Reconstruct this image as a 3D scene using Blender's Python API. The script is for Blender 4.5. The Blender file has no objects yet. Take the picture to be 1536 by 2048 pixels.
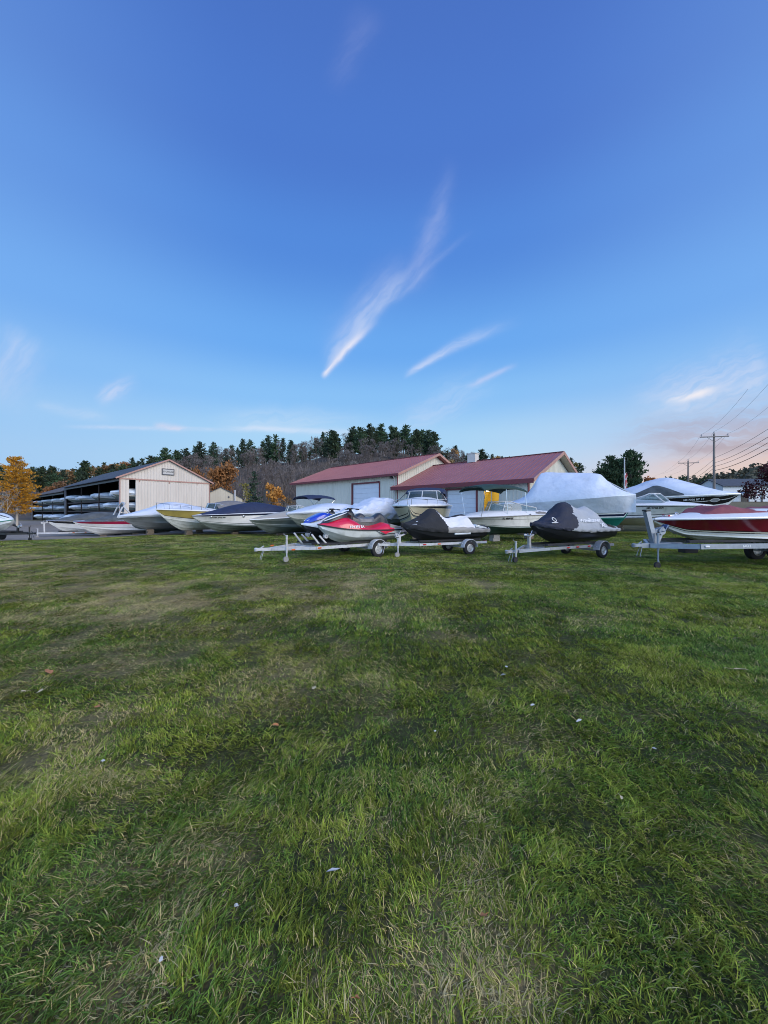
import bpy, bmesh, math, random
import numpy as np
from mathutils import Vector, Matrix, Euler

random.seed(7)
rng = np.random.default_rng(11)
scene = bpy.context.scene
COL = scene.collection
R = math.radians
PI = math.pi
CAM_Z = 1.55
F = 740.0


def P(px, py, Y):
    return Vector(((px - 768) / F * Y, Y, CAM_Z - (py - 1024) / F * Y))


def sm(a, b, x):
    t = np.clip((x - a) / (b - a), 0, 1)
    return t * t * (3 - 2 * t)


def interp(pts, x):
    xs = [p[0] for p in pts]
    ys = [p[1] for p in pts]
    return float(np.interp(x, xs, ys))


def smooth_interp(pts, x):
    """Catmull-Rom style interpolation through (x, y) control points."""
    if x <= pts[0][0]:
        return pts[0][1]
    if x >= pts[-1][0]:
        return pts[-1][1]
    for i in range(len(pts) - 1):
        if pts[i][0] <= x <= pts[i + 1][0]:
            x0, y0 = pts[i]
            x1, y1 = pts[i + 1]
            d = (y1 - y0) / (x1 - x0)
            m0 = d if i == 0 else 0.5 * (d + (y0 - pts[i - 1][1]) / (x0 - pts[i - 1][0]))
            m1 = d if i == len(pts) - 2 else 0.5 * (d + (pts[i + 2][1] - y1) / (pts[i + 2][0] - x1))
            h = x1 - x0
            t = (x - x0) / h
            return ((2 * t**3 - 3 * t**2 + 1) * y0 + (t**3 - 2 * t**2 + t) * h * m0
                    + (-2 * t**3 + 3 * t**2) * y1 + (t**3 - t**2) * h * m1)
    return pts[-1][1]


def vn(x, y, seed=0):
    """Smooth value noise on numpy arrays, 0..1."""
    x = np.asarray(x, float)
    y = np.asarray(y, float)
    xi = np.floor(x).astype(np.int64)
    yi = np.floor(y).astype(np.int64)
    fx = x - xi
    fy = y - yi
    fx = fx * fx * (3 - 2 * fx)
    fy = fy * fy * (3 - 2 * fy)

    def h(a, b):
        n = (a * 374761393 + b * 668265263 + seed * 974634777) & 0xFFFFFFFF
        n = ((n ^ (n >> 13)) * 1274126177) & 0xFFFFFFFF
        n = n ^ (n >> 16)
        return (n & 0xFFFF) / 65535.0
    return (h(xi, yi) * (1 - fx) * (1 - fy) + h(xi + 1, yi) * fx * (1 - fy)
            + h(xi, yi + 1) * (1 - fx) * fy + h(xi + 1, yi + 1) * fx * fy)


def fbm(x, y, seed=0, octv=3):
    a, s, t = 0.5, 0.0, 0.0
    for i in range(octv):
        s = s + a * vn(x, y, seed + i * 17)
        t += a
        x = x * 2.03 + 5.1
        y = y * 2.03 - 3.7
        a *= 0.5
    return s / t


# ---------------------------------------------------------------- materials
def nodes_of(m):
    m.use_nodes = True
    nt = m.node_tree
    return nt, nt.nodes, nt.links


def mat(name, col, rough=0.5, metal=0.0, var=0.0, vscale=3.0, bump=0.0, bscale=20.0, coat=0.0, dirt=None, stretch=(1, 1, 1), spec=0.5):
    m = bpy.data.materials.new(name)
    nt, N, L = nodes_of(m)
    b = N["Principled BSDF"]
    b.inputs["Roughness"].default_value = rough
    b.inputs["Metallic"].default_value = metal
    b.inputs["Specular IOR Level"].default_value = spec
    if coat:
        b.inputs["Coat Weight"].default_value = coat
        b.inputs["Coat Roughness"].default_value = 0.08
    b.inputs["Base Color"].default_value = (*col, 1)
    tc = mp = None
    if var or bump or dirt:
        tc = N.new("ShaderNodeTexCoord")
        mp = N.new("ShaderNodeMapping")
        mp.inputs["Scale"].default_value = stretch
        L.new(tc.outputs["Object"], mp.inputs["Vector"])
    src = None
    if var:
        n = N.new("ShaderNodeTexNoise")
        n.inputs["Scale"].default_value = vscale
        n.inputs["Detail"].default_value = 5
        L.new(mp.outputs[0], n.inputs["Vector"])
        r = N.new("ShaderNodeValToRGB")
        r.color_ramp.elements[0].position = 0.3
        r.color_ramp.elements[1].position = 0.7
        r.color_ramp.elements[0].color = (*[c * (1 - var) for c in col], 1)
        r.color_ramp.elements[1].color = (*[min(1, c * (1 + var)) for c in col], 1)
        L.new(n.outputs["Fac"], r.inputs[0])
        src = r.outputs[0]
    if dirt:
        n = N.new("ShaderNodeTexNoise")
        n.inputs["Scale"].default_value = dirt[1]
        n.inputs["Detail"].default_value = 8
        n.inputs["Roughness"].default_value = 0.65
        L.new(mp.outputs[0], n.inputs["Vector"])
        r = N.new("ShaderNodeMapRange")
        r.inputs[1].default_value = 0.5
        r.inputs[2].default_value = 0.75
        r.inputs[4].default_value = dirt[2]
        L.new(n.outputs["Fac"], r.inputs[0])
        mx = N.new("ShaderNodeMix")
        mx.data_type = "RGBA"
        L.new(r.outputs[0], mx.inputs["Factor"])
        if src:
            L.new(src, mx.inputs["A"])
        else:
            mx.inputs["A"].default_value = (*col, 1)
        mx.inputs["B"].default_value = (*dirt[0], 1)
        src = mx.outputs["Result"]
    if src:
        L.new(src, b.inputs["Base Color"])
    if bump:
        n = N.new("ShaderNodeTexNoise")
        n.inputs["Scale"].default_value = bscale
        n.inputs["Detail"].default_value = 4
        L.new(mp.outputs[0], n.inputs["Vector"])
        bp = N.new("ShaderNodeBump")
        bp.inputs["Strength"].default_value = bump
        bp.inputs["Distance"].default_value = 0.05 if bscale > 5 else 0.12
        L.new(n.outputs["Fac"], bp.inputs["Height"])
        L.new(bp.outputs[0], b.inputs["Normal"])
    return m


def glass(name, tint, clear=0.55, rough=0.05):
    m = bpy.data.materials.new(name)
    nt, N, L = nodes_of(m)
    b = N["Principled BSDF"]
    b.inputs["Base Color"].default_value = (*tint, 1)
    b.inputs["Roughness"].default_value = rough
    b.inputs["Specular IOR Level"].default_value = 0.8
    t = N.new("ShaderNodeBsdfTransparent")
    t.inputs[0].default_value = (0.85, 0.93, 0.93, 1)
    mx = N.new("ShaderNodeMixShader")
    mx.inputs[0].default_value = clear
    L.new(b.outputs[0], mx.inputs[1])
    L.new(t.outputs[0], mx.inputs[2])
    L.new(mx.outputs[0], N["Material Output"].inputs[0])
    return m


def emis(name, col, strength):
    m = bpy.data.materials.new(name)
    nt, N, L = nodes_of(m)
    b = N["Principled BSDF"]
    b.inputs["Base Color"].default_value = (*col, 1)
    b.inputs["Emission Color"].default_value = (*col, 1)
    b.inputs["Emission Strength"].default_value = strength
    return m


def foliage_mat(name, col, var=0.45, trans=0.25):
    """Leaf colour that varies from leaf to leaf, with a little light let through."""
    m = bpy.data.materials.new(name)
    nt, N, L = nodes_of(m)
    b = N["Principled BSDF"]
    b.inputs["Roughness"].default_value = 0.75
    b.inputs["Specular IOR Level"].default_value = 0.2
    g = N.new("ShaderNodeNewGeometry")
    r = N.new("ShaderNodeValToRGB")
    r.color_ramp.elements[0].color = (*[c * (1 - var) for c in col], 1)
    r.color_ramp.elements[1].color = (*[c * (1 + var) for c in col], 1)
    L.new(g.outputs["Random Per Island"], r.inputs[0])
    oi = N.new("ShaderNodeObjectInfo")
    mr = N.new("ShaderNodeMapRange")
    mr.inputs[3].default_value = 0.72
    mr.inputs[4].default_value = 1.28
    L.new(oi.outputs["Random"], mr.inputs[0])
    hs = N.new("ShaderNodeHueSaturation")
    L.new(r.outputs[0], hs.inputs["Color"])
    L.new(mr.outputs[0], hs.inputs["Value"])
    mr2 = N.new("ShaderNodeMapRange")
    mr2.inputs[3].default_value = 0.48
    mr2.inputs[4].default_value = 0.52
    L.new(oi.outputs["Random"], mr2.inputs[0])
    L.new(mr2.outputs[0], hs.inputs["Hue"])
    L.new(hs.outputs[0], b.inputs["Base Color"])
    t = N.new("ShaderNodeBsdfTranslucent")
    L.new(hs.outputs[0], t.inputs[0])
    mx = N.new("ShaderNodeMixShader")
    mx.inputs[0].default_value = trans
    L.new(b.outputs[0], mx.inputs[1])
    L.new(t.outputs[0], mx.inputs[2])
    L.new(mx.outputs[0], N["Material Output"].inputs[0])
    return m


def attr_mat(name, rough=0.7, trans=0.0):
    m = bpy.data.materials.new(name)
    nt, N, L = nodes_of(m)
    b = N["Principled BSDF"]
    b.inputs["Roughness"].default_value = rough
    b.inputs["Specular IOR Level"].default_value = 0.25
    a = N.new("ShaderNodeAttribute")
    a.attribute_name = "col"
    L.new(a.outputs["Color"], b.inputs["Base Color"])
    if trans:
        t = N.new("ShaderNodeBsdfTranslucent")
        L.new(a.outputs["Color"], t.inputs[0])
        mx = N.new("ShaderNodeMixShader")
        mx.inputs[0].default_value = trans
        L.new(b.outputs[0], mx.inputs[1])
        L.new(t.outputs[0], mx.inputs[2])
        L.new(mx.outputs[0], N["Material Output"].inputs[0])
    return m, nt


WHITE = mat("white gelcoat", (0.82, 0.81, 0.78), 0.22, var=0.05, coat=0.4, dirt=((0.42, 0.40, 0.34), 2.2, 0.35))
OFFWHITE = mat("weathered gelcoat", (0.66, 0.66, 0.61), 0.35, var=0.06, coat=0.2, dirt=((0.26, 0.27, 0.21), 2.0, 0.6))
CREAM = mat("cream gelcoat", (0.72, 0.66, 0.50), 0.3, var=0.05, coat=0.3, dirt=((0.38, 0.34, 0.24), 1.5, 0.4))
SILVER = mat("silver gelcoat", (0.44, 0.46, 0.45), 0.3, var=0.07, coat=0.4, dirt=((0.2, 0.2, 0.17), 2.0, 0.4))
GREYG = mat("grey gelcoat", (0.22, 0.235, 0.25), 0.35, var=0.08, coat=0.3, dirt=((0.13, 0.13, 0.12), 2.0, 0.4))
SAGE = mat("dull grey green bottom paint", (0.16, 0.19, 0.17), 0.5, var=0.12, dirt=((0.08, 0.09, 0.07), 2.5, 0.5))
YELLOW = mat("faded yellow gelcoat", (0.43, 0.33, 0.09), 0.35, var=0.12, coat=0.2, dirt=((0.2, 0.15, 0.06), 2.0, 0.4))
GREENB = mat("teal green bottom paint", (0.012, 0.17, 0.115), 0.45, var=0.12, dirt=((0.03, 0.11, 0.08), 3.0, 0.5))
DKGREEN = mat("dark green bottom paint", (0.02, 0.06, 0.045), 0.5, var=0.15)
BLACKG = mat("black gelcoat", (0.012, 0.012, 0.016), 0.18, coat=0.5, var=0.1)
NAVYG = mat("navy gelcoat", (0.015, 0.02, 0.05), 0.2, coat=0.5, var=0.1)
REDG = mat("dark red gelcoat", (0.15, 0.007, 0.016), 0.16, coat=0.6, var=0.08)
CRIMSON = mat("crimson stripe", (0.36, 0.012, 0.055), 0.3, coat=0.3, var=0.1)
SKIRED = mat("glossy red plastic", (0.58, 0.012, 0.045), 0.2, coat=0.5, var=0.08)
SKIBLUE = mat("glossy blue plastic", (0.012, 0.045, 0.42), 0.2, coat=0.5, var=0.08)
SKISILV = mat("silver ski hull", (0.62, 0.65, 0.63), 0.28, coat=0.4, var=0.06, dirt=((0.26, 0.26, 0.22), 4.0, 0.4))
SKIWHITE = mat("pale ski hull", (0.62, 0.66, 0.68), 0.25, coat=0.4, var=0.05)
GREYPL = mat("grey moulded plastic", (0.26, 0.25, 0.235), 0.55, var=0.08, bump=0.1, bscale=60)
BLACKPL = mat("black plastic", (0.016, 0.017, 0.02), 0.35, var=0.15)
SEATV = mat("grey black vinyl", (0.035, 0.035, 0.04), 0.32, var=0.15, bump=0.15, bscale=30)
SEATG = mat("grey vinyl", (0.13, 0.135, 0.15), 0.4, var=0.15, bump=0.15, bscale=30)
WRAP = mat("white shrink wrap", (0.57, 0.61, 0.68), 0.33, var=0.06, vscale=1.5, bump=0.6, bscale=1.6, stretch=(.7, 1, 2.2), dirt=((0.45, 0.46, 0.47), 3.0, 0.35))
WRAPD = mat("dusty shrink wrap", (0.60, 0.64, 0.70), 0.38, var=0.06, vscale=1.5, bump=0.22, bscale=4.0, dirt=((0.33, 0.35, 0.37), 1.2, 0.5))
GREYC = mat("grey canvas", (0.075, 0.085, 0.09), 0.85, var=0.2, bump=0.4, bscale=6, dirt=((0.15, 0.16, 0.16), 2, 0.4))
NAVYC = mat("navy canvas", (0.012, 0.022, 0.06), 0.8, var=0.2, bump=0.4, bscale=6)
BLACKC = mat("black canvas", (0.014, 0.015, 0.018), 0.8, var=0.25, bump=0.5, bscale=8)
SKINAVYC = mat("dark navy canvas", (0.010, 0.014, 0.030), 0.75, var=0.2, bump=0.5, bscale=8)
SKIGREYC = mat("light grey canvas", (0.33, 0.35, 0.37), 0.8, var=0.07, bump=0.5, bscale=8)
SKIWHITEC = mat("white canvas", (0.66, 0.65, 0.66), 0.8, var=0.05, bump=0.5, bscale=8)
REDC = mat("faded red canvas", (0.21, 0.05, 0.06), 0.8, var=0.15, bump=0.5, bscale=6)
GREENC = mat("dark green canvas", (0.010, 0.035, 0.028), 0.8, var=0.2, bump=0.3, bscale=6)
BROWNC = mat("grey brown canvas", (0.16, 0.155, 0.155), 0.85, var=0.12, bump=0.3, bscale=6)
STEEL = mat("polished steel tube", (0.6, 0.6, 0.6), 0.22, metal=1.0)
GALV = mat("galvanised steel", (0.40, 0.42, 0.44), 0.45, metal=0.55, var=0.15, vscale=12, dirt=((0.28, 0.27, 0.25), 6, 0.5))
GALVD = mat("dull galvanised steel", (0.27, 0.31, 0.36), 0.45, metal=0.5, var=0.15, vscale=12, dirt=((0.15, 0.15, 0.15), 6, 0.5))
WPAINT = mat("white painted steel", (0.48, 0.49, 0.50), 0.45, var=0.08, dirt=((0.25, 0.20, 0.15), 7, 0.7))
BPAINT = mat("black painted steel", (0.014, 0.014, 0.014), 0.4, var=0.2)
RUBBER = mat("black rubber", (0.017, 0.017, 0.018), 0.8, var=0.2, bump=0.2, bscale=40)
RIM = mat("steel wheel rim", (0.55, 0.56, 0.57), 0.35, metal=0.7, var=0.1)
CARPET = mat("bunk carpet", (0.03, 0.03, 0.033), 0.95, var=0.3, bump=0.3, bscale=60)
ORANGEL = mat("amber lens", (0.65, 0.13, 0.03), 0.25, coat=0.4)
REDL = mat("red lens", (0.5, 0.015, 0.015), 0.25, coat=0.4)
GLASS = glass("tinted boat glass", (0.12, 0.17, 0.17), 0.62)
GLASSD = glass("dark boat glass", (0.03, 0.05, 0.06), 0.35)
WINDOWG = mat("window glass", (0.03, 0.035, 0.04), 0.08, spec=0.8)
DECK = mat("white deck", (0.66, 0.66, 0.66), 0.4, var=0.05, dirt=((0.42, 0.4, 0.36), 3, 0.4))
TANDECK = mat("tan deck", (0.42, 0.37, 0.29), 0.45, var=0.08, dirt=((0.3, 0.27, 0.2), 3, 0.4))
WOODB = mat("weathered timber", (0.19, 0.145, 0.10), 0.85, var=0.3, vscale=4, bump=0.3, stretch=(1, 1, 6))
CONC = mat("concrete block", (0.30, 0.29, 0.27), 0.9, var=0.15, bump=0.4, bscale=30)
LETTERW = mat("white lettering", (0.75, 0.75, 0.74), 0.5)
LETTERK = mat("black lettering", (0.015, 0.015, 0.018), 0.4)
LETTERG = mat("grey lettering", (0.3, 0.3, 0.32), 0.5)
BLUETRIM = mat("blue rubber", (0.02, 0.04, 0.12), 0.6)

# ---------------------------------------------------------------- mesh builder


class G:
    def __init__(self):
        self.v, self.f, self.m = [], [], []

    def add(self, verts, faces, mi=0):
        o = len(self.v)
        self.v.extend([tuple(p) for p in verts])
        for k, f in enumerate(faces):
            self.f.append(tuple(o + i for i in f))
            self.m.append(mi[k] if isinstance(mi, (list, tuple)) else mi)
        return self

    def box(self, c, s, rz=0.0, mi=0, M=None):
        x, y, z = s[0] / 2, s[1] / 2, s[2] / 2
        vs = [Vector((a * x, b * y, d * z)) for d in (-1, 1) for b in (-1, 1) for a in (-1, 1)]
        if M is None:
            M = Matrix.Translation(Vector(c)) @ Matrix.Rotation(rz, 4, "Z")
        self.add([M @ p for p in vs], [(0, 2, 3, 1), (4, 5, 7, 6), (0, 1, 5, 4), (2, 6, 7, 3), (0, 4, 6, 2), (1, 3, 7, 5)], mi)
        return self

    def bar(self, a, b, w, h, mi=0):
        """A box beam from a to b with width w (sideways) and height h."""
        a, b = Vector(a), Vector(b)
        d = (b - a).normalized()
        up = Vector((0, 0, 1)) if abs(d.z) < 0.95 else Vector((1, 0, 0))
        sx = d.cross(up).normalized()
        uz = sx.cross(d).normalized()
        vs = [p + sx * (i * w / 2) + uz * (j * h / 2) for p in (a, b) for j in (-1, 1) for i in (-1, 1)]
        self.add(vs, [(0, 1, 3, 2), (4, 6, 7, 5), (0, 4, 5, 1), (2, 3, 7, 6), (0, 2, 6, 4), (1, 5, 7, 3)], mi)
        return self

    def tube(self, pts, r, seg=6, mi=0, cap=True):
        pts = [Vector(p) for p in pts]
        n = len(pts)
        rr = r if isinstance(r, (list, tuple)) else [r] * n
        rings = []
        ref = None
        for i, p in enumerate(pts):
            d = (pts[min(i + 1, n - 1)] - pts[max(i - 1, 0)])
            d = d.normalized() if d.length > 1e-9 else Vector((0, 0, 1))
            if ref is None:
                ref = Vector((0, 0, 1)) if abs(d.z) < 0.9 else Vector((1, 0, 0))
            a = d.cross(ref)
            if a.length < 1e-6:
                a = d.cross(Vector((0.3, 1, 0.2)))
            a.normalize()
            b = d.cross(a).normalized()
            rings.append([p + (a * math.cos(2 * PI * k / seg) + b * math.sin(2 * PI * k / seg)) * rr[i] for k in range(seg)])
        self.loft(rings, True, mi, cap)
        return self

    def loft(self, rings, closed=False, mi=0, cap=False, mf=None):
        n = len(rings[0])
        vs = [p for r in rings for p in r]
        fs, ms = [], []
        for i in range(len(rings) - 1):
            for k in range(n if closed else n - 1):
                k2 = (k + 1) % n
                fs.append((i * n + k, i * n + k2, (i + 1) * n + k2, (i + 1) * n + k))
                ms.append(mf(i, k) if mf else mi)
        if cap:
            fs.append(tuple(range(n)))
            ms.append(mf(0, 0) if mf else mi)
            fs.append(tuple((len(rings) - 1) * n + k for k in range(n)))
            ms.append(mf(len(rings) - 2, 0) if mf else mi)
        self.add(vs, fs, ms)
        return self

    def lathe(self, prof, c, axis="y", seg=16, mi=0):
        """prof: list of (offset along axis, radius)."""
        rings = []
        for o, r in prof:
            ring = []
            for k in range(seg):
                a = 2 * PI * k / seg
                if axis == "y":
                    ring.append((c[0] + r * math.cos(a), c[1] + o, c[2] + r * math.sin(a)))
                elif axis == "x":
                    ring.append((c[0] + o, c[1] + r * math.cos(a), c[2] + r * math.sin(a)))
                else:
                    ring.append((c[0] + r * math.cos(a), c[1] + r * math.sin(a), c[2] + o))
            rings.append(ring)
        self.loft(rings, True, mi, True)
        return self

    def build(self, name, mats, parent=None, smooth=40, recalc=True, bevel=0.0):
        me = bpy.data.meshes.new(name)
        me.from_pydata(self.v, [], self.f)
        for m in (mats if isinstance(mats, (list, tuple)) else [mats]):
            me.materials.append(m)
        me.polygons.foreach_set("material_index", self.m)
        if recalc:
            bm = bmesh.new()
            bm.from_mesh(me)
            bmesh.ops.remove_doubles(bm, verts=bm.verts, dist=1e-5)
            bmesh.ops.recalc_face_normals(bm, faces=bm.faces)
            bm.to_mesh(me)
            bm.free()
        if smooth:
            me.polygons.foreach_set("use_smooth", [True] * len(me.polygons))
            me.set_sharp_from_angle(angle=R(smooth))
        me.update()
        o = bpy.data.objects.new(name, me)
        COL.objects.link(o)
        if parent:
            o.parent = parent
        if bevel:
            bv = o.modifiers.new("edge", "BEVEL")
            bv.width = bevel
            bv.segments = 2
            bv.limit_method = "ANGLE"
        return o


def tag(o, label=None, cat=None, group=None, kind=None):
    if label:
        o["label"] = label
    if cat:
        o["category"] = cat
    if group:
        o["group"] = group
    if kind:
        o["kind"] = kind
    return o


def thing(name, label, cat, loc=(0, 0, 0), rz=0.0, group=None):
    o = bpy.data.objects.new(name, None)
    o.empty_display_size = 0.3
    COL.objects.link(o)
    o.location = loc
    o.rotation_euler = (0, 0, rz)
    return tag(o, label, cat, group)


def kids(o):
    return [c for c in bpy.data.objects if c.parent == o]


def copy_tree(o, tree, label=None, group=None):
    """Copy a thing with its parts; tree is the {object: children} dictionary of the thing."""
    c = o.copy()
    COL.objects.link(c)
    for ch in tree.get(o.name, []):
        cc = copy_tree(ch, tree)
        cc.parent = c
    if label:
        c["label"] = label
    if group:
        c["group"] = group
    return c


def tree_of(o):
    d = {}

    def walk(x):
        k = list(x.children)
        d[x.name] = k
        for y in k:
            walk(y)
    walk(o)
    return d


def lettering(body, size, m, parent, M, name="lettering", bold=False, align="CENTER", shear=0.0, depth=0.003):
    cu = bpy.data.curves.new(name, "FONT")
    cu.body = body
    cu.size = size
    cu.align_x = align
    cu.align_y = "CENTER"
    cu.extrude = depth
    cu.shear = shear
    if bold:
        cu.offset = size * 0.02
    tmp = bpy.data.objects.new(name, cu)
    COL.objects.link(tmp)
    dg = bpy.context.evaluated_depsgraph_get()
    me = bpy.data.meshes.new_from_object(tmp.evaluated_get(dg))
    bpy.data.objects.remove(tmp)
    me.name = name
    me.materials.clear()
    me.materials.append(m)
    me.transform(M)
    o = bpy.data.objects.new(name, me)
    COL.objects.link(o)
    o.parent = parent
    return o


def basis(o, ex, n):
    """Matrix that lays text in the plane with reading direction ex and outward normal n."""
    ex = Vector(ex).normalized()
    n = Vector(n)
    n = (n - ex * n.dot(ex)).normalized()
    ey = n.cross(ex)
    return Matrix(((ex.x, ey.x, n.x, o[0]), (ex.y, ey.y, n.y, o[1]), (ex.z, ey.z, n.z, o[2]), (0, 0, 0, 1)))


def Hn(x, y):
    """Ground height (numpy)."""
    x = np.asarray(x, float)
    y = np.asarray(y, float)
    yy = np.maximum(y, 1.0)
    u = x / yy
    up = sm(0.5, 0.85, u) * sm(28, 78, y) * 3.7
    micro = (fbm(x * 0.35, y * 0.35, 3) - 0.5) * 0.05 * (1 - sm(14, 24, y)) + (fbm(x * 2.3, y * 2.3, 13, 2) - 0.5) * 0.055 * (1 - sm(12, 20, y))
    dip = -0.25 * sm(15, 21, -x) * sm(19, 25, y)
    return up + micro + dip


def H(x, y):
    return float(Hn(x, y))
# ---------------------------------------------------------------- camera, light, sky
cam = bpy.data.cameras.new("camera")
cam.sensor_fit = "HORIZONTAL"
cam.sensor_width = 36
cam.lens = F / 1536 * 36
cam.clip_start = 0.05
cam.clip_end = 5000
co = bpy.data.objects.new("camera", cam)
co.location = (0, 0, CAM_Z)
co.rotation_euler = (R(90), 0, 0)
COL.objects.link(co)
scene.camera = co
scene.view_settings.view_transform = "Standard"
scene.view_settings.look = "None"
scene.view_settings.exposure = 0.0
scene.view_settings.gamma = 1.0
scene.render.engine = "CYCLES"
scene.cycles.max_bounces = 6
scene.cycles.diffuse_bounces = 3
scene.cycles.transparent_max_bounces = 12
scene.cycles.use_denoising = True
scene.cycles.filter_width = 1.0

EAST_FILL = 2.8
SUN_EL, SUN_AZ = 26.0, 126.0    # low in the sky; azimuth clockwise from the view direction
sd = Vector((math.sin(R(SUN_AZ)) * math.cos(R(SUN_EL)), math.cos(R(SUN_AZ)) * math.cos(R(SUN_EL)), math.sin(R(SUN_EL))))
sl = bpy.data.lights.new("sun", "SUN")
sl.energy = 2.4
sl.angle = R(42)
sl.color = (1.0, 0.87, 0.72)
so = bpy.data.objects.new("sun", sl)
so.rotation_euler = (-sd).to_track_quat("-Z", "Y").to_euler()
so.location = (60, 20, 40)
COL.objects.link(so)


def srgb(r, g, b):
    def c(x):
        x /= 255
        return x / 12.92 if x <= 0.04045 else ((x + 0.055) / 1.055) ** 2.4
    return (c(r), c(g), c(b))


world = bpy.data.worlds.new("World")
scene.world = world
world.use_nodes = True
world.cycles.sampling_method = "MANUAL"
world.cycles.sample_map_resolution = 512
nt = world.node_tree
N, L = nt.nodes, nt.links
bg = N["Background"]
out = N["World Output"]


def math_n(op, a, b=None, c=None, clamp=False):
    n = N.new("ShaderNodeMath")
    n.operation = op
    n.use_clamp = clamp
    for i, v in enumerate((a, b, c)):
        if v is None:
            continue
        if isinstance(v, (int, float)):
            n.inputs[i].default_value = v
        else:
            L.new(v, n.inputs[i])
    return n.outputs[0]


def maprange(v, a, b, c, d, smoothstep=True):
    n = N.new("ShaderNodeMapRange")
    if smoothstep:
        n.interpolation_type = "SMOOTHSTEP"
    L.new(v, n.inputs[0])
    for i, x in enumerate((a, b, c, d)):
        n.inputs[i + 1].default_value = x
    return n.outputs[0]


def mixc(fac, a, b):
    n = N.new("ShaderNodeMix")
    n.data_type = "RGBA"
    for s, v in (("Factor", fac), ("A", a), ("B", b)):
        if isinstance(v, (int, float)):
            n.inputs[s].default_value = v
        elif isinstance(v, tuple):
            n.inputs[s].default_value = (*v, 1)
        else:
            L.new(v, n.inputs[s])
    return n.outputs["Result"]


def comb(x, y, z=0.0):
    n = N.new("ShaderNodeCombineXYZ")
    for i, v in enumerate((x, y, z)):
        if isinstance(v, (int, float)):
            n.inputs[i].default_value = v
        else:
            L.new(v, n.inputs[i])
    return n.outputs[0]


def noise_n(vec, scale, detail=4, rough=0.55):
    n = N.new("ShaderNodeTexNoise")
    n.inputs["Scale"].default_value = scale
    n.inputs["Detail"].default_value = detail
    n.inputs["Roughness"].default_value = rough
    L.new(vec, n.inputs["Vector"])
    return n.outputs["Fac"]


tc = N.new("ShaderNodeTexCoord")
sep = N.new("ShaderNodeSeparateXYZ")
L.new(tc.outputs["Generated"], sep.inputs[0])
dx, dy, dz = sep.outputs
sky = N.new("ShaderNodeTexSky")
sky.sky_type = "NISHITA"
sky.sun_disc = False
sky.sun_elevation = R(SUN_EL)
sky.sun_rotation = R(SUN_AZ)
sky.air_density = 1.2
sky.ozone_density = 3.0

zel = maprange(dz, 0.0, 0.85, 0.0, 1.0, False)
ramp = N.new("ShaderNodeValToRGB")
cr = ramp.color_ramp
cr.interpolation = "EASE"
stops = [(0.0, srgb(178, 214, 240)), (0.13, srgb(180, 217, 244)), (0.22, srgb(170, 214, 248)), (0.34, srgb(138, 195, 249)), (0.47, srgb(108, 172, 244)),
         (0.68, srgb(84, 140, 224)), (0.82, srgb(77, 124, 210)), (1.0, srgb(73, 114, 198))]
cr.elements[0].position, cr.elements[0].color = stops[0][0], (*stops[0][1], 1)
cr.elements[1].position, cr.elements[1].color = stops[-1][0], (*stops[-1][1], 1)
for p_, c_ in stops[1:-1]:
    e = cr.elements.new(p_)
    e.color = (*c_, 1)
L.new(zel, ramp.inputs[0])
nish = N.new("ShaderNodeVectorMath")
nish.operation = "SCALE"
L.new(sky.outputs[0], nish.inputs[0])
nish.inputs[3].default_value = 0.12
col = mixc(0.06, ramp.outputs[0], nish.outputs[0])

# the sunset glow low in the west (to the right of the view)
az = math_n("ADD", math_n("MULTIPLY", dx, math.sin(R(62))), math_n("MULTIPLY", dy, math.cos(R(62))))
g_az = maprange(az, 0.55, 1.0, 0.0, 1.0)
g_w = math_n("MULTIPLY", g_az, maprange(dz, 0.0, 0.34, 1.0, 0.0))
col = mixc(math_n("MULTIPLY", g_w, 0.85), col, srgb(222, 226, 240))
g_o = math_n("MULTIPLY", maprange(az, 0.72, 0.98, 0.0, 1.0), maprange(dz, 0.0, 0.17, 1.0, 0.0))
col = mixc(math_n("MULTIPLY", g_o, 0.8), col, srgb(252, 202, 172))
g_y = math_n("MULTIPLY", maprange(az, 0.82, 1.0, 0.0, 1.0), maprange(dz, 0.02, 0.11, 1.0, 0.0))
col = mixc(math_n("MULTIPLY", g_y, 0.85), col, srgb(255, 226, 178))
# right-hand half of the dome is a touch more violet
vio = math_n("MULTIPLY", maprange(dx, -0.1, 0.7, 0.0, 1.0), maprange(dz, 0.25, 0.7, 0.0, 1.0))
col = mixc(math_n("MULTIPLY", vio, 0.12), col, srgb(92, 112, 200))
# paler towards both flanks
flank = maprange(math_n("ABSOLUTE", dx), 0.22, 0.8, 0.0, 1.0)
col = mixc(math_n("MULTIPLY", flank, 0.42), col, srgb(134, 180, 240))

# cirrus: directions projected on the plane y = 1 in front of the field (fixed in the world)
ysafe = math_n("MAXIMUM", dy, 0.02)
u_ = math_n("ADD", math_n("MULTIPLY", math_n("DIVIDE", dx, ysafe), F), 768.0)
v_ = math_n("SUBTRACT", 1024.0, math_n("MULTIPLY", math_n("DIVIDE", dz, ysafe), F))
front = maprange(dy, 0.05, 0.2, 0.0, 1.0)
warp1 = noise_n(comb(math_n("MULTIPLY", u_, 0.012), math_n("MULTIPLY", v_, 0.012)), 1.0, 3, 0.6)


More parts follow.
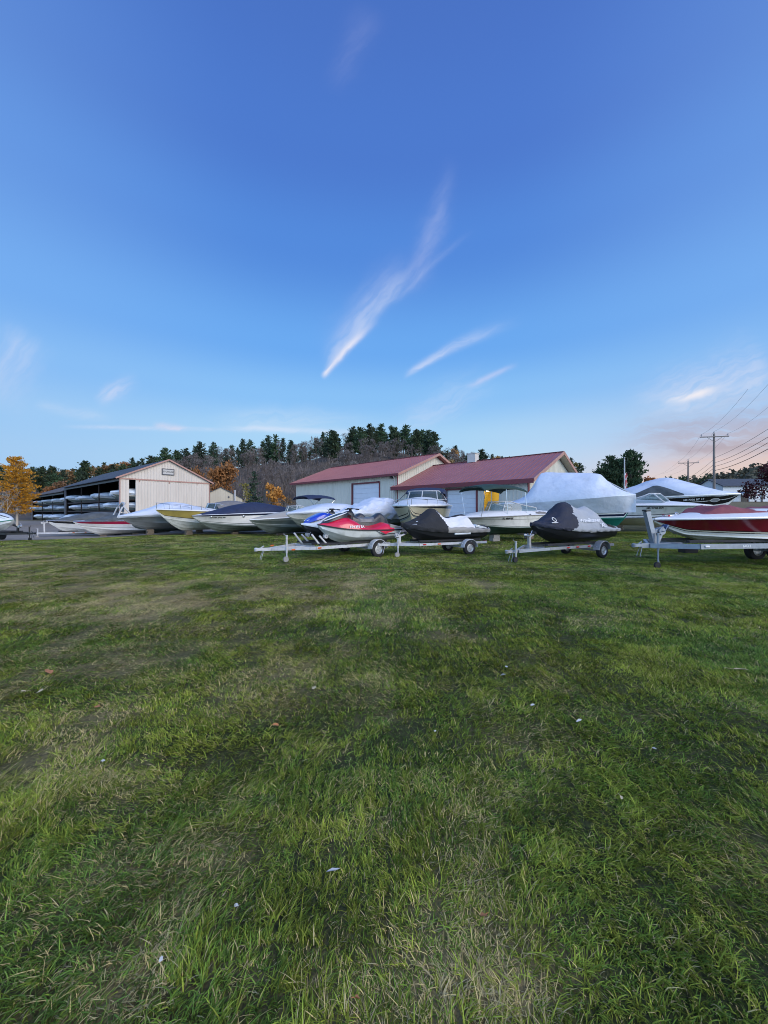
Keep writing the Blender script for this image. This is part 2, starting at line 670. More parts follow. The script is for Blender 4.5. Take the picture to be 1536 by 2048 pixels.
def combed(angle, along, across, detail, off):
    """Streaky noise combed along one direction of the sky."""
    ca, sa = math.cos(R(angle)), math.sin(R(angle))
    vv = math_n("ADD", v_, math_n("MULTIPLY", math_n("SUBTRACT", warp1, 0.5), 60.0))
    s_ = math_n("ADD", math_n("MULTIPLY", u_, ca), math_n("MULTIPLY", vv, sa))
    t_ = math_n("SUBTRACT", math_n("MULTIPLY", vv, ca), math_n("MULTIPLY", u_, sa))
    return noise_n(comb(math_n("MULTIPLY", s_, along), math_n("MULTIPLY", t_, across), off), 1.0, detail, 0.6)


STREAK = {"steep": combed(-50, 0.010, 0.055, 4, 1.0), "shallow": combed(-25, 0.010, 0.07, 3, 5.0), "flat": combed(-4, 0.006, 0.06, 4, 9.0)}


def wisp(a, b, w0, w1, amt, bow=0.0, tint=(236, 226, 238), fade=(0.12, 0.45), asym=0.0, kind="shallow", thr=(0.30, 0.66), lo=0.3):
    """One cirrus streak from a to b: half-widths w0..w1, bowed sideways, combed along its length."""
    global col
    ax, ay = a
    ln = math.hypot(b[0] - ax, b[1] - ay)
    ux, uy = (b[0] - ax) / ln, (b[1] - ay) / ln
    rx = math_n("SUBTRACT", u_, ax)
    ry = math_n("SUBTRACT", v_, ay)
    s = math_n("ADD", math_n("MULTIPLY", rx, ux / ln), math_n("MULTIPLY", ry, uy / ln))
    t = math_n("ADD", math_n("MULTIPLY", rx, -uy), math_n("MULTIPLY", ry, ux))
    t = math_n("ADD", t, math_n("MULTIPLY", math_n("MULTIPLY", s, math_n("SUBTRACT", 1.0, s)), -4 * bow))
    t = math_n("ADD", t, math_n("MULTIPLY", math_n("SUBTRACT", warp1, 0.5), 0.8 * (w0 + w1)))
    w = math_n("MAXIMUM", math_n("ADD", w0, math_n("MULTIPLY", s, w1 - w0)), 1.5)
    q = math_n("DIVIDE", t, w)
    if asym:
        q = math_n("MULTIPLY", q, maprange(q, -0.2, 0.2, 1.0 + asym, 1.0 - asym * 0.6))
    g = math_n("POWER", 2.718, math_n("MULTIPLY", math_n("MULTIPLY", q, q), -1.0))
    win = math_n("MULTIPLY", maprange(s, 0.0, fade[0], 0.0, 1.0), maprange(s, 1.0 - fade[1], 1.0, 1.0, 0.0))
    tex = maprange(STREAK[kind], thr[0], thr[1], lo, 1.0)
    f = math_n("MULTIPLY", math_n("MULTIPLY", g, win), math_n("MULTIPLY", tex, amt))
    f = math_n("MULTIPLY", f, front, clamp=True)
    col = mixc(f, col, srgb(*tint))


wisp((650, 750), (862, 525), 9, 22, 0.62, bow=-14, asym=-0.5, kind="steep", tint=(204, 218, 246), lo=.4)
wisp((640, 720), (850, 500), 30, 40, 0.16, bow=-10, kind="steep", tint=(176, 190, 240), fade=(0.3, 0.4), lo=.5)
wisp((642, 758), (765, 632), 5, 8, 0.95, bow=-5, fade=(0.1, 0.6), kind="steep", tint=(234, 234, 248), lo=.5)
wisp((812, 600), (905, 300), 24, 15, 0.40, bow=10, tint=(170, 186, 234), fade=(0.3, 0.5), kind="steep", lo=.5)
wisp((790, 610), (960, 450), 4, 8, 0.24, bow=-8, tint=(178, 196, 240), fade=(0.25, 0.55), kind="steep", lo=.4)
wisp((803, 758), (1060, 634), 4, 13, 0.75, bow=-9, fade=(0.12, 0.8), asym=-0.3, tint=(208, 220, 248), lo=.5)
wisp((925, 778), (1042, 724), 6, 5, 0.5, fade=(0.3, 0.4), tint=(206, 212, 246), lo=.5)
wisp((770, 872), (1010, 745), 26, 34, 0.34, fade=(0.3, 0.5), tint=(204, 220, 248))
wisp((-30, 810), (85, 665), 64, 36, 0.55, bow=-18, tint=(192, 212, 246), fade=(0.3, 0.3), kind="steep", lo=.5)
wisp((185, 806), (285, 752), 13, 16, 0.6, tint=(212, 220, 246), fade=(0.3, 0.6))
wisp((60, 806), (240, 842), 9, 12, 0.34, tint=(206, 222, 246), fade=(0.2, 0.4), kind="flat")
wisp((110, 853), (560, 862), 4, 4, 0.40, tint=(222, 226, 246), fade=(0.2, 0.4), kind="flat")
wisp((300, 850), (390, 862), 7, 6, 0.5, tint=(238, 222, 236), fade=(0.3, 0.5), kind="flat")
wisp((400, 835), (800, 850), 16, 22, 0.42, tint=(210, 228, 248), fade=(0.3, 0.5), kind="flat")
wisp((420, 852), (760, 868), 5, 6, 0.5, tint=(228, 234, 250), fade=(0.3, 0.3), kind="flat")
wisp((660, 200), (750, 0), 22, 28, 0.16, tint=(160, 172, 224), fade=(0.4, 0.3), kind="steep", lo=.5)
# the bank over the sunset
wisp((1240, 815), (1560, 740), 36, 54, 0.42, tint=(226, 228, 244), fade=(0.4, 0.15))
wisp((1316, 808), (1450, 775), 6, 9, 0.8, tint=(250, 244, 246), fade=(0.3, 0.4), lo=.5)
wisp((1180, 880), (1640, 862), 26, 62, 0.85, tint=(178, 176, 196), fade=(0.45, 0.05), kind="flat", thr=(.3, .6), lo=.12)
wisp((1230, 908), (1640, 884), 8, 18, 0.6, tint=(150, 146, 172), fade=(0.45, 0.05), kind="flat", lo=.2)
wisp((1260, 932), (1640, 917), 8, 18, 0.5, tint=(224, 186, 180), fade=(0.4, 0.05), kind="flat")
g_h = math_n("MULTIPLY", maprange(az, 0.80, 0.99, 0.0, 1.0), maprange(dz, 0.04, 0.19, 1.0, 0.0))
col = mixc(math_n("MULTIPLY", g_h, 0.6), col, srgb(255, 214, 170))
# unseen dome behind the viewer, brightened as added fill for the scene
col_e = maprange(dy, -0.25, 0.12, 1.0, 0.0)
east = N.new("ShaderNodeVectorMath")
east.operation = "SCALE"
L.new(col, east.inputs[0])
east.inputs[3].default_value = EAST_FILL
col = mixc(col_e, col, mixc(0.45, east.outputs[0], (0.50 * EAST_FILL * .6, 0.56 * EAST_FILL * .6, 0.68 * EAST_FILL * .6)))
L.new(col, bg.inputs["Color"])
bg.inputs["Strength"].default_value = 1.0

# ---------------------------------------------------------------- ground
LOT_EDGE = [(-75, 15.0), (-24, 19.0), (-20.4, 19.8), (-19.6, 23.2), (-14, 25.2), (-6, 26.5), (4, 28.2), (12, 31.0)]


def lot_mask(x, y):
    e = np.interp(x, [p[0] for p in LOT_EDGE], [p[1] for p in LOT_EDGE])
    wob = (vn(x * 1.3, y * 1.3, 5) - 0.5) * 0.9
    return (y > e + wob) & (x < 12)


PATCH = [(150, 1185, 330, 62, .75), (420, 1205, 260, 45, .45), (60, 1490, 170, 70, .75), (740, 1172, 120, 22, .9), (560, 1180, 120, 30, .4),
         (930, 1262, 120, 30, .3), (820, 1960, 190, 95, .55), (1060, 2000, 160, 80, .4), (90, 1900, 150, 90, .25), (1110, 1421, 95, 14, .9),
         (1310, 1530, 50, 45, .5), (200, 1570, 230, 70, .35), (960, 1170, 160, 14, .55), (250, 1330, 240, 60, .25), (880, 1500, 120, 40, .35),
         (1290, 1262, 110, 26, .3), (1400, 1760, 120, 40, .4), (350, 1690, 120, 30, .5), (20, 1120, 200, 24, .35), (1330, 1650, 120, 30, .3),
         (480, 1830, 40, 25, .6), (500, 1975, 40, 40, .6), (1250, 1440, 200, 24, .3)]


def dryness(x, y):
    yy = np.maximum(y, 0.4)
    px = 768 + F * x / yy
    py = 1024 + CAM_Z * F / yy
    d = 0.24 * (fbm(x * 0.45, y * 0.45, 21, 4) - 0.38) * 2 + 0.45 * (fbm(x * 6.5, y * 6.5, 27, 2) - 0.5)
    d = d + 0.62 * (fbm(x * 2.4, y * 2.4, 31, 3) - 0.5) * 2
    d = d + 0.06 - 0.17 * sm(500, 1300, px) + 0.07 * (1 - sm(100, 700, px))
    wx = (fbm(x * 1.6, y * 1.6, 41, 3) - 0.5)
    for cx, cy, rx, ry, a in PATCH:
        q = ((px - cx) / rx) ** 2 + ((py - cy) / ry) ** 2
        d = d + 0.72 * a * np.exp(-q * 1.4) * np.clip(0.75 + 3.0 * wx, 0.0, 1.6)
    return np.clip(d, 0, 1)


def grid_mesh(name, xs, ys, zf, mats, kind, colf=None, smooth=True):
    X, Y = np.meshgrid(xs, ys)
    Z = zf(X, Y)
    nx, ny = len(xs), len(ys)
    vs = np.stack([X, Y, Z], -1).reshape(-1, 3)
    idx = np.arange(nx * ny).reshape(ny, nx)
    fs = np.stack([idx[:-1, :-1], idx[:-1, 1:], idx[1:, 1:], idx[1:, :-1]], -1).reshape(-1, 4)
    me = bpy.data.meshes.new(name)
    me.from_pydata(vs.tolist(), [], fs.tolist())
    me.materials.append(mats)
    if colf:
        c = colf(X, Y).reshape(-1, 3)
        at = me.attributes.new("col", "FLOAT_COLOR", "POINT")
        at.data.foreach_set("color", np.concatenate([c, np.ones((len(c), 1))], 1).astype(np.float32).ravel())
    if smooth:
        me.polygons.foreach_set("use_smooth", [True] * len(me.polygons))
    o = bpy.data.objects.new(name, me)
    COL.objects.link(o)
    o["kind"] = kind
    return o


def lawn_col(X, Y):
    d = dryness(X, Y)[..., None]
    far = sm(30, 60, Y)[..., None]
    g = np.array((0.032, 0.040, 0.012)) * (0.8 + 0.5 * fbm(X * 3, Y * 3, 61)[..., None])
    t = np.array((0.25, 0.19, 0.085)) * (0.8 + 0.4 * fbm(X * 5, Y * 5, 62)[..., None])
    c = g * (1 - d) + t * d
    return c * (1 - far) + np.array((0.15, 0.125, 0.07)) * (0.7 + 0.6 * fbm(X * 0.2, Y * 0.2, 66)[..., None]) * far


LAWN, lnt = attr_mat("lawn soil and thatch", 0.95)
n_ = lnt.nodes.new("ShaderNodeTexNoise")
n_.inputs["Scale"].default_value = 60
n_.inputs["Detail"].default_value = 6
t_ = lnt.nodes.new("ShaderNodeTexCoord")
lnt.links.new(t_.outputs["Object"], n_.inputs["Vector"])
n2 = lnt.nodes.new("ShaderNodeTexNoise")
n2.inputs["Scale"].default_value = 22
n2.inputs["Detail"].default_value = 8
n2.inputs["Roughness"].default_value = 0.75
lnt.links.new(t_.outputs["Object"], n2.inputs["Vector"])
r2 = lnt.nodes.new("ShaderNodeMapRange")
for i_, x_ in enumerate((0.33, 0.67, 0.45, 1.6)):
    r2.inputs[i_ + 1].default_value = x_
lnt.links.new(n2.outputs["Fac"], r2.inputs[0])
h2 = lnt.nodes.new("ShaderNodeHueSaturation")
lnt.links.new(r2.outputs[0], h2.inputs["Value"])
att_ = [q for q in lnt.nodes if q.type == "ATTRIBUTE"][0]
lnt.links.new(att_.outputs["Color"], h2.inputs["Color"])
lnt.links.new(h2.outputs[0], lnt.nodes["Principled BSDF"].inputs["Base Color"])
b_ = lnt.nodes.new("ShaderNodeBump")
b_.inputs["Strength"].default_value = 0.8
b_.inputs["Distance"].default_value = 0.03
lnt.links.new(n_.outputs["Fac"], b_.inputs["Height"])
lnt.links.new(b_.outputs[0], lnt.nodes["Principled BSDF"].inputs["Normal"])
ys = np.concatenate([np.arange(-30, 0, 5), np.arange(0, 16, 0.2), np.arange(16, 40, 1.0), np.arange(40, 130, 5), np.array([150, 200, 300, 500, 900, 1500])])
xs = np.concatenate([np.array([-1500, -600, -300, -160]), np.arange(-120, -24, 6), np.arange(-24, 24, 0.4), np.arange(24, 120, 4), np.array([130, 180, 300, 600, 1500])])
grid_mesh("lawn", xs, ys, Hn, LAWN, "structure", lawn_col)

GRAVEL = mat("packed gravel", (0.22, 0.19, 0.155), 0.95, var=0.2, vscale=2.5, bump=0.5, bscale=25, dirt=((0.11, 0.10, 0.085), 0.7, 0.6))
ex = np.arange(-75, 12.01, 0.5)
ey = np.interp(ex, [p[0] for p in LOT_EDGE], [p[1] for p in LOT_EDGE]) + (vn(ex * 1.3, ex * 0 + 3, 5) - 0.5) * 0.5
g = G()
g.loft([[(x, y + d, H(x, y + d) + h_) for x, y in zip(ex, ey)] for d, h_ in ((0, 0.03), (0.6, 0.045), (2, 0.045), (4, 0.045), (8, 0.05), (22, 0.05), (58, 0.05))])
g.build("gravel_lot", GRAVEL)["kind"] = "structure"

# ---------------------------------------------------------------- grass blades (one mesh)


def build_grass():
    # (near, far, blades per square metre, segments, width, height, short understorey?)
    zones = [(0.45, 2.2, 9500, 3, 0.0042, 0.044, 0), (2.2, 4.5, 5200, 3, 0.0056, 0.046, 0), (4.5, 9, 2400, 2, 0.0090, 0.052, 0), (9, 16, 950, 1, 0.016, 0.056, 0), (16, 29, 260, 1, 0.028, 0.066, 0),
             (0.45, 2.2, 15000, 2, 0.0052, 0.024, 1), (2.2, 4.5, 8500, 1, 0.0078, 0.026, 1), (4.5, 9, 3600, 1, 0.013, 0.030, 1), (9, 16, 1300, 1, 0.022, 0.034, 1), (16, 29, 260, 1, 0.04, 0.04, 1)]
    V, C, LV, LS, voff = [], [], [], [], 0
    for (y0, y1, rho, segs, wid, hgt, under) in zones:
        area = 1.2 * (y1**2 - y0**2) + 1.8 * (y1 - y0)
        n = int(area * rho)
        y = np.sqrt(rng.random(n) * (y1**2 - y0**2) + y0**2)
        x = (rng.random(n) * 2 - 1) * (1.2 * y + 0.9)
        keep = ~lot_mask(x, y)
        x, y = x[keep], y[keep]
        # gather blades into tufts
        cell = 0.055 + 0.012 * y0
        kx = np.round(x / cell + (vn(y * 9, x * 9, 71) - 0.5))
        ky = np.round(y / cell + (vn(x * 9, y * 9, 72) - 0.5))
        pull = 0.45 * rng.random(len(x))
        tx = (kx + 0.7 * (vn(kx * 1.7, ky * 1.7, 73) - 0.5)) * cell
        ty = (ky + 0.7 * (vn(kx * 1.7, ky * 1.7, 74) - 0.5)) * cell
        x = x + (tx - x) * pull
        y = y + (ty - y) * pull
        n = len(x)
        D = dryness(x, y)
        z = Hn(x, y) - 0.004
        lush = fbm(x * 0.9, y * 0.9, 81, 3)
        tuft = vn(kx * 0.9, ky * 0.9, 82)
        thin = rng.random(n) < np.clip(1.12 - 0.12 * D, 0, 1)
        isdry = rng.random(n) < np.clip((0.16 if under else 0.05) + (0.74 if under else 0.70) * D, 0, 0.92)
        h = hgt * (0.45 + 0.75 * rng.random(n)) * (0.55 + 0.40 * lush + 0.70 * tuft) * (1 - 0.30 * D)
        lawn_dir = 2 * PI * 1.6 * fbm(x * 0.55, y * 0.55, 83, 2) + 0.6
        ang = lawn_dir + rng.normal(0, 0.85, n) + 3.6 * (vn(kx * 0.7, ky * 0.7, 84) - 0.5)
        wild = rng.random(n) < 0.22
        ang = np.where(wild, rng.random(n) * 2 * PI, ang)
        lean = h * np.clip(0.35 + 0.85 * rng.random(n) + 0.8 * D + 0.5 * (fbm(x * 1.3, y * 1.3, 85, 2) - 0.4) + 0.4 * under, 0.15, 1.45)
        up = h * np.clip(1.0 - 0.33 * D - 0.25 * rng.random(n), 0.3, 1)
        lx, ly = np.cos(ang) * lean, np.sin(ang) * lean
        wa = ang + PI / 2 + rng.normal(0, 0.6, n)
        w = wid * (0.6 + 0.7 * rng.random(n)) * np.where(isdry, 0.8, 1.0) * 0.5
        wx, wy = np.cos(wa) * w, np.sin(wa) * w
        # colour of the blade itself
        hue = 0.47 + 0.6 * (fbm(x * 0.8, y * 0.8, 91, 3) - 0.5) + 0.30 * (rng.random(n) - 0.5) + 0.30 * (tuft - 0.5)
        deep = np.array((0.120, 0.196, 0.028))
        blue = np.array((0.112, 0.190, 0.040))
        yel = np.array((0.238, 0.272, 0.040))
        a = np.clip((hue - 0.42) * 4.5, 0, 1)[:, None]
        b = np.clip((0.46 - hue) * 4.5, 0, 1)[:, None]
        col_g = deep * (1 - a) * (1 - b) + yel * a + blue * b * (1 - a)
        tan = np.array((0.64, 0.51, 0.22)) * (0.55 + 0.75 * rng.random(n))[:, None]
        grey = np.array((0.54, 0.45, 0.24)) * (0.5 + 0.7 * rng.random(n))[:, None]
        pick = (rng.random(n) < 0.35)[:, None]
        col_d = np.where(pick, grey, tan)
        col = np.where(isdry[:, None], col_d, col_g * ((0.38 + 1.25 * rng.random(n) ** 1.3) * (0.72 + 0.76 * vn(kx * 0.45, ky * 0.45, 95)))[:, None])
        sel = thin
        x, y, z, lx, ly, wx, wy, up, col = x[sel], y[sel], z[sel], lx[sel], ly[sel], wx[sel], wy[sel], up[sel], col[sel]
        n = len(x)
        ts = {3: (0, 0.42, 0.78, 1), 2: (0, 0.55, 1), 1: (0, 1)}[segs]
        pts = []
        for t in ts:
            cx = x + lx * t * t
            cy = y + ly * t * t
            cz = z + up * (t - 0.22 * t * t * t)
            if t < 1:
                k = 1 - 0.55 * t
                pts.append(np.stack([cx - wx * k, cy - wy * k, cz], 1))
                pts.append(np.stack([cx + wx * k, cy + wy * k, cz], 1))
            else:
                pts.append(np.stack([cx, cy, cz], 1))
        k = len(pts)
        V.append(np.stack(pts, 1).reshape(-1, 3))
        C.append(np.repeat(col, k, 0))
        base = voff + np.arange(n)[:, None] * k
        quads = [(2 * i, 2 * i + 1, 2 * i + 3, 2 * i + 2) for i in range(len(ts) - 2)]
        tri = (k - 3, k - 2, k - 1)
        order = [i for q in quads for i in q] + list(tri)
        LV.append((base + np.array(order)[None, :]).ravel())
        LS.append(np.tile(np.array([4] * len(quads) + [3]), n))
        voff += n * k
    V = np.concatenate(V).astype(np.float32)
    C = np.concatenate(C).astype(np.float32)
    LV = np.concatenate(LV).astype(np.int32)
    LS = np.concatenate(LS).astype(np.int32)
    me = bpy.data.meshes.new("grass")
    me.vertices.add(len(V))
    me.vertices.foreach_set("co", V.ravel())
    me.loops.add(len(LV))
    me.loops.foreach_set("vertex_index", LV)
    me.polygons.add(len(LS))
    st = np.concatenate([[0], np.cumsum(LS)[:-1]]).astype(np.int32)
    me.polygons.foreach_set("loop_start", st)
    me.polygons.foreach_set("use_smooth", np.ones(len(LS), bool))
    at = me.attributes.new("col", "FLOAT_COLOR", "POINT")
    at.data.foreach_set("color", np.concatenate([C, np.ones((len(C), 1), np.float32)], 1).ravel())
    me.update(calc_edges=True)
    gm, _ = attr_mat("grass blade", 0.7, 0.25)
    gm.node_tree.nodes["Principled BSDF"].inputs["Specular IOR Level"].default_value = 0.06
    me.materials.append(gm)
    o = bpy.data.objects.new("grass", me)
    COL.objects.link(o)
    tag(o, "short autumn lawn grass, green with tan dry patches", kind="stuff")
    return o


build_grass()

# fallen leaves and scraps lying in the grass
LEAFO = mat("dry orange leaf", (0.42, 0.17, 0.06), 0.7, var=0.25, vscale=30)
LEAFT = mat("pale tan leaf", (0.50, 0.40, 0.24), 0.7, var=0.2, vscale=30)
PAPER = mat("white scrap", (0.5, 0.49, 0.45), 0.7, var=0.1, vscale=30)


def ground_pt(px, py):
    Y = CAM_Z * F / (py - 1024)
    x = (px - 768) / F * Y
    return x, Y, H(x, Y)


def leaf_mesh(size, rs, m, long=1.0, stem=True):
    r = random.Random(rs)
    g = G()
    n = 9
    out_ = []
    for k in range(n):
        a = 2 * PI * k / n
        rad = size * (0.55 + 0.45 * r.random()) * (1.25 if k == 0 else 1)
        out_.append((rad * math.cos(a) * long, rad * math.sin(a), 0.35 * size * abs(math.sin(a * 1.0 + 0.4)) * r.uniform(0.4, 1)))
    lo = [(p[0] * 0.98, p[1] * 0.98, p[2] - 0.0015) for p in out_]
    g.add([(0, 0, 0)] + out_, [(0, 1 + k, 1 + (k + 1) % n) for k in range(n)])
    g.add([(0, 0, -0.0015)] + lo, [(0, 1 + (k + 1) % n, 1 + k) for k in range(n)])
    if stem:
        g.tube([(size * long, 0, 0.1 * size), (size * 1.9 * long, size * 0.15, 0.25 * size)], 0.0012, 4)
    return g


LEAVES = [(552, 1462, LEAFO, .030, 1.0, "orange fallen leaf in green grass beside a pale matted patch"),
          (628, 1384, LEAFT, .030, 1.0, "small peach coloured leaf lying alone in mid green grass"),
          (966, 1850, LEAFO, .016, 1.0, "amber leaf on matted grass close in front of the viewer"),
          (80, 1392, LEAFT, .040, 1.0, "yellowish leaf, larger of two side by side at the edge of the lawn"),
          (47, 1394, LEAFT, .028, 1.0, "tiny yellowish leaf beside a larger one at the edge of the lawn"),
          (97, 1351, LEAFO, .045, 1.8, "curled brown leaf above two yellowish leaves"),
          (195, 1425, LEAFO, .032, 1.0, "dull orange leaf standing up in long green grass"),
          (116, 1236, LEAFT, .035, 1.2, "pale leaf on the tan worn strip of the lawn"),
          (1243, 1613, LEAFT, .014, 1.0, "cream petal sized leaf in the dark green tuft"),
          (714, 2015, LEAFO, .013, 1.0, "rounded brown leaf at the very bottom edge of the lawn"),
          (1482, 1350, LEAFT, .05, 2.6, "long straw coloured leaf lying slanted in the grass")]
for i, (px, py, m, s, lg, lab) in enumerate(LEAVES):
    x, y, z = ground_pt(px, py)
    o = leaf_mesh(s * .8, i, m, lg).build("fallen_leaf", m, smooth=0)
    o.location = (x, y, z + 0.035)
    o.rotation_euler = (R(random.uniform(-25, 35)), R(random.uniform(-25, 25)), random.uniform(0, 6))
    tag(o, lab, "leaf", "leaves fallen on the lawn")
SCRAPS = [(1005, 1357, .05, 1.4, "crumpled white paper scrap lying in the mid lawn"), (1013, 1341, .03, 1.0, "small white scrap just beyond the crumpled paper"),
          (472, 1835, .014, 1.3, "torn white scrap by a bare spot in the long grass"), (322, 1950, .016, 1.0, "greyish white scrap low in the dark grass"),
          (205, 1538, .022, 1.2, "white petal like scrap in the grass near the dry edge"), (1158, 1454, .022, 3.0, "long thin white splinter lying flat near bare soil"),
          (663, 1753, .02, 3.0, "slim pale splinter lying in the near grass"), (1309, 1507, .025, 1.2, "white pebble like scrap on the bare track"),
          (870, 1468, .02, 1.0, "white dot of paper on the matted middle grass"), (1065, 1421, .02, 2.0, "pale chip at the edge of the bare soil")]
for i, (px, py, s, lg, lab) in enumerate(SCRAPS):
    x, y, z = ground_pt(px, py)
    o = leaf_mesh(s * .5, 50 + i, PAPER, lg, False).build("paper_scrap", PAPER, smooth=0)
    o.location = (x, y, z + 0.03)
    o.rotation_euler = (R(random.uniform(-15, 25)), R(random.uniform(-20, 20)), random.uniform(-.4, .4))
    tag(o, lab, "litter", "scraps lying on the lawn")
# ---------------------------------------------------------------- boats


class Boat:
    """A hull on its own local axes: +x to the bow, +y to port, z above the ground."""

    def __init__(self, name, label, bow, phi, L, B, kz, zst, zbow, chine=0.42, f0=0.75, full=0.48, p=2.7, flare=0.90, group=None, cat="boat", stemp=1.45, lift=0.0, crise=0.55):
        # phi: direction (degrees) from bow to stern in the ground plane
        self.L, self.B, self.kz, self.zst, self.zbow = L, B, kz, zst, zbow
        self.crise = crise
        self.chine, self.f0, self.full, self.p, self.flare, self.stemp = chine, f0, full, p, flare, stemp
        d = Vector((math.cos(R(phi)), math.sin(R(phi)), 0))
        c = Vector((bow[0], bow[1], 0)) + d * L / 2
        self.c, self.d = c, d
        self.rz = R(phi) + PI
        self.root = thing(name, label, cat, (c.x, c.y, H(c.x, c.y) + lift), self.rz, group)

    def x(self, s):
        return (s - 0.5) * self.L

    def bs(self, s):
        f = 1 - max(0.0, (s - self.full) / (1 - self.full)) ** self.p
        return max(0.015, self.B / 2 * f * (0.9 + 0.1 * min(1, s / 0.3)))

    def zs(self, s):
        return self.zst + (self.zbow - self.zst) * s ** 1.8

    def zk(self, s):
        if s < self.f0:
            return self.kz
        return self.kz + (self.zbow - 0.06 - self.kz) * ((s - self.f0) / (1 - self.f0)) ** self.stemp

    def chine_pt(self, s):
        b = self.bs(s) * self.flare * max(0.02, 1 - max(0, (s - 0.45) / 0.53) ** 1.7) if s < 0.98 else 0.006
        z = self.kz + self.chine + (self.zbow - self.kz - self.chine) * self.crise * max(0, (s - 0.4) / 0.6) ** 2.0
        z = min(max(z, self.zk(s) + 0.01), self.zs(s) - 0.03)
        return b, z

    def side(self, s, t, sd=1):
        b, zc = self.chine_pt(s)
        y = b + (self.bs(s) - b) * (t ** 1.25)
        return Vector((self.x(s), sd * y, zc + (self.zs(s) - zc) * t))

    def hull(self, rows, mats, bottom=0, n=26, name="hull", strakes=True, stemcap=0):
        """rows: list of (t_top, material index) from chine to sheer."""
        g = G()
        rings = []
        ts = [0.0]
        mis = []
        for t1, mi in rows:
            t0 = ts[-1]
            k = max(1, int(round((t1 - t0) / 0.22)))
            for j in range(k):
                ts.append(t0 + (t1 - t0) * (j + 1) / k)
                mis.append(mi)
        S = [(i / (n - 1)) for i in range(n)]
        S = [s ** 0.85 for s in S]
        for s in S:
            b, zc = self.chine_pt(s)
            zk = self.zk(s)
            half = [(0.0, zk)]
            if strakes:
                for q in (0.35, 0.68):
                    yq = b * q
                    zq = zk + (zc - zk) * q ** 1.1
                    half += [(yq, zq), (yq + min(0.03, b * 0.05), zq - min(0.018, (zc - zk) * 0.06))]
            half += [(b, zc - 0.012 if b > 0.1 else zc)]
            side = [self.side(s, t) for t in ts]
            half += [(p.y + (0.022 if (k == 0 and b > 0.1) else 0), p.z) for k, p in enumerate(side)]
            ring = [(self.x(s), -y, z) for y, z in reversed(half)] + [(self.x(s), y, z) for y, z in half[1:]]
            rings.append(ring)
        h = len(half)
        nb = h - len(ts)  # bottom points

        def mf(i, k):
            j = k - (h - 1) if k >= h - 1 else (h - 2 - k)
            if j < nb:
                return bottom
            return mis[min(j - nb, len(mis) - 1)]
        g.loft(rings, False, 0, False, mf)
        g.add(rings[0], [tuple(range(len(rings[0])))], stemcap)
        return g.build(name, mats, self.root, smooth=35)

    def deck(self, m, crown=(), camber=0.06, s0=0.0, s1=1.0, n=22, q=1.0, edge=0.0, name="deck"):
        g = G()
        rings = []
        for i in range(n):
            s = s0 + (s1 - s0) * i / (n - 1)
            b = self.bs(s) - edge
            z = self.zs(s)
            hcrown = smooth_interp(crown, s) if crown else 0.0
            ring = []
            for k in range(13):
                a = -1 + 2 * k / 12
                ring.append((self.x(s), a * max(b, 0.01), z + 0.012 + (camber * b + hcrown) * (1 - abs(a) ** (2.2 * q)) ** (1 / q)))
            rings.append(ring)
        g.loft(rings)
        for e in (0, -1):
            rg = rings[e]
            g.add(rg, [tuple(range(len(rg)))])
        return g.build(name, m, self.root, smooth=40)

    def rub_rail(self, m, r=0.028, name="rub_rail"):
        g = G()
        for sd in (-1, 1):
            g.tube([Vector((self.x(s), sd * (self.bs(s) + 0.01), self.zs(s))) for s in [i / 20 for i in range(21)]], r, 6)
        return g.build(name, m, self.root)

    def cover(self, prof, mats, s0=0.0, s1=1.0, skirt=0.1, pw=(0.8, 1.1), n=30, wr=0.02, mf=None, name="cover", seed=0, over=0.03, skirtf=None, nose=0.0, na=9, crisp=50):
        """A fabric or film cover: profile (s, height above the sheer), with creases."""
        r = random.Random(seed)
        ph = [r.uniform(0, 6) for _ in range(8)]
        g = G()
        rings = []
        for i in range(n):
            s = s0 + (s1 - s0) * i / (n - 1)
            b = self.bs(s) + over
            h = max(0.01, smooth_interp(prof, s))
            z0 = self.zs(s) + 0.02
            half = []
            sk = skirtf(s) if skirtf else skirt
            nsk = 4 if sk > 0.25 else 2
            for j in range(nsk):
                t = 1 - (j + 1) / nsk
                zz = z0 - sk * (1 - t) * (1.0)
                tt = (zz - self.chine_pt(s)[1]) / max(0.05, self.zs(s) - self.chine_pt(s)[1])
                bb = self.side(min(s, 1), max(0, min(1, tt))).y + over + wr * 0.5 * math.sin(s * 37 + ph[0] + zz * 9)
                half.append((bb, zz + wr * 0.6 * math.sin(s * 50 + ph[6])))
            half.reverse()
            for j in range(na):
                a = PI / 2 * j / (na - 1)
                y = b * math.cos(a) ** pw[0] if j < na - 1 else 0.0
                z = z0 + h * math.sin(a) ** pw[1]
                w = wr * (math.sin(s * 21 + a * 5 + ph[1]) + 0.8 * math.sin(s * 47 - a * 9 + ph[2]) + 0.6 * math.sin(a * 17 + s * 9 + ph[3])) * math.sin(2 * a) * min(1, h / 0.25)
                half.append((y, z + w))
            x = self.x(s) + (nose if i == n - 1 else 0)
            wl = [(x, -y, z + wr * 0.4 * math.sin(z * 8 + s * 30 + ph[4])) for y, z in half]
            wr_ = [(x, y, z) for y, z in reversed(half[:-1])]
            rings.append(wl + wr_)
        g.loft(rings, False, 0, False, mf)
        for e in (0, -1):
            rg = rings[e]
            g.add(rg, [tuple(range(len(rg)))], 0)
        return g.build(name, mats, self.root, smooth=crisp)

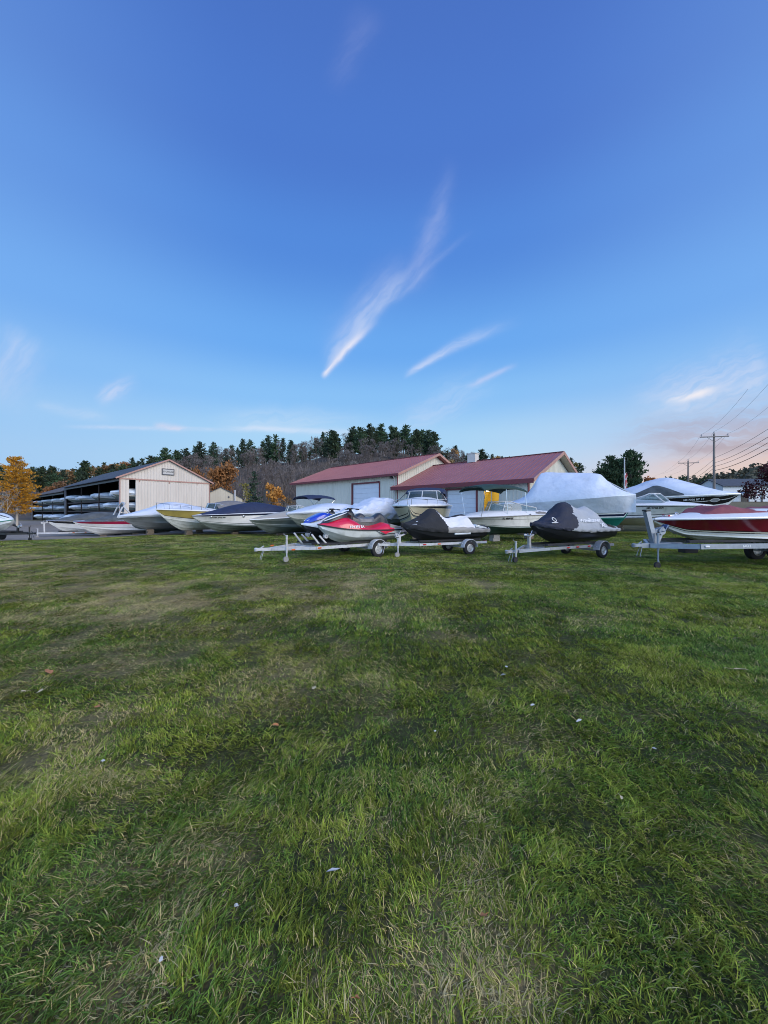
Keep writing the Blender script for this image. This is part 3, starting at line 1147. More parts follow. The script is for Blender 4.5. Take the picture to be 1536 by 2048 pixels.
    def windshield(self, sb, sf, h, base, m=None, frame=None, rake=0.45, wfrac=0.85, mid=True, fr=0.022, panes=3, s_top=None):
        """Wrap-round screen from sb (aft ends) to sf (front); base(s, y) gives the deck height."""
        m = m or GLASS
        frame = frame or STEEL
        pts = []
        nb = 5
        w0 = self.bs(sb) * wfrac
        for k in range(nb):
            t = k / (nb - 1)
            s = sb + (sf - sb) * (1 - (1 - t) ** 1.6) * 0.86
            pts.append((self.x(s), w0 * (1 - 0.30 * t ** 1.5), s))
        x1, y1, s1 = pts[-1]
        front = [(self.x(sf), y1 * 0.5, sf), (self.x(sf) + 0.03, 0, sf)]
        half = pts + front
        full = [(x, y, s) for x, y, s in half] + [(x, -y, s) for x, y, s in reversed(half[:-1])]
        lo, hi = [], []
        for i, (x, y, s) in enumerate(full):
            z = base(s, y)
            k = min(i, len(full) - 1 - i)
            hh = h * (0.35 + 0.65 * min(1, k / 3.0))
            lo.append(Vector((x, y, z)))
            hi.append(Vector((x - rake * hh, y * 0.90, z + hh)))
        g = G()
        g.loft([lo, hi])
        gl = g.build("windshield", m, self.root, smooth=25)
        f = G()
        f.tube(lo, fr * 0.8, 5)
        f.tube(hi, fr, 6)
        n = len(full)
        for i in (0, 4, n // 2, n - 5, n - 1) if mid else (0, 4, n - 5, n - 1):
            f.tube([lo[i], hi[i]], fr * 0.9, 5)
        f.build("windshield_frame", frame, gl)
        return gl

    def bimini(self, s0, s1, z, w, m, legs=(0.3,), drop=0.14, thick=0.05, frame=None, leg_base=None, sag=0.06, straight=False):
        g = G()
        rings = []
        x0, x1 = self.x(s0), self.x(s1)
        for i in range(9):
            t = i / 8
            x = x0 + (x1 - x0) * t
            zz = z - drop * abs(2 * t - 1) ** 3 - sag * 0.3 * math.sin(t * PI * 3) ** 2
            ring = []
            for k in range(11):
                a = -1 + k / 5
                ring.append((x, a * w / 2, zz - 0.10 * a * a - 0.12 * abs(a) ** 8))
            rings.append(ring + [(p[0], p[1], p[2] - thick) for p in reversed(ring)])
        g.loft(rings, True, 0, True)
        top = g.build("bimini_top", m, self.root, smooth=45)
        f = G()
        lb = leg_base if leg_base is not None else (s0 + s1) / 2
        for s_ in legs:
            xx = x0 + (x1 - x0) * s_
            zz = z - drop * abs(2 * s_ - 1) ** 3
            if straight:
                lb = min(.97, s0 + (s1 - s0) * s_)
            f.tube([(self.x(lb), -self.bs(lb) * 0.93, self.zs(lb)), (xx, -w / 2 * 0.97, zz - 0.24), (xx, -w * .3, zz - 0.10), (xx, w * .3, zz - 0.10), (xx, w / 2 * 0.97, zz - 0.24),
                    (self.x(lb), self.bs(lb) * 0.93, self.zs(lb))], 0.016, 6)
        f.bar((self.x(lb), -self.bs(lb) * 0.93, self.zs(lb) + .03), (self.x(lb), self.bs(lb) * 0.93, self.zs(lb) + .03), .02, .02)
        f.build("bimini_frame", frame or STEEL, top)
        return top

    def bow_rail(self, s0, s1, h, m=None, n=6, inset=0.92, r=0.014):
        m = m or STEEL
        f = G()
        top, foot = [], []
        for sd in (-1, 1):
            pts = []
            for i in range(n):
                s = s0 + (s1 - s0) * i / (n - 1)
                hh = h * (0.6 + 0.4 * i / (n - 1)) if i else 0.02
                pts.append(Vector((self.x(s) + 0.05 * i / n, sd * max(self.bs(s) * inset, 0.04), self.zs(s) + hh)))
            top.append(pts)
        line = top[0] + list(reversed(top[1]))
        f.tube(line, r, 6)
        for pts, sd in zip(top, (-1, 1)):
            for i in range(1, n):
                s = s0 + (s1 - s0) * i / (n - 1)
                p = pts[i]
                f.tube([(p.x - 0.03, sd * max(self.bs(s) * inset - 0.02, 0.03), self.zs(s)), p], r * 0.85, 5)
        return f.build("bow_rail", m, self.root)

    def reg(self, body, s, t, size, m, sd, sl=0.06, bold=True, name="lettering", shear=0.0):
        p0, p1 = self.side(s - sl, t, sd), self.side(s + sl, t, sd)
        up = self.side(s, min(1, t + 0.1), sd) - self.side(s, t - 0.1, sd)
        ex = (p0 - p1) if sd > 0 else (p1 - p0)
        n = ex.cross(up).normalized()
        if n.y * sd < 0:
            n = -n
        p = self.side(s, t, sd) + n * 0.012
        return lettering(body, size, m, self.root, basis(p, ex, n), name, bold, shear=shear)

    def world(self, s, y=0.0, z=0.0):
        x = self.x(s)
        return Vector((self.c.x + x * math.cos(self.rz) - y * math.sin(self.rz), self.c.y + x * math.sin(self.rz) + y * math.cos(self.rz), z))


def block(boat, s, label, m=None, sz=(0.42, 0.3), name="support_block", cat="block", y=0.0):
    """Timber or concrete cribbing under a hull."""
    p = boat.world(s, y)
    z0 = H(p.x, p.y)
    yc, zc = boat.chine_pt(s)
    top = boat.zk(s) + (zc - boat.zk(s)) * min(1, abs(y) / max(yc, 0.05)) - 0.012
    g = G()
    n = max(2, int(round(top / 0.14)))
    hh = top / n
    for i in range(n):
        a = (i % 2) * PI / 2
        ox = random.uniform(-.012, .012)
        if i % 2 == 0:
            g.box((ox, 0, hh * (i + 0.5)), (sz[0], sz[1], hh - 0.004))
        else:
            g.box((ox, 0, hh * (i + 0.5)), (sz[0] * 0.88, sz[1] * 1.12, hh - 0.004))
    o = g.build(name, m or WOODB, smooth=0)
    o.location = (p.x, p.y, z0)
    o.rotation_euler = (0, 0, boat.rz)
    tag(o, label, cat, "cribbing under the parked boats")
    return o


def wheel(parent, c, r=0.26, w=0.17, name="wheel", axis="y", rimm=None, spokes=5, side=1):
    g = G()
    g.lathe([(-w / 2, r * 0.62), (-w / 2, r * 0.86), (-w * 0.36, r), (w * 0.36, r), (w / 2, r * 0.86), (w / 2, r * 0.62), (w * 0.3, r * 0.58), (-w * 0.3, r * 0.58)], c, axis, 22)
    wh = g.build(name, RUBBER, parent, smooth=35)
    q = G()
    for sd in (-1, 1):
        q.lathe([(sd * w * 0.20, r * 0.60), (sd * w * 0.42, r * 0.60), (sd * w * 0.44, r * 0.54), (sd * w * 0.28, r * 0.46), (sd * w * 0.30, r * 0.16), (sd * w * 0.44, r * 0.12), (sd * w * 0.44, 0.004)], c, axis, 20)
        for k in range(spokes):
            a = 2 * PI * k / spokes
            ca, sa = math.cos(a) * r * 0.33, math.sin(a) * r * 0.33
            q.lathe([(sd * w * 0.27, r * 0.10), (sd * w * 0.36, r * 0.09)], (c[0] + ca, c[1], c[2] + sa) if axis == "y" else (c[0], c[1] + ca, c[2] + sa), axis, 8)
    q.build("wheel_rim", rimm or RIM, wh, smooth=30)
    return wh


def fender(parent, c, r, w, m, name="fender"):
    g = G()
    rings = []
    for i in range(11):
        a = PI * (0.02 + 0.96 * i / 10)
        ro, ri = r * 1.28, r * 1.22
        rings.append([(c[0] + math.cos(a) * ri, c[1] - w / 2, c[2] + math.sin(a) * ri), (c[0] + math.cos(a) * ro, c[1] - w / 2 * 0.94, c[2] + math.sin(a) * ro),
                      (c[0] + math.cos(a) * ro, c[1] + w / 2 * 0.94, c[2] + math.sin(a) * ro), (c[0] + math.cos(a) * ri, c[1] + w / 2, c[2] + math.sin(a) * ri)])
    g.loft(rings, True, 0, True)
    return g.build(name, m, parent, smooth=40)


def trailer(label, axle, theta, Lt, Lb, track, zr, r, m, width=None, posts=((2.0, 0.0),), post_h=0.6, jack=(0.35, 0.0), vee=1.5, rail=(0.055, 0.10), tail=True, group=None,
            fend=True, jack_top=0.75, winch=True, vpost=False, rear_bar=True, mk=((0.55, ORANGEL), (0.75, ORANGEL)), bunks=((-0.3,), (0.3,)), zt=None, name="boat_trailer", axles=1, spk=5, lettertxt=None):
    """Boat trailer: origin under the axle, +x to the coupler."""
    root = thing(name, label, "trailer", (axle[0], axle[1], H(axle[0], axle[1])), R(theta) + PI, group)
    width = width or track - 0.25
    hw = width / 2
    zt = zt or zr
    g = G()
    xj = Lt - vee
    g.bar((Lt - 0.1, 0, zt), (xj - 0.35, 0, zr - 0.03), rail[0] * 1.25, rail[1])
    for sd in (-1, 1):
        g.bar((Lt - 0.35, sd * 0.05, zt), (xj, sd * hw, zr), rail[0], rail[1])
        g.bar((xj, sd * hw, zr), (-Lb, sd * hw, zr), rail[0], rail[1])
    for xx in (xj - 0.05, 0.35 * xj, -Lb + 0.08):
        g.bar((xx, -hw, zr - 0.02), (xx, hw, zr - 0.02), rail[0], rail[1] * 0.8)
    for a in range(axles):
        xa = -a * r * 2.4
        g.bar((xa, -track / 2 + 0.05, r), (xa, track / 2 - 0.05, r), 0.06, 0.06)
        for sd in (-1, 1):
            g.bar((xa + 0.25, sd * hw, zr - 0.06), (xa - 0.25, sd * hw, zr - 0.06), 0.05, 0.04)
            g.bar((xa, sd * hw, r), (xa, sd * hw, zr - 0.06), 0.05, 0.08)
    g.build("trailer_frame", m, root, smooth=0)
    c = G()
    c.bar((Lt - 0.12, 0, zt + 0.01), (Lt + 0.10, 0, zt + 0.01), 0.09, 0.08)
    c.lathe([(-0.05, 0.05), (0.03, 0.06), (0.055, 0.03)], (Lt + 0.12, 0, zt + 0.01), "z", 12)
    c.bar((Lt - 0.02, 0, zt + 0.05), (Lt - 0.12, 0, zt + 0.11), 0.03, 0.02)
    c.build("coupler", m, root)
    ch = G()
    for sd in (-1, 1):
        ch.tube([(Lt - 0.1, sd * 0.04, zt - 0.04), (Lt - 0.04, sd * 0.06, zt - 0.22), (Lt - 0.02, sd * 0.06, zt - 0.30)], 0.008, 5)
    ch.build("safety_chain", m, root)
    j = G()
    xk, yk = Lt - jack[0], jack[1]
    j.tube([(xk, yk, 0.17), (xk, yk, zt + 0.02)], 0.022, 8)
    j.tube([(xk, yk, zt - 0.12), (xk, yk, jack_top)], 0.032, 8)
    j.tube([(xk, yk, jack_top), (xk, yk, jack_top + 0.03)], 0.04, 8)
    j.tube([(xk, yk, jack_top + 0.02), (xk + 0.09, yk, jack_top + 0.05), (xk + 0.09, yk, jack_top + 0.11)], 0.009, 5)
    j.bar((xk, yk, zt + 0.03), (xk, 0, zt + 0.03), 0.06, 0.05)
    j.bar((xk - 0.02, yk, 0.19), (xk + 0.03, yk, 0.09), 0.05, 0.012)
    jk = j.build("jack", m, root)
    w_ = G()
    w_.lathe([(-0.03, 0.02), (-0.03, 0.085), (0.03, 0.085), (0.03, 0.02)], (xk + 0.03, yk, 0.085), "y", 14)
    w_.build("jack_wheel", RUBBER if m is not WPAINT else GREYPL, jk)
    for xp, yp in posts:
        w = G()
        if vpost:
            w.bar((xp + 0.28, yp, zr), (xp + 0.62, yp, zr + 0.42), 0.05, 0.05)
            w.bar((xp, yp, zr), (xp + 0.34, yp, zr + post_h), 0.05, 0.05)
        else:
            w.bar((xp, yp, zr - 0.02), (xp + 0.02, yp, zr + post_h), 0.08, 0.08)
            w.bar((xp + 0.02, yp, zr + post_h - 0.06), (xp - 0.22, yp, zr + post_h + 0.02), 0.05, 0.05)
        wp = w.build("winch_post", m, root, smooth=0)
        if winch:
            q = G()
            q.lathe([(-0.06, 0.07), (-0.04, 0.07), (-0.04, 0.035), (0.04, 0.035), (0.04, 0.07), (0.06, 0.07)], (xp + 0.12, yp, zr + post_h - 0.02), "y", 12)
            q.tube([(xp + 0.12, yp + 0.06, zr + post_h - 0.02), (xp + 0.12, yp + 0.12, zr + post_h - 0.02), (xp + 0.02, yp + 0.12, zr + post_h + 0.14)], 0.012, 5)
            q.build("winch", STEEL if m is not WPAINT else WPAINT, wp)
            b = G()
            b.lathe([(-0.07, 0.03), (-0.03, 0.055), (0.03, 0.055), (0.07, 0.03)], (xp - 0.22, yp, zr + post_h + 0.05), "y", 12)
            b.build("bow_roller", RUBBER, wp)
    for b0 in bunks:
        y = b0[0]
        b = G()
        b.bar((xj - 0.1, y, zr + 0.10), (-Lb + 0.15, y, zr + 0.10), 0.10, 0.06)
        for xx in (xj * 0.5, -Lb * 0.5):
            b.bar((xx, y, zr - 0.02), (xx, y, zr + 0.08), 0.05, 0.05)
        b.build("bunk", CARPET, root, smooth=0)
    for a in range(axles):
        for sd in (-1, 1):
            cc = (-a * r * 2.4, sd * track / 2, r)
            wheel(root, cc, r, r * 0.62, spokes=spk)
            if fend:
                f = fender(root, (cc[0], cc[1], r * 1.06), r, r * 0.92, m)
                fb = G()
                fb.bar((cc[0] + r * 1.2, sd * hw, zr), (cc[0] + r * 1.2, cc[1], zr), 0.03, 0.03)
                fb.build("fender_bracket", m, f, smooth=0)
    for sd in (-1, 1):
        for q, lm in mk:
            l = G()
            l.box((xj * q, sd * (hw + rail[0] / 2 + 0.014), zr + 0.005), (0.12, 0.024, 0.045))
            l.build("marker_light", lm, root, bevel=0.008)
        if tail:
            l = G()
            l.box((-Lb - 0.016, sd * (hw - 0.10), zr + 0.01), (0.03, 0.16, 0.08))
            l.build("tail_light", REDL, root, bevel=0.012)
    if lettertxt:
        for sd in (1,):
            lettering(lettertxt, 0.085, LETTERW, root, basis((xj - 1.35, sd * (hw + rail[0] / 2 + 0.004), zr), (-1, 0, 0), (0, 1, 0)), bold=True)
    return root


# ---------------------------------------------------------------- jet skis


class Ski:
    def __init__(self, label, nose, phi, z, L=3.15, W=1.12, name="jet_ski", group="personal watercraft on the lawn"):
        self.L, self.W = L, W
        d = Vector((math.cos(R(phi)), math.sin(R(phi)), 0))
        c = Vector((nose[0], nose[1], 0)) + d * L / 2
        self.rz = R(phi) + PI
        self.root = thing(name, label, "jet ski", (c.x, c.y, H(c.x, c.y) + z), self.rz, group)

    def x(self, s):
        return (s - 0.5) * self.L

    W_ = [(0, .86), (.08, .93), (.25, 1.0), (.5, 1.0), (.65, .96), (.78, .82), (.88, .58), (.95, .33), (.985, .15), (1, .03)]
    ZB = [(0, .43), (.3, .44), (.6, .47), (.8, .53), (.92, .60), (1, .66)]
    ZK = [(0, .03), (.55, .0), (.72, .03), (.84, .14), (.93, .34), (.98, .53), (1, .63)]

    def hw(self, s):
        return self.W / 2 * smooth_interp(self.W_, s)

    def zb(self, s):
        return smooth_interp(self.ZB, s)

    def hull(self, mats, band=1):
        g = G()
        rings = []
        n = 26
        for i in range(n):
            s = (i / (n - 1)) ** 0.8
            w, zb, zk = self.hw(s), self.zb(s), smooth_interp(self.ZK, s)
            zc = min(zb - 0.02, max(zk + 0.02, 0.19 + 0.35 * max(0, (s - .6) / .4) ** 1.6))
            wc = w * 0.80
            half = [(0, zk), (wc * .45, zk + (zc - zk) * .45), (wc * .5, zk + (zc - zk) * .42), (wc, zc), (wc + .02, zc + .012), (w * .93, zc + (zb - zc) * .55), (w * .96, zb - .05), (w, zb - .045), (w + .018, zb - .04), (w + .018, zb), (w, zb + .004)]
            rings.append([(self.x(s), -y, z) for y, z in reversed(half)] + [(self.x(s), y, z) for y, z in half[1:]])
        h = 11

        def mf(i, k):
            j = k - (h - 1) if k >= h - 1 else (h - 2 - k)
            return band if j >= 7 else 0
        g.loft(rings, False, 0, False, mf)
        g.add(rings[0], [tuple(range(len(rings[0])))], 0)
        return g.build("hull", mats, self.root, smooth=38)

    TOP = [(0, .50), (.07, .52), (.14, .60), (.22, .70), (.30, .66), (.42, .60), (.55, .66), (.64, .84), (.72, .90), (.80, .86), (.90, .76), (.97, .68), (1, .665)]
    SHO = [(0, .48), (.07, .49), (.14, .55), (.20, .64), (.28, .58), (.42, .50), (.52, .54), (.62, .72), (.70, .78), (.80, .74), (.9, .68), (.97, .66), (1, .662)]

    def deck(self, mats, mf=None):
        g = G()
        rings = []
        n = 34
        for i in range(n):
            s = i / (n - 1)
            w, zb = self.hw(s), self.zb(s) + .004
            zt, zsd = smooth_interp(self.TOP, s), max(smooth_interp(self.SHO, s), zb + .01)
            half = [(w, zb), (w * .97, zb + (zsd - zb) * .35), (w * .86, zb + (zsd - zb) * .8), (w * .74, zsd), (w * .5, zsd + (zt - zsd) * .55), (w * .28, zt - .01), (0, zt)]
            rings.append([(self.x(s), -y, z) for y, z in half] + [(self.x(s), y, z) for y, z in reversed(half[:-1])])
        g.loft(rings, False, 0, False, mf)
        for e in (0, -1):
            g.add(rings[e], [tuple(range(len(rings[e])))], mf(0, 0) if (mf and e == 0) else 0)
        return g.build("deck", mats, self.root, smooth=45)

    def loft_top(self, name, prof, wprof, zlow, m, parent=None, n=22, sq=0.55):
        """A raised body (seat, hood): profile of top heights and half widths along s."""
        g = G()
        rings = []
        s0, s1 = prof[0][0], prof[-1][0]
        for i in range(n):
            s = s0 + (s1 - s0) * i / (n - 1)
            zt = smooth_interp(prof, s)
            w = smooth_interp(wprof, s)
            zl = min(zlow(s), zt - .015)
            half = [(w * 1.04, zl)]
            for j in range(6):
                a = PI / 2 * j / 5
                half.append((w * math.cos(a) ** sq, zl + (zt - zl) * (0.35 + 0.65 * math.sin(a) ** 0.8)))
            rings.append([(self.x(s), -y, z) for y, z in half] + [(self.x(s), y, z) for y, z in reversed(half[:-1])])
        g.loft(rings)
        for e in (0, -1):
            g.add(rings[e], [tuple(range(len(rings[e])))])
        return g.build(name, m, parent or self.root, smooth=50)

    def body_parts(self, hood_m, seat_m, seat_hi, accent):
        ztop = lambda s: smooth_interp(self.TOP, s) - .05
        self.loft_top("seat", [(.10, .64), (.14, .82), (.19, .97), (.23, 1.02), (.27, .95), (.32, .86), (.42, .82), (.52, .86), (.60, .93)],
                      [(.10, .13), (.16, .19), (.23, .18), (.30, .21), (.45, .21), (.55, .17), (.60, .14)], lambda s: smooth_interp(self.TOP, s) - .04, seat_m)
        self.loft_top("seat_pad", [(.295, .86), (.34, .875), (.42, .845), (.50, .875), (.55, .90)],
                      [(.295, .10), (.34, .225), (.45, .222), (.52, .19), (.55, .10)], lambda s: .70, seat_hi)
        self.loft_top("hood", [(.62, 1.0), (.68, 1.03), (.74, 1.0), (.82, .91), (.90, .80), (.955, .70), (.975, .675)],
                      [(.62, .13), (.68, .19), (.76, .235), (.84, .235), (.91, .18), (.975, .03)], ztop, hood_m)
        self.loft_top("console", [(.555, .86), (.585, 1.06), (.62, 1.09), (.66, 1.07), (.70, 1.01)],
                      [(.555, .11), (.62, .13), (.70, .10)], ztop, BLACKPL)
        for sd in (-1, 1):
            g = G()
            g.tube([(self.x(.945), sd * .10, .755), (self.x(.86), sd * .225, .86), (self.x(.76), sd * .245, .965), (self.x(.69), sd * .20, 1.03)], [.012, .022, .022, .012], 6)
            g.build("trim_strip", accent, self.root)
        hb = G()
        hb.tube([(self.x(.60), 0, 1.06), (self.x(.61), 0, 1.14)], .05, 8)
        hb.tube([(self.x(.585), -.39, 1.135), (self.x(.60), -.2, 1.155), (self.x(.612), 0, 1.15), (self.x(.60), .2, 1.155), (self.x(.585), .39, 1.135)], .017, 8)
        h = hb.build("handlebar", BLACKPL, self.root)
        for sd in (-1, 1):
            g = G()
            g.tube([(self.x(.587), sd * .26, 1.145), (self.x(.583), sd * .41, 1.133)], .023, 8)
            g.build("grip", RUBBER, h)
            g = G()
            g.tube([(self.x(.60), sd * .21, 1.15), (self.x(.615), sd * .27, 1.15), (self.x(.612), sd * .36, 1.142)], .008, 5)
            g.build("lever", STEEL, h)
        c = G()
        c.box((self.x(.612), 0, 1.165), (.16, .15, .05))
        c.build("control_pad", BLACKPL, h, bevel=.02)
        for sd in (-1, 1):
            g = G()
            g.loft([[(self.x(.67) + a * .12, sd * (.30 + .09 * b), .86 + .06 * b + .05 * a) for a in (0, .5, 1)] for b in (0, .5, 1)])
            g.loft([[(self.x(.67) + a * .12, sd * (.30 + .09 * b), .84 + .06 * b + .05 * a) for a in (0, .5, 1)] for b in (0, .5, 1)])
            g.build("mirror_cowl", BLACKPL, self.root)

    def platform(self, m, ext=0.0):
        g = G()
        rings = []
        for s in (-.03 - ext, -.01 - ext, .03, .12, .18):
            w = self.hw(max(0, s)) * (0.62 if s < -.02 else 0.95)
            zt = interp([(-.1, .50), (.0, .515), (.12, .60), (.18, .64)], s)
            rings.append([(self.x(s), -w, zt - .14), (self.x(s), -w, zt - .02), (self.x(s), -w * .85, zt), (self.x(s), w * .85, zt), (self.x(s), w, zt - .02), (self.x(s), w, zt - .14)])
        g.loft(rings, True, 0, True)
        return g.build("boarding_platform", m, self.root, smooth=35)

    def side_pt(self, s, z, sd):
        w, zb = self.hw(s), self.zb(s)
        return Vector((self.x(s), sd * w * .97, z))

    def cover(self, prof, mats, mf, skirt=.14, n=90, seed=3, s0=-.02, wr=.012):
        r = random.Random(seed)
        ph = [r.uniform(0, 6) for _ in range(6)]
        g = G()
        rings = []
        na = 25
        for i in range(n):
            s = s0 + (1.012 - s0) * i / (n - 1)
            sc = min(max(s, 0), 1)
            w = self.hw(sc) + .035
            zb = self.zb(sc)
            h = max(.02, smooth_interp(prof, s) - zb)
            half = [(w - .02 + wr * math.sin(s * 60 + ph[0]), zb - skirt), (w + wr * .6 * math.sin(s * 45 + ph[1]), zb - skirt * .4), (w, zb + .02)]
            ridge = .55 + .35 * min(1, h / .35)
            for j in range(1, na):
                a = PI / 2 * j / (na - 1)
                y = w * math.cos(a) ** (0.85 + 0.5 * ridge)
                z = zb + .02 + h * math.sin(a) ** (1.2 + 0.5 * ridge)
                q = wr * (math.sin(s * 26 + a * 6 + ph[2]) + .8 * math.sin(s * 58 - a * 11 + ph[3]) + .6 * math.sin(a * 15 + s * 12 + ph[4])) * math.sin(2 * a)
                half.append((max(y, 0) if j < na - 1 else 0, z + q))
            rings.append([(self.x(s), -y, z) for y, z in half] + [(self.x(s), y, z) for y, z in reversed(half[:-1])])
        self.ring_n = len(rings[0])
        g.loft(rings, False, 0, False, lambda i, k: mf(s0 + (1.012 - s0) * (i + .5) / (n - 1), min(k, self.ring_n - 2 - k) / (self.ring_n / 2 - 1)))
        for e in (0, -1):
            g.add(rings[e], [tuple(range(len(rings[e])))], mf(s0 if e == 0 else 1.0, 0.3))
        return g.build("cover", mats, self.root, smooth=55)
# ---------------------------------------------------------------- the parked boats, row by row
GR = "boats parked on the lawn"
# 1: white hull, black stripe, grey canvas, on its trailer
b = Boat("runabout", "low white boat with a black side stripe under a sagging grey canvas cover", (-23.75, 26.0), 46, 6.2, 2.05, .14, 1.16, 1.22, chine=.34, group=GR)
b.hull([(.55, 0), (.62, 2), (.86, 2), (1, 0)], [WHITE, WHITE, BLACKG])
b.deck(DECK, camber=.05)
b.rub_rail(STEEL)
b.cover([(0, .22), (.15, .42), (.45, .60), (.62, .55), (.8, .22), (.93, .02)], GREYC, s0=.02, s1=.93, skirt=.03, wr=.03, pw=(.9, 1.0))
trailer("white trailer under the low boat with the black stripe, winch post clear of its bow", (b.world(.36).x, b.world(.36).y), 46, 4.9, 1.2, 1.9, .32, .28, WPAINT, width=1.3,
        posts=((4.05, 0),), post_h=.75, jack=(.5, .14), jack_top=.62, bunks=((-.35,), (.35,)), group="boat trailers")
# 2: crimson striped boat with a white tower
b = Boat("runabout", "white boat with a crimson bow stripe and a white tower frame", (-21.0, 25.0), 46, 5.8, 2.0, .14, 1.12, 1.10, chine=.30, group=GR)
b.hull([(.2, 0), (.25, 3), (.38, 0), (.62, 0), (.93, 2), (1, 0)], [WHITE, WHITE, CRIMSON, GREYPL])
b.deck(DECK, camber=.06)
b.rub_rail(STEEL)
b.cover([(.1, .2), (.3, .45), (.55, .45), (.75, .2), (.9, .03)], GREYC, s0=.08, s1=.9, skirt=.02, wr=.02, mf=None)
g = G()
g.loft([[(b.x(s), y * b.bs(s), b.zs(s) + .06 + .30 * (1 - y * y)) for y in (-.95, -.5, 0, .5, .95)] for s in (.28, .42, .50)])
g.build("cowling", CRIMSON, b.root)
g = G()
for sd in (-1, 1):
    g.tube([(b.x(.40), sd * .92, 1.05), (b.x(.54), sd * .84, 2.15), (b.x(.52), sd * .6, 2.36), (b.x(.52), 0, 2.42)], .06, 8)
    g.tube([(b.x(.62), sd * .86, 1.05), (b.x(.55), sd * .83, 2.1)], .05, 8)
g.build("tower", WPAINT, b.root)
g = G()
g.loft([[(b.x(.52) + .03, y, z) for y in (-.66, 0, .66)] for z in (1.75, 2.3)])
g.build("tower_screen", GREYC, b.root)
block(b, .72, "timber blocks under the bow of the crimson striped boat")
block(b, .25, "timber blocks under the stern of the crimson striped boat")
# 3: silver low boat
b = Boat("runabout", "low silver green boat squeezed beside the large shrink-wrapped one", (-19.4, 26.0), 46, 5.4, 1.95, .16, 1.20, 1.22, chine=.34, group=GR)
b.hull([(.5, 1), (1, 0)], [SILVER, SAGE], bottom=1)
b.deck(DECK, camber=.05)
b.rub_rail(STEEL)
b.cover([(0, .1), (.2, .36), (.5, .42), (.75, .2), (.97, .02)], WRAPD, s0=.0, s1=.97, skirt=.12, wr=.015)
block(b, .7, "timber blocks under the low silver green boat")
# 4: white wrap over a silver hull
b = Boat("cabin_boat", "silver hulled boat under taut white shrink wrap in front of the shed door", (-17.1, 23.8), 47, 6.4, 2.25, .40, 1.40, 1.26, chine=.36, group=GR)
b.hull([(.32, 0), (.36, 1), (.62, 0), (1, 0)], [GREYG, SAGE], bottom=0)
b.deck(DECK, camber=.05)
b.cover([(0, .05), (.12, .28), (.30, .62), (.48, .86), (.58, .84), (.74, .45), (.9, .18), (1, .04)], WRAP, skirt=.12, wr=.02, pw=(.75, 1.05))
for s in (.46, .56, .64):
    g = G()
    p = b.side(s, .9, 1)
    g.tube([p + Vector((0, .06, -.1)), p + Vector((0, .05, .25)), p + Vector((-.25, -.06, .42))], .014, 5)
    g.build("grab_rail", STEEL, b.root)
block(b, .72, "timber blocks under the bow of the silver shrink-wrapped boat")
block(b, .22, "timber blocks under the stern of the silver shrink-wrapped boat")
# 5: yellow boat
b = Boat("cuddy_boat", "faded yellow and white boat with a high bow rail and folded grey top", (-14.5, 23.5), 49, 6.6, 2.35, .32, 1.55, 1.72, chine=.42, group=GR)
b.hull([(.10, 1), (.28, 1), (.33, 2), (.94, 0), (1, 1)], [YELLOW, OFFWHITE, BLACKG], bottom=1)
b.deck(DECK, crown=[(0, .0), (.35, .06), (.55, .16), (.8, .1), (1, .0)], camber=.06)
b.rub_rail(WHITE, .035)
b.bow_rail(.55, .99, .42, n=6)
b.windshield(.30, .52, .42, lambda s, y: b.zs(s) + .14)
g = G()
rings = []
for i in range(11):
    t = i / 10
    s = .06 + .40 * t
    hh = .30 + .42 * math.sin(PI * min(1, .15 + t * .75)) ** .8
    rings.append([(b.x(s), a * b.bs(s) * (.95 - .1 * (1 - abs(a))), b.zs(s) + .1 + hh * (1 - abs(a) ** 3) + .02 * math.sin(7 * t + 5 * a)) for a in [k / 5 - 1 for k in range(11)]])
g.loft(rings)
g.build("convertible_top", BROWNC, b.root, smooth=60)
block(b, .70, "tall timber crib under the bow of the yellow boat")
block(b, .20, "timber blocks under the stern of the yellow boat")
# 6: white boat with navy cover
b = Boat("bowrider", "glossy white boat with a domed navy cover and a dark belt stripe", (-12.2, 23.5), 46, 7.2, 2.35, .20, 1.46, 1.30, chine=.36, group=GR)
b.hull([(.12, 2), (.18, 0), (.24, 2), (.88, 0), (.98, 1), (1, 0)], [WHITE, NAVYG, SAGE], bottom=2)
b.deck(DECK, crown=[(0, .2), (.3, .34), (.5, .30), (.8, .14), (1, .02)], camber=.06)
b.rub_rail(BLACKPL, .03)
b.cover([(.05, .36), (.2, .58), (.42, .80), (.6, .66), (.8, .30), (.93, .12)], NAVYC, s0=.05, s1=.93, skirt=-.05, over=-.1, wr=.02, pw=(.8, 1.2))
b.reg("NH 2715 PB", .80, .74, .14, LETTERK, 1)
for s in (.86, .60):
    g = G()
    p = b.side(s, .84, 1)
    g.lathe([(0, .09), (.02, .075), (.025, .002)], (p.x, p.y, p.z), "y", 14)
    g.build("emblem", STEEL, b.root)
block(b, .62, "low timber blocks under the middle of the navy covered boat")
block(b, .18, "timber blocks under the stern of the navy covered boat", y=.4)
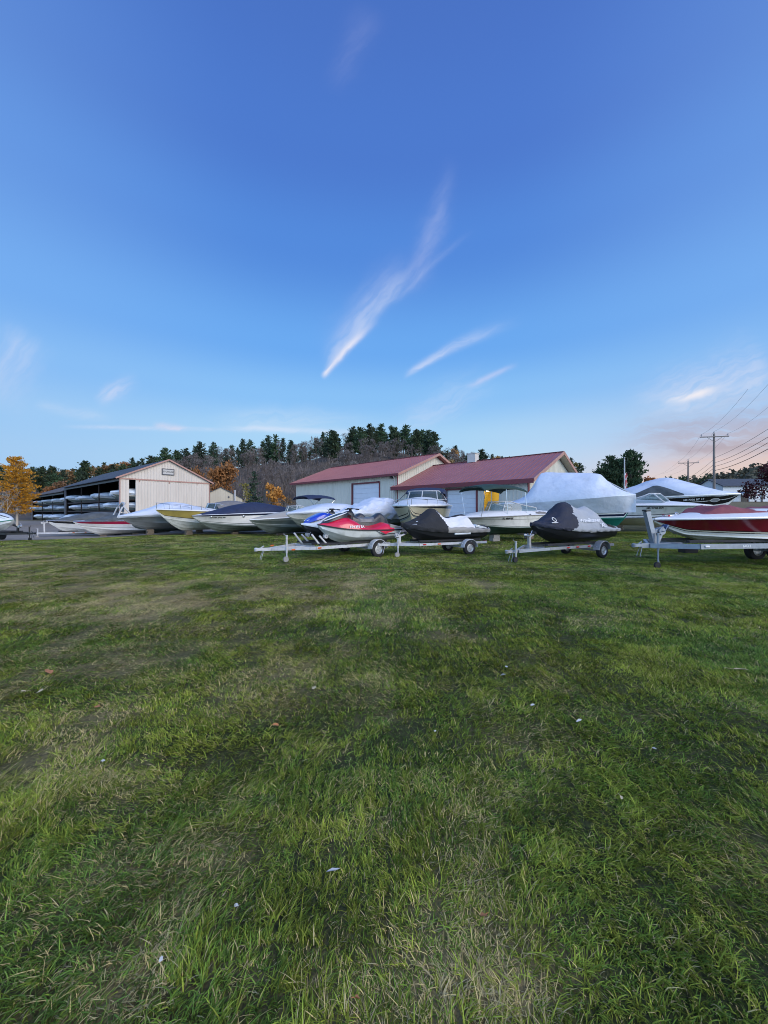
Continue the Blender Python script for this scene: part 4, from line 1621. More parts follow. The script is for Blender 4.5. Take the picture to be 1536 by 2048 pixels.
# 7: grey green hull, open with windshield, blue bimini
b = Boat("bowrider", "grey green boat with an open windshield and a navy blue sun top on poles", (-8.35, 23.0), 47, 6.2, 2.3, .14, 1.30, 1.06, chine=.38, group=GR)
b.hull([(.2, 1), (.26, 2), (.72, 1), (.78, 0), (1, 0)], [SILVER, SAGE, OFFWHITE], bottom=1)
b.deck(TANDECK, crown=[(0, .1), (.3, .25), (.5, .32), (.8, .15), (1, .02)], camber=.08)
b.rub_rail(WHITE, .035)
b.windshield(.30, .58, .52, lambda s, y: b.zs(s) + .22, frame=WPAINT, fr=.03)
b.bimini(.02, .40, 2.78, 1.9, NAVYC, legs=(.02, .95), leg_base=.24, drop=.12)
block(b, .66, "timber blocks under the bow of the grey green boat with the navy sun top")
# 8: mossy cream hull under wrap
b = Boat("cabin_boat", "cream hull with mossy stains under rounded white shrink wrap beside the blue ski", (-5.8, 22.0), 47, 6.4, 2.25, .42, 1.62, 1.46, chine=.40, group=GR)
b.hull([(.2, 1), (1, 0)], [CREAM if False else OFFWHITE, SAGE], bottom=1)
b.deck(DECK)
b.cover([(0, .05), (.15, .3), (.38, .50), (.55, .52), (.75, .32), (.92, .10), (1, .03)], WRAP, skirt=.10, wr=.02, pw=(.7, 1.0), seed=4)
block(b, .72, "timber blocks under the bow of the mossy shrink-wrapped boat")
g = None
# 9: wrap behind the red ski
b = Boat("cabin_boat", "white shrink-wrapped boat with a tented peak, half hidden by the red ski", (-2.9, 21.3), 50, 6.2, 2.2, .45, 1.45, 1.40, chine=.42, group=GR)
b.hull([(.4, 1), (1, 0)], [OFFWHITE, SAGE], bottom=1)
b.deck(DECK)
b.cover([(0, .06), (.10, .55), (.22, .92), (.42, 1.02), (.62, .62), (.85, .22), (1, .04)], WRAP, skirt=.35, wr=.07, pw=(.75, 1.1), seed=9, n=60, na=16)
g = G()
p0, p1 = b.side(.02, .55, 1), b.side(.20, .55, 1)
g.loft([[p0 + Vector((0, .10, .35)), (p0 + p1) / 2 + Vector((0, .10, .35)), p1 + Vector((0, .10, .35))], [p0 + Vector((.02, .10, .72)), (p0 + p1) / 2 + Vector((0, .08, .76)), p1 + Vector((-.05, .08, .70))]])
g.build("vinyl_window", GLASSD, b.root)
block(b, .70, "timber blocks under the tented shrink-wrapped boat")
# 10: cabin cruiser, bow towards the viewer
b = Boat("cabin_cruiser", "cream cabin cruiser seen bow on, with rail, screen and dark blue canvas top", (1.22, 18.0), 75, 7.6, 3.2, .46, 1.95, 1.86, chine=.46, flare=.80, group=GR)
b.hull([(.10, 2), (.15, 1), (.28, 0), (.33, 1), (.82, 0), (1.0, 1)], [CREAM, NAVYG, SAGE], bottom=0, n=34)
b.deck(DECK, crown=[(0, .2), (.35, .42), (.55, .40), (.75, .26), (.92, .08), (1, .0)], camber=.05)
b.rub_rail(WHITE, .05)
b.bow_rail(.45, .985, .34, n=6)
b.windshield(.28, .50, .52, lambda s, y: b.zs(s) + .36, wfrac=.80, rake=.7, frame=WPAINT, fr=.03)
g = G()
rings = []
for i in range(9):
    t = i / 8
    s = .02 + .36 * t
    w = b.bs(s) * (.80 - .06 * t)
    zt = 2.97 + .14 * math.sin(PI * (.2 + .6 * t)) - .16 * max(0, t - .7) / .3
    zb = 2.66 if t > .55 else 2.3
    rings.append([(b.x(s), a * w * (1.0 if abs(a) > .99 else 1), zb if abs(a) > .99 else zt - .10 * a * a - .06 * abs(a) ** 6) for a in (-1, -.995 + .03, -.8, -.5, 0, .5, .8, .995 - .03, 1)])
g.loft(rings)
for e in (0, -1):
    g.add(rings[e], [tuple(range(len(rings[e])))])
g.build("canvas_top", NAVYC, b.root, smooth=50)
for sd in (-1, 1):
    g = G()
    g.tube([(b.x(.36), sd * 1.05, 2.8), (b.x(.56), sd * b.bs(.56) * .93, 2.05)], .02, 6)
    g.build("stay", BLACKPL, b.root)
for y in (-.42, .42):
    g = G()
    g.box((b.x(.72), y, b.zs(.72) + .33), (.42, .40, .035))
    g.build("hatch", WPAINT, b.root, bevel=.012)
block(b, .74, "timber crib under the forefoot of the cabin cruiser")
block(b, .2, "timber crib under the stern of the cabin cruiser")
# 11: open white boat with green sun top
b = Boat("deck_boat", "white and tan open boat with a dark green sun top and folding windshield", (3.82, 18.5), 30, 6.0, 2.2, .36, 1.40, 1.26, chine=.36, group=GR)
b.hull([(.06, 2), (.10, 0), (.14, 2), (.68, 0), (.72, 3), (.96, 0), (1, 3)], [OFFWHITE, NAVYG, DKGREEN, GREYPL], bottom=2)
b.deck(DECK, crown=[(0, .16), (.2, .22), (.45, .26), (.7, .20), (.9, .10), (1, .02)], camber=.06, q=1.6)
b.rub_rail(GREYPL, .028)
b.windshield(.24, .68, .56, lambda s, y: b.zs(s) + .20, frame=WPAINT, fr=.028, rake=.5)
b.bimini(.36, .88, 3.02, 1.8, GREENC, legs=(.04, .50, .96), leg_base=.62, drop=.16, thick=.06, straight=True)
g = G()
g.loft([[(b.x(s), b.bs(s) * .96, b.zs(s) + .03), (b.x(s), b.bs(s) * .93, b.zs(s) + .17 * math.sin(PI * min(1, max(0, (s - .06) / .24))) ** .5), (b.x(s), b.bs(s) * .7, b.zs(s) + .22)] for s in (.07, .12, .18, .24, .29)])
g.build("seat_bolster", BROWNC, b.root)
for s in (.90, .86):
    g = G()
    p = [b.side(s + .06 - .10 * t, .78 + .34 * t - .1 * t * t, 1) + Vector((0, .012, 0)) for t in (0, .35, .7, 1)]
    g.tube(p, [.008, .03, .03, .008], 5)
    g.build("bow_flash", GREYPL, b.root)
for s, w_ in ((.36, .10), (.10, .05)):
    g = G()
    p = b.side(s, .97, 1)
    g.box((p.x, p.y + .01, p.z + .08), (w_, .02, .04))
    g.build("vent", BLACKPL, b.root)
g = G()
for k in range(13):
    a0 = 2 * PI * k / 12
    a1 = 2 * PI * (k + 1) / 12
    if k < 12:
        g.tube([(b.x(.50) + .06 * math.cos(a0), .45 + .17 * math.sin(a0), b.zs(.5) + .42 + .16 * math.cos(a0)), (b.x(.50) + .06 * math.cos(a1), .45 + .17 * math.sin(a1), b.zs(.5) + .42 + .16 * math.cos(a1))], .014, 5)
g.build("steering_wheel", BLACKPL, b.root)
b.reg("FL 4804 BL", .62, .80, .15, LETTERK, 1)
block(b, .60, "concrete block under the open boat with the green sun top", CONC, (.5, .28))
block(b, .15, "timber blocks under the stern of the open boat with the green sun top")
# 12: the big tented wrap with a teal green bottom
b = Boat("sailing_cruiser", "tall boat tented in blue white shrink wrap, teal green bottom and black waterline", (14.3, 21.0), 138, 8.2, 2.9, .60, 2.05, 2.50, chine=.52, crise=.06, f0=.84, group=GR, flare=.80, stemp=2.2, full=.55, p=2.8)
b.hull([(.05, 0), (.10, 1), (.20, 2), (.24, 1), (1, 1)], [GREENB, WHITE, NAVYG], bottom=0, strakes=False, stemcap=1)
b.deck(DECK)
b.cover([(0, .06), (.15, .25), (.22, .45), (.27, .72), (.315, 1.35), (.355, 1.93), (.365, 1.97), (.5, 1.88), (.66, 1.68), (.775, 1.48), (.785, 1.44), (.83, .98), (.88, .60), (.94, .26), (1, .03)], WRAPD, skirtf=lambda s: .48 + .50 * s, wr=.015, pw=(1.6, 1.3), n=84, seed=12, na=14, crisp=22)
block(b, .78, "timber crib under the teal green bottomed boat")
block(b, .2, "timber crib under the stern of the teal green bottomed boat")
# 13: white express boat, bow to the right
b = Boat("express_cruiser", "long white boat with two navy pinstripes, raked white screen pillars and black registration letters", (20.4, 23.0), 140, 8.2, 2.6, .62, 2.0, 1.96, chine=.50, group=GR)
b.hull([(.06, 2), (.10, 1), (.18, 1), (.24, 2), (.84, 0), (.88, 0), (.93, 2), (1, 0)], [OFFWHITE, WHITE, NAVYG, CREAM], bottom=3)
b.deck(DECK, crown=[(0, .1), (.3, .3), (.5, .32), (.75, .2), (1, .02)], camber=.07)
b.rub_rail(WHITE, .04)
b.windshield(.50, .76, .66, lambda s, y: b.zs(s) + .12, frame=WPAINT, fr=.05, rake=1.0)
g = G()
g.loft([[(b.x(.47), y, 2.55 + .35 * (1 - y * y * .5)) for y in (-1.0, -.5, 0, .5, 1.0)], [(b.x(.30), y, 3.35 + .45 * (1 - y * y * .5)) for y in (-.9, -.45, 0, .45, .9)], [(b.x(.22), y, 3.4 + .42 * (1 - y * y * .5)) for y in (-.9, -.45, 0, .45, .9)]])
ws = g.build("windscreen", GLASSD, b.root)
g = G()
for y in (-.98, -.3, .3, .98):
    g.tube([(b.x(.47) + .02, y, 2.57 + .35 * (1 - y * y * .5)), (b.x(.30) + .02, y * .9, 3.37 + .45 * (1 - y * y * .45))], .035, 6)
g.tube([(b.x(.47) + .02, y, 2.57 + .35 * (1 - y * y * .5)) for y in (-1, -.5, 0, .5, 1)], .04, 6)
g.build("windscreen_frame", WPAINT, ws)
g = G()
for y in (-1.0, 1.0):
    g.tube([(b.x(.10), y * 1.1, 2.0), (b.x(.22), y * .92, 3.2), (b.x(.24), y * .5, 3.7), (b.x(.24), 0, 3.8)], .06, 6)
g.build("radar_arch", WPAINT, b.root)
b.reg("MS 9758 BW", .66, .78, .17, LETTERK, -1)
block(b, .66, "timber crib under the white boat with navy pinstripes")
# dark windscreen boat just behind 12 / 13
# 14: black banded cruiser
b = Boat("express_cruiser", "big white cruiser with a glossy black side band and a peaked white cover", (26.0, 27.0), 141, 9.4, 3.0, .85, 2.62, 2.86, chine=.55, group=GR)
b.hull([(.20, 1), (.24, 1), (.56, 0), (.60, 1), (.90, 0), (1, 1)], [BLACKG, WHITE, SAGE], bottom=1)
b.deck(DECK, crown=[(0, .1), (.4, .3), (.7, .22), (1, .02)], camber=.06)
b.rub_rail(WHITE, .06)
prof14 = [(0, .2), (.12, .5), (.30, 1.0), (.46, 1.50), (.56, 1.55), (.70, 1.05), (.86, .40), (1, .05)]
b.cover(prof14, WRAP, skirt=.12, wr=.03, pw=(1.0, 1.15), seed=14, n=50, na=14)
g = G()
rings = []
for i in range(17):
    s = .26 + .40 * i / 16
    am = max(.04, 1 - abs(s - .47) / .21) ** .8 * .68
    h, bb, z0 = smooth_interp(prof14, s), b.bs(s) + .10, b.zs(s) + .03
    rings.append([(b.x(s), -bb * math.cos(am * q / 7) - .02 * math.sin(s * 40 + q), z0 + h * math.sin(am * q / 7) ** 1.15 + .05) for q in range(8)])
g.loft(rings)
g.build("cockpit_canvas", GREYC, b.root, smooth=60)
b.reg("MS 7306 BT 17", .72, .74, .20, LETTERW, -1)
p0 = b.side(.85, .60, -1)
pa, pb_ = b.side(.82, .60, -1), b.side(.88, .60, -1)
g = G()
ex_ = (pb_ - pa).normalized()
up_ = (b.side(.85, .75, -1) - b.side(.85, .45, -1)).normalized()
nn = ex_.cross(up_).normalized()
if nn.y > 0:
    nn = -nn
for rr, mi, off in ((1.0, 0, .010), (.82, 1, .014)):
    g.add([p0 + nn * off + ex_ * .30 * rr * math.cos(k * PI / 10) + up_ * .16 * rr * math.sin(k * PI / 10) for k in range(20)], [tuple(range(20))], mi)
g.build("emblem", [LETTERW, LETTERG], b.root, recalc=False)
g = G()
g.tube([(b.x(.93), 0, b.zs(.96) - .02), (b.x(1.0) + .22, 0, b.zs(1) + .05)], .05, 8)
g.lathe([(-.2, .03), (.2, .03)], (b.x(1.0) + .12, 0, b.zs(1) - .08), "y", 8)
g.build("anchor_roller", STEEL, b.root)
block(b, .66, "timber crib under the black banded cruiser", sz=(.6, .4))
block(b, .2, "timber crib under the stern of the black banded cruiser", sz=(.6, .4))
# 15: the red boat on its trailer
b = Boat("speedboat", "red and white speedboat with a faded red cover, resting on a galvanised trailer", (7.85, 10.75), 7, 6.4, 2.2, .70, 1.46, 1.36, chine=.12, crise=.30, group=GR)
b.hull([(.08, 1), (.11, 3), (.20, 1), (.24, 2), (.29, 3), (.33, 2), (.95, 0), (1, 1)], [REDG, OFFWHITE, BLACKG, CREAM], bottom=1, n=36)
b.deck(DECK, crown=[(0, .1), (.4, .16), (.7, .14), (.9, .06), (1, .02)], camber=.06)
b.rub_rail(WHITE, .035)
b.cover([(0, .2), (.2, .28), (.36, .30), (.45, .20), (.55, .20), (.66, .30), (.73, .33), (.80, .16), (.86, .06)], REDC, s0=.0, s1=.85, skirt=-.08, over=-.30, wr=.03, pw=(.7, .8), n=40, seed=15)
g = G()
g.tube([(b.x(.90), .05, b.zs(.9) + .11), (b.x(.895), .02, b.zs(.9) + .17), (b.x(.885), .0, b.zs(.9) + .17), (b.x(.86), -.03, b.zs(.9) + .10)], .02, 6)
g.box((b.x(.93), 0, b.zs(.93) + .09), (.30, .12, .03))
g.build("bow_cleat", STEEL, b.root, bevel=.006)
g = G()
for k, (sx, sy) in enumerate(((.94, .10), (.94, -.10))):
    g.lathe([(0, .03), (.05, .022), (.055, .002)], (b.x(sx), sy, b.zs(sx) + .07), "z", 8)
g.build("nav_light", REDL, b.root)
tr = trailer("long galvanised trailer with a tall leaning winch post under the red speedboat", (12.3, 10.98), 7, 5.25, 1.4, 2.3, .66, .34, GALVD, width=1.75, posts=(), post_h=.9, jack=(.50, .14), jack_top=.95,
             vee=1.0, rail=(.07, .13), mk=((.96, LETTERW),), zt=.62, axles=2, bunks=((-.45,), (.45,)), group="boat trailers", lettertxt="EAGLE")
g = G()
g.bar((4.72, 0, .60), (4.98, 0, 1.58), .13, .13)
g.bar((4.70, 0, .58), (4.55, 0, .95), .09, .09)
g.bar((4.80, 0, 1.0), (4.45, 0, 1.12), .08, .08)
wp = g.build("winch_post", GALVD, tr, smooth=0)
g = G()
g.box((4.985, 0, 1.60), (.15, .15, .05))
g.build("post_cap", BLACKPL, wp, bevel=.01)
g = G()
g.lathe([(-.09, .10), (-.06, .10), (-.06, .05), (.06, .05), (.06, .10), (.09, .10)], (4.56, 0, 1.02), "y", 12)
g.tube([(4.56, .09, 1.02), (4.56, .16, 1.02), (4.46, .17, 1.20)], .014, 6)
g.build("winch", GALVD, wp)
g = G()
g.tube([(4.52, 0, 1.07), (4.38, .0, 1.14), (4.28, .0, 1.16)], .02, 6)
g.lathe([(-.10, .03), (-.05, .07), (.05, .07), (.10, .03)], (4.40, 0, 1.14), "y", 12)
g.build("bow_roller", BLUETRIM, wp)
g = G()
g.box((0, 0, .11), (.50, .34, .22))
g.box((0, 0, .235), (.53, .37, .03))
o = g.build("stand_in_box", BLACKPL, bevel=.015)  # box added in place of a dark shape taken for a tyre
o.location = (11.5, 14.0, H(11.5, 14.0))
tag(o, "low black stand-in box for a tyre on the grass behind the red speedboat's trailer", "box")

# ---------------------------------------------------------------- jet skis and their trailers


def yam(phi):
    return Vector((math.cos(R(phi)), math.sin(R(phi)), 0)), Vector((math.sin(R(phi)), -math.cos(R(phi)), 0))


TH = 38
d_, n_v = yam(TH)
ax = Vector((-.88, 13.6, 0))
C = ax - d_ * 3.7
trailer("white double trailer with V shaped bow stops carrying the red and blue skis", (ax.x, ax.y), TH, 3.7, .75, 2.15, .42, .265, WPAINT, width=1.62,
        posts=((1.62, .55), (1.72, -.55)), post_h=.36, jack=(.72, .33), vpost=True, jack_top=.80, vee=1.5, rail=(.055, .095), zt=.40, bunks=((-.78,), (-.32,), (.32,), (.78,)),
        group="boat trailers", mk=((.96, ORANGEL), (1.36, ORANGEL)))
nz = C + d_ * 1.68 + n_v * .55
sk = Ski("red and silver jet ski with a black hood on the double trailer", (nz.x, nz.y), TH, .50)
sk.hull([SKISILV, BLACKPL])


def redmf(i, k):
    return 1 if i < 4 else 0


sk.deck([SKIRED, GREYPL], redmf)
sk.body_parts(BLACKPL, SEATV, SEATG, SKIWHITE)
sk.platform(GREYPL, .07)
g = G()
for sd in (-1, 1):
    pts = [sk.side_pt(.34, .40, sd), sk.side_pt(.26, .28, sd), sk.side_pt(.20, .33, sd), sk.side_pt(.10, .40, sd)]
    g.add([p + Vector((0, sd * .006, 0)) for p in pts] + [p + Vector((0, sd * .02, 0)) for p in pts], [(0, 1, 2, 3), (7, 6, 5, 4), (0, 4, 5, 1), (1, 5, 6, 2), (2, 6, 7, 3), (3, 7, 4, 0)])
g.build("side_flash", SKIRED, sk.root)
g = G()
for sd in (-1, 1):
    g.tube([sk.side_pt(.40, .42, sd), sk.side_pt(.28, .26, sd), sk.side_pt(.16, .30, sd), sk.side_pt(.02, .27, sd)], [.006, .016, .016, .01], 6)
g.build("side_trim", BLACKPL, sk.root)
p = sk.side_pt(.63, .56, 1)
lettering("NH 393 EA", .115, LETTERW, sk.root, basis((p.x, p.y * .985 + .02, p.z), (-1, .04, 0), (0, 1, .35)), bold=True)
nz = C + d_ * 1.62 - n_v * .57
sk = Ski("blue and white jet ski on the double trailer behind the red one", (nz.x, nz.y), TH, .50)
sk.hull([BLACKPL, SKIWHITE])
sk.deck([SKIWHITE])
sk.body_parts(SKIBLUE, SEATV, SEATG, SKIWHITE)
sk.platform(GREYPL)
sk.loft_top("hood_panel", [(.66, .96), (.74, 1.045), (.82, .965), (.90, .85), (.95, .745)], [(.66, .27), (.76, .31), (.84, .30), (.91, .22), (.95, .10)], lambda s: smooth_interp(sk.TOP, s) - .04, SKIBLUE)
p = sk.side_pt(.76, .58, 1)
lettering("NH", .10, LETTERK, sk.root, basis((p.x, p.y + .02, p.z), (-1, .1, 0), (.1, 1, .35)), bold=True)

# second trailer: black and white covered ski
TH = 25
d_, n_v = yam(TH)
ax = Vector((2.82, 14.1, 0))
C = ax - d_ * 3.2
trailer("white single trailer under the ski with the black and white cover", (ax.x, ax.y), TH, 3.2, .95, 1.35, .42, .245, WPAINT, width=1.0, posts=((2.5, 0),), post_h=.34, jack=(.50, .25), jack_top=.62,
        vee=1.2, rail=(.05, .085), mk=((.9, REDL), (.6, ORANGEL)), group="boat trailers")
nz = C + d_ * .80
sk = Ski("jet ski under a black cover with a white mid panel, on a white trailer", (nz.x, nz.y), TH, .46, L=3.45)
sk.hull([BLACKPL, SKIWHITE])
sk.deck([SKIWHITE])


def mf2(s, u):
    front = .63 - .16 * (1 - u) ** 1.5
    if u < .27:
        return 2 if s < .55 else 0
    if s > front:
        return 0
    if s > .17 + .05 * u:
        return 1 if u < .82 else 0
    return 0


sk.cover([(-.02, .56), (.08, .60), (.17, .70), (.22, .95), (.30, .98), (.42, .90), (.52, .93), (.57, 1.08), (.63, 1.20), (.70, 1.18), (.76, 1.03), (.84, .86), (.93, .72), (1.01, .66)],
         [BLACKC, SKIWHITEC, GREYPL], mf2, skirt=.10, wr=.016)
sk.platform(SKIWHITE, .03)
g = G()
for sd in (-1, 1):
    g.tube([sk.side_pt(.46, .30, sd), sk.side_pt(.26, .31, sd)], .035, 6)
g.build("sponson", SKIWHITE, sk.root)

# third trailer: navy and grey covered ski
TH = 28
d_, n_v = yam(TH)
ax = Vector((7.05, 13.1, 0))
C = ax - d_ * 3.6
trailer("galvanised single trailer under the ski with the navy and grey cover", (ax.x, ax.y), TH, 3.6, .95, 1.35, .40, .25, GALV, width=1.0, posts=((2.72, 0),), post_h=.42, jack=(.14, .12), jack_top=.62,
        vee=1.2, rail=(.05, .085), mk=((.45, REDL), (.65, REDL), (.2, REDL)), zt=.32, group="boat trailers")
nz = C + d_ * 1.0
sk = Ski("jet ski under a navy and light grey cover with white lettering", (nz.x, nz.y), TH, .50, L=3.75, W=1.3)
sk.hull([BLACKPL, BLACKPL])
sk.deck([BLACKPL])


def mf3(s, u):
    edge = .70 - .10 * math.sin(min(1, u * 1.2) * PI) + .0 * u
    if u > .55:
        edge = .60 - .10 * (u - .55) / .45
    return 1 if s < edge else 0


sk.cover([(-.02, .56), (.06, .58), (.14, .70), (.22, 1.06), (.28, 1.22), (.38, 1.16), (.46, 1.18), (.54, 1.33), (.60, 1.36), (.67, 1.30), (.74, 1.08), (.84, .86), (.93, .72), (1.01, .66)],
         [SKINAVYC, SKIGREYC], mf3, skirt=.06, wr=.016)
zz = .70
lettering("WaveRunner", .20, LETTERW, sk.root, basis((sk.x(.44), .575, .765), (-1, 0, 0), (0, 1, .8)), bold=True, shear=.2)
lettering("XL", .21, LETTERW, sk.root, basis((sk.x(.29), .685, .60), (-1, 0, 0), (0, 1, .8)), bold=True, shear=.2)
g = G()
p = Vector((sk.x(.845), .32, .80))
for k, (rx, rz_) in enumerate(((.12, .05), (.07, .025))):
    pass
g.tube([p + Vector((.10 * math.cos(a), .05 - .02 * math.sin(a), .055 * math.sin(a) + .03 * math.cos(a))) for a in [k * 2 * PI / 12 for k in range(13)]], .013, 5)
g.tube([p + Vector((.12, .06, -.10)), p + Vector((-.13, .10, -.10))], .014, 5)
g.build("emblem", LETTERW, sk.root)
g = G()
for sd in (-1, 1):
    g.box((sk.x(.42), sd * sk.hw(.42) * .985, .385), (.32, .02, .035))
g.build("hull_sticker", LETTERW, sk.root)
sk.platform(BLACKPL, .02)

# far edge of the lawn: another ski on a black trailer and a teal boat
sk = Ski("white and teal jet ski at the gravel edge on a black trailer", (-20.3, 20.3), 172, .52)
sk.hull([SKIWHITE, GREENB])
sk.deck([SKIWHITE])
sk.body_parts(SKIWHITE, SEATV, SEATG, BLACKPL)
sk.platform(GREYPL)
trailer("black trailer with a chromed wheel under the white and teal ski", (-22.1, 20.6), 172, 3.0, .8, 1.4, .42, .26, BPAINT, width=1.1, posts=((2.0, 0),), post_h=.4, jack=(.5, .2), vee=1.0, fend=False, group="boat trailers")
b = Boat("runabout", "small teal and white boat under the yellow tree at the lot's edge", (-30.6, 30.5), 165, 5.0, 1.9, .35, 1.25, 1.25, chine=.34, group=GR)
b.hull([(.6, 1), (1, 0)], [SKIWHITE, GREENB], bottom=1)
b.deck(DECK, crown=[(0, .1), (.4, .25), (1, .02)])
b.rub_rail(BLACKPL)
b.windshield(.3, .55, .3, lambda s, y: b.zs(s) + .12)
block(b, .6, "timber blocks under the small teal boat")
# ---------------------------------------------------------------- buildings


def siding(name, col, groove=0.55, dirt=None):
    """Ribbed metal siding: shading comes from real ribs; the sheet itself is slightly streaked."""
    m = mat(name, col, 0.5, var=0.05, vscale=1.2, dirt=dirt or ((col[0] * .7, col[1] * .68, col[2] * .62), .8, .35), stretch=(1, 1, .25))
    return m


SIDE_PINK = siding("beige ribbed siding", (0.55, 0.50, 0.44))
SIDE_GREEN = siding("pale grey green siding", (0.55, 0.54, 0.465))
SIDE_TAN = siding("tan siding", (0.46, 0.42, 0.33))
SIDE_WHITE = mat("white clapboard", (0.62, 0.66, 0.68), 0.6, var=0.05)
RIBDARK = mat("rib shadow gap sealant", (0.30, 0.26, 0.24), 0.7, var=0.1)
REDROOF = mat("red metal roof", (0.30, 0.115, 0.110), 0.45, var=0.08, vscale=.8, dirt=((0.33, 0.15, 0.15), .6, .4))
REDTRIM = mat("dark red trim", (0.13, 0.013, 0.022), 0.45, var=0.08)
PINKTRIM = mat("weathered red trim", (0.36, 0.20, 0.16), 0.55, var=0.1)
SHINGLE = mat("dark blue grey shingles", (0.050, 0.060, 0.075), 0.8, var=0.2, vscale=3, bump=0.5, bscale=12)
SHINGLEB = mat("brown grey shingles", (0.085, 0.072, 0.070), 0.85, var=0.2, vscale=3, bump=0.5, bscale=12)
DOORM = mat("white roll door", (0.60, 0.64, 0.70), 0.45, var=0.03)
DARKIN = mat("shade darkened inner wall", (0.012, 0.011, 0.011), 0.9, var=0.2)  # near-black: the shade inside the open sheds is put into the wall colour
POSTM = mat("grey weathered post", (0.10, 0.10, 0.11), 0.85, var=0.25, stretch=(1, 1, .2))
RACKM = mat("brown rack beam", (0.028, 0.019, 0.016), 0.8, var=0.2)
YELWALL = mat("yellow painted wall", (0.72, 0.52, 0.09), 0.6, var=0.05)
TUBE = emis("lit fluorescent tube", (1.0, 0.93, 0.70), 14.0)


class Frame:
    """Local building axes: a = along the front wall, b = into the depth."""

    def __init__(self, o, ang):
        self.o = Vector((o[0], o[1], 0))
        self.a = Vector((math.cos(R(ang)), math.sin(R(ang)), 0))
        self.b = Vector((-math.sin(R(ang)), math.cos(R(ang)), 0))

    def p(self, a, b, z):
        v = self.o + self.a * a + self.b * b
        return Vector((v.x, v.y, z))


def ribs(g, p0, p1, ztop, zbot, nrm, step=0.30, w=0.05, d=0.035, skip=(), mi=0):
    """Vertical ribs along a wall from p0 to p1; ztop(t) gives the top; skip = list of (t0, t1, z0, z1) openings."""
    d_ = (p1 - p0)
    ln = d_.length
    u = d_.normalized()
    n = int(ln / step)
    for i in range(1, n):
        t = i * step
        zt = ztop(t)
        spans = [(zbot, zt)]
        for (a, b, z0, z1) in skip:
            if a - w < t < b + w:
                ns = []
                for (s0, s1) in spans:
                    if z1 <= s0 or z0 >= s1:
                        ns.append((s0, s1))
                    else:
                        if z0 > s0:
                            ns.append((s0, z0))
                        if z1 < s1:
                            ns.append((z1, s1))
                spans = ns
        c = p0 + u * t
        for (s0, s1) in spans:
            if s1 - s0 < 0.05:
                continue
            vs = []
            for z in (s0, s1):
                vs += [c - u * w + Vector((0, 0, z)), c - u * w * .45 + nrm * d + Vector((0, 0, z)), c + u * w * .45 + nrm * d + Vector((0, 0, z)), c + u * w + Vector((0, 0, z))]
            g.add(vs, [(0, 1, 5, 4), (1, 2, 6, 5), (2, 3, 7, 6), (4, 5, 6, 7), (0, 3, 2, 1)], mi)


def wall_panel(g, F_, a0, a1, b, z0, z1, openings=(), front=True, mi=0):
    """A flat wall in the plane b = const with rectangular openings (a0, a1, z0, z1)."""
    As = sorted({a0, a1, *[o[0] for o in openings], *[o[1] for o in openings]})
    Zs = sorted({z0, z1, *[o[2] for o in openings], *[o[3] for o in openings]})
    for i in range(len(As) - 1):
        for j in range(len(Zs) - 1):
            am, zm = (As[i] + As[i + 1]) / 2, (Zs[j] + Zs[j + 1]) / 2
            if any(o[0] < am < o[1] and o[2] < zm < o[3] for o in openings):
                continue
            g.add([F_.p(As[i], b, Zs[j]), F_.p(As[i + 1], b, Zs[j]), F_.p(As[i + 1], b, Zs[j + 1]), F_.p(As[i], b, Zs[j + 1])], [(0, 1, 2, 3)], mi)


def roof_slab(g, F_, a0, a1, b0, z0, b1, z1, th=0.10, mi=0):
    vs = [F_.p(a0, b0, z0), F_.p(a1, b0, z0), F_.p(a1, b1, z1), F_.p(a0, b1, z1)]
    vs += [v - Vector((0, 0, th)) for v in vs]
    g.add(vs, [(0, 1, 2, 3), (7, 6, 5, 4), (0, 4, 5, 1), (1, 5, 6, 2), (2, 6, 7, 3), (3, 7, 4, 0)], mi)


def seams(g, F_, a0, a1, b0, z0, b1, z1, step=0.42, h=0.035, w=0.025):
    n = int((a1 - a0) / step)
    for i in range(n + 1):
        a = a0 + 0.03 + i * (a1 - a0 - 0.06) / n
        g.bar(F_.p(a, b0, z0 + h / 2), F_.p(a, b1, z1 + h / 2), w, h)


# --- the red roofed shop: the taller wing (left) and the lower wing (right)
A0 = Vector((-11.46, 48.2, 0))
B0 = Vector((1.32, 36.1, 0))
C0 = Vector((10.66, 27.25, 0))
ang = math.degrees(math.atan2((B0 - A0).y, (B0 - A0).x))
LW = (B0 - A0).length
RW = (C0 - B0).length
FT = Frame(A0, ang)
hd, eave, rdg = 6.28, 5.30, 7.75
t = thing("workshop_building", "taller wing of the pale red roofed workshop with one roll door", "building", tuple(FT.p(LW / 2, hd, 0)))
inv = Matrix.Translation(-t.location)


def fin(g, name, m, parent=None, loc=None, **k):
    o = g.build(name, m, None, **k)
    o.parent = parent
    if loc is not None:
        o.matrix_parent_inverse = Matrix.Translation(-Vector(loc))
    return o


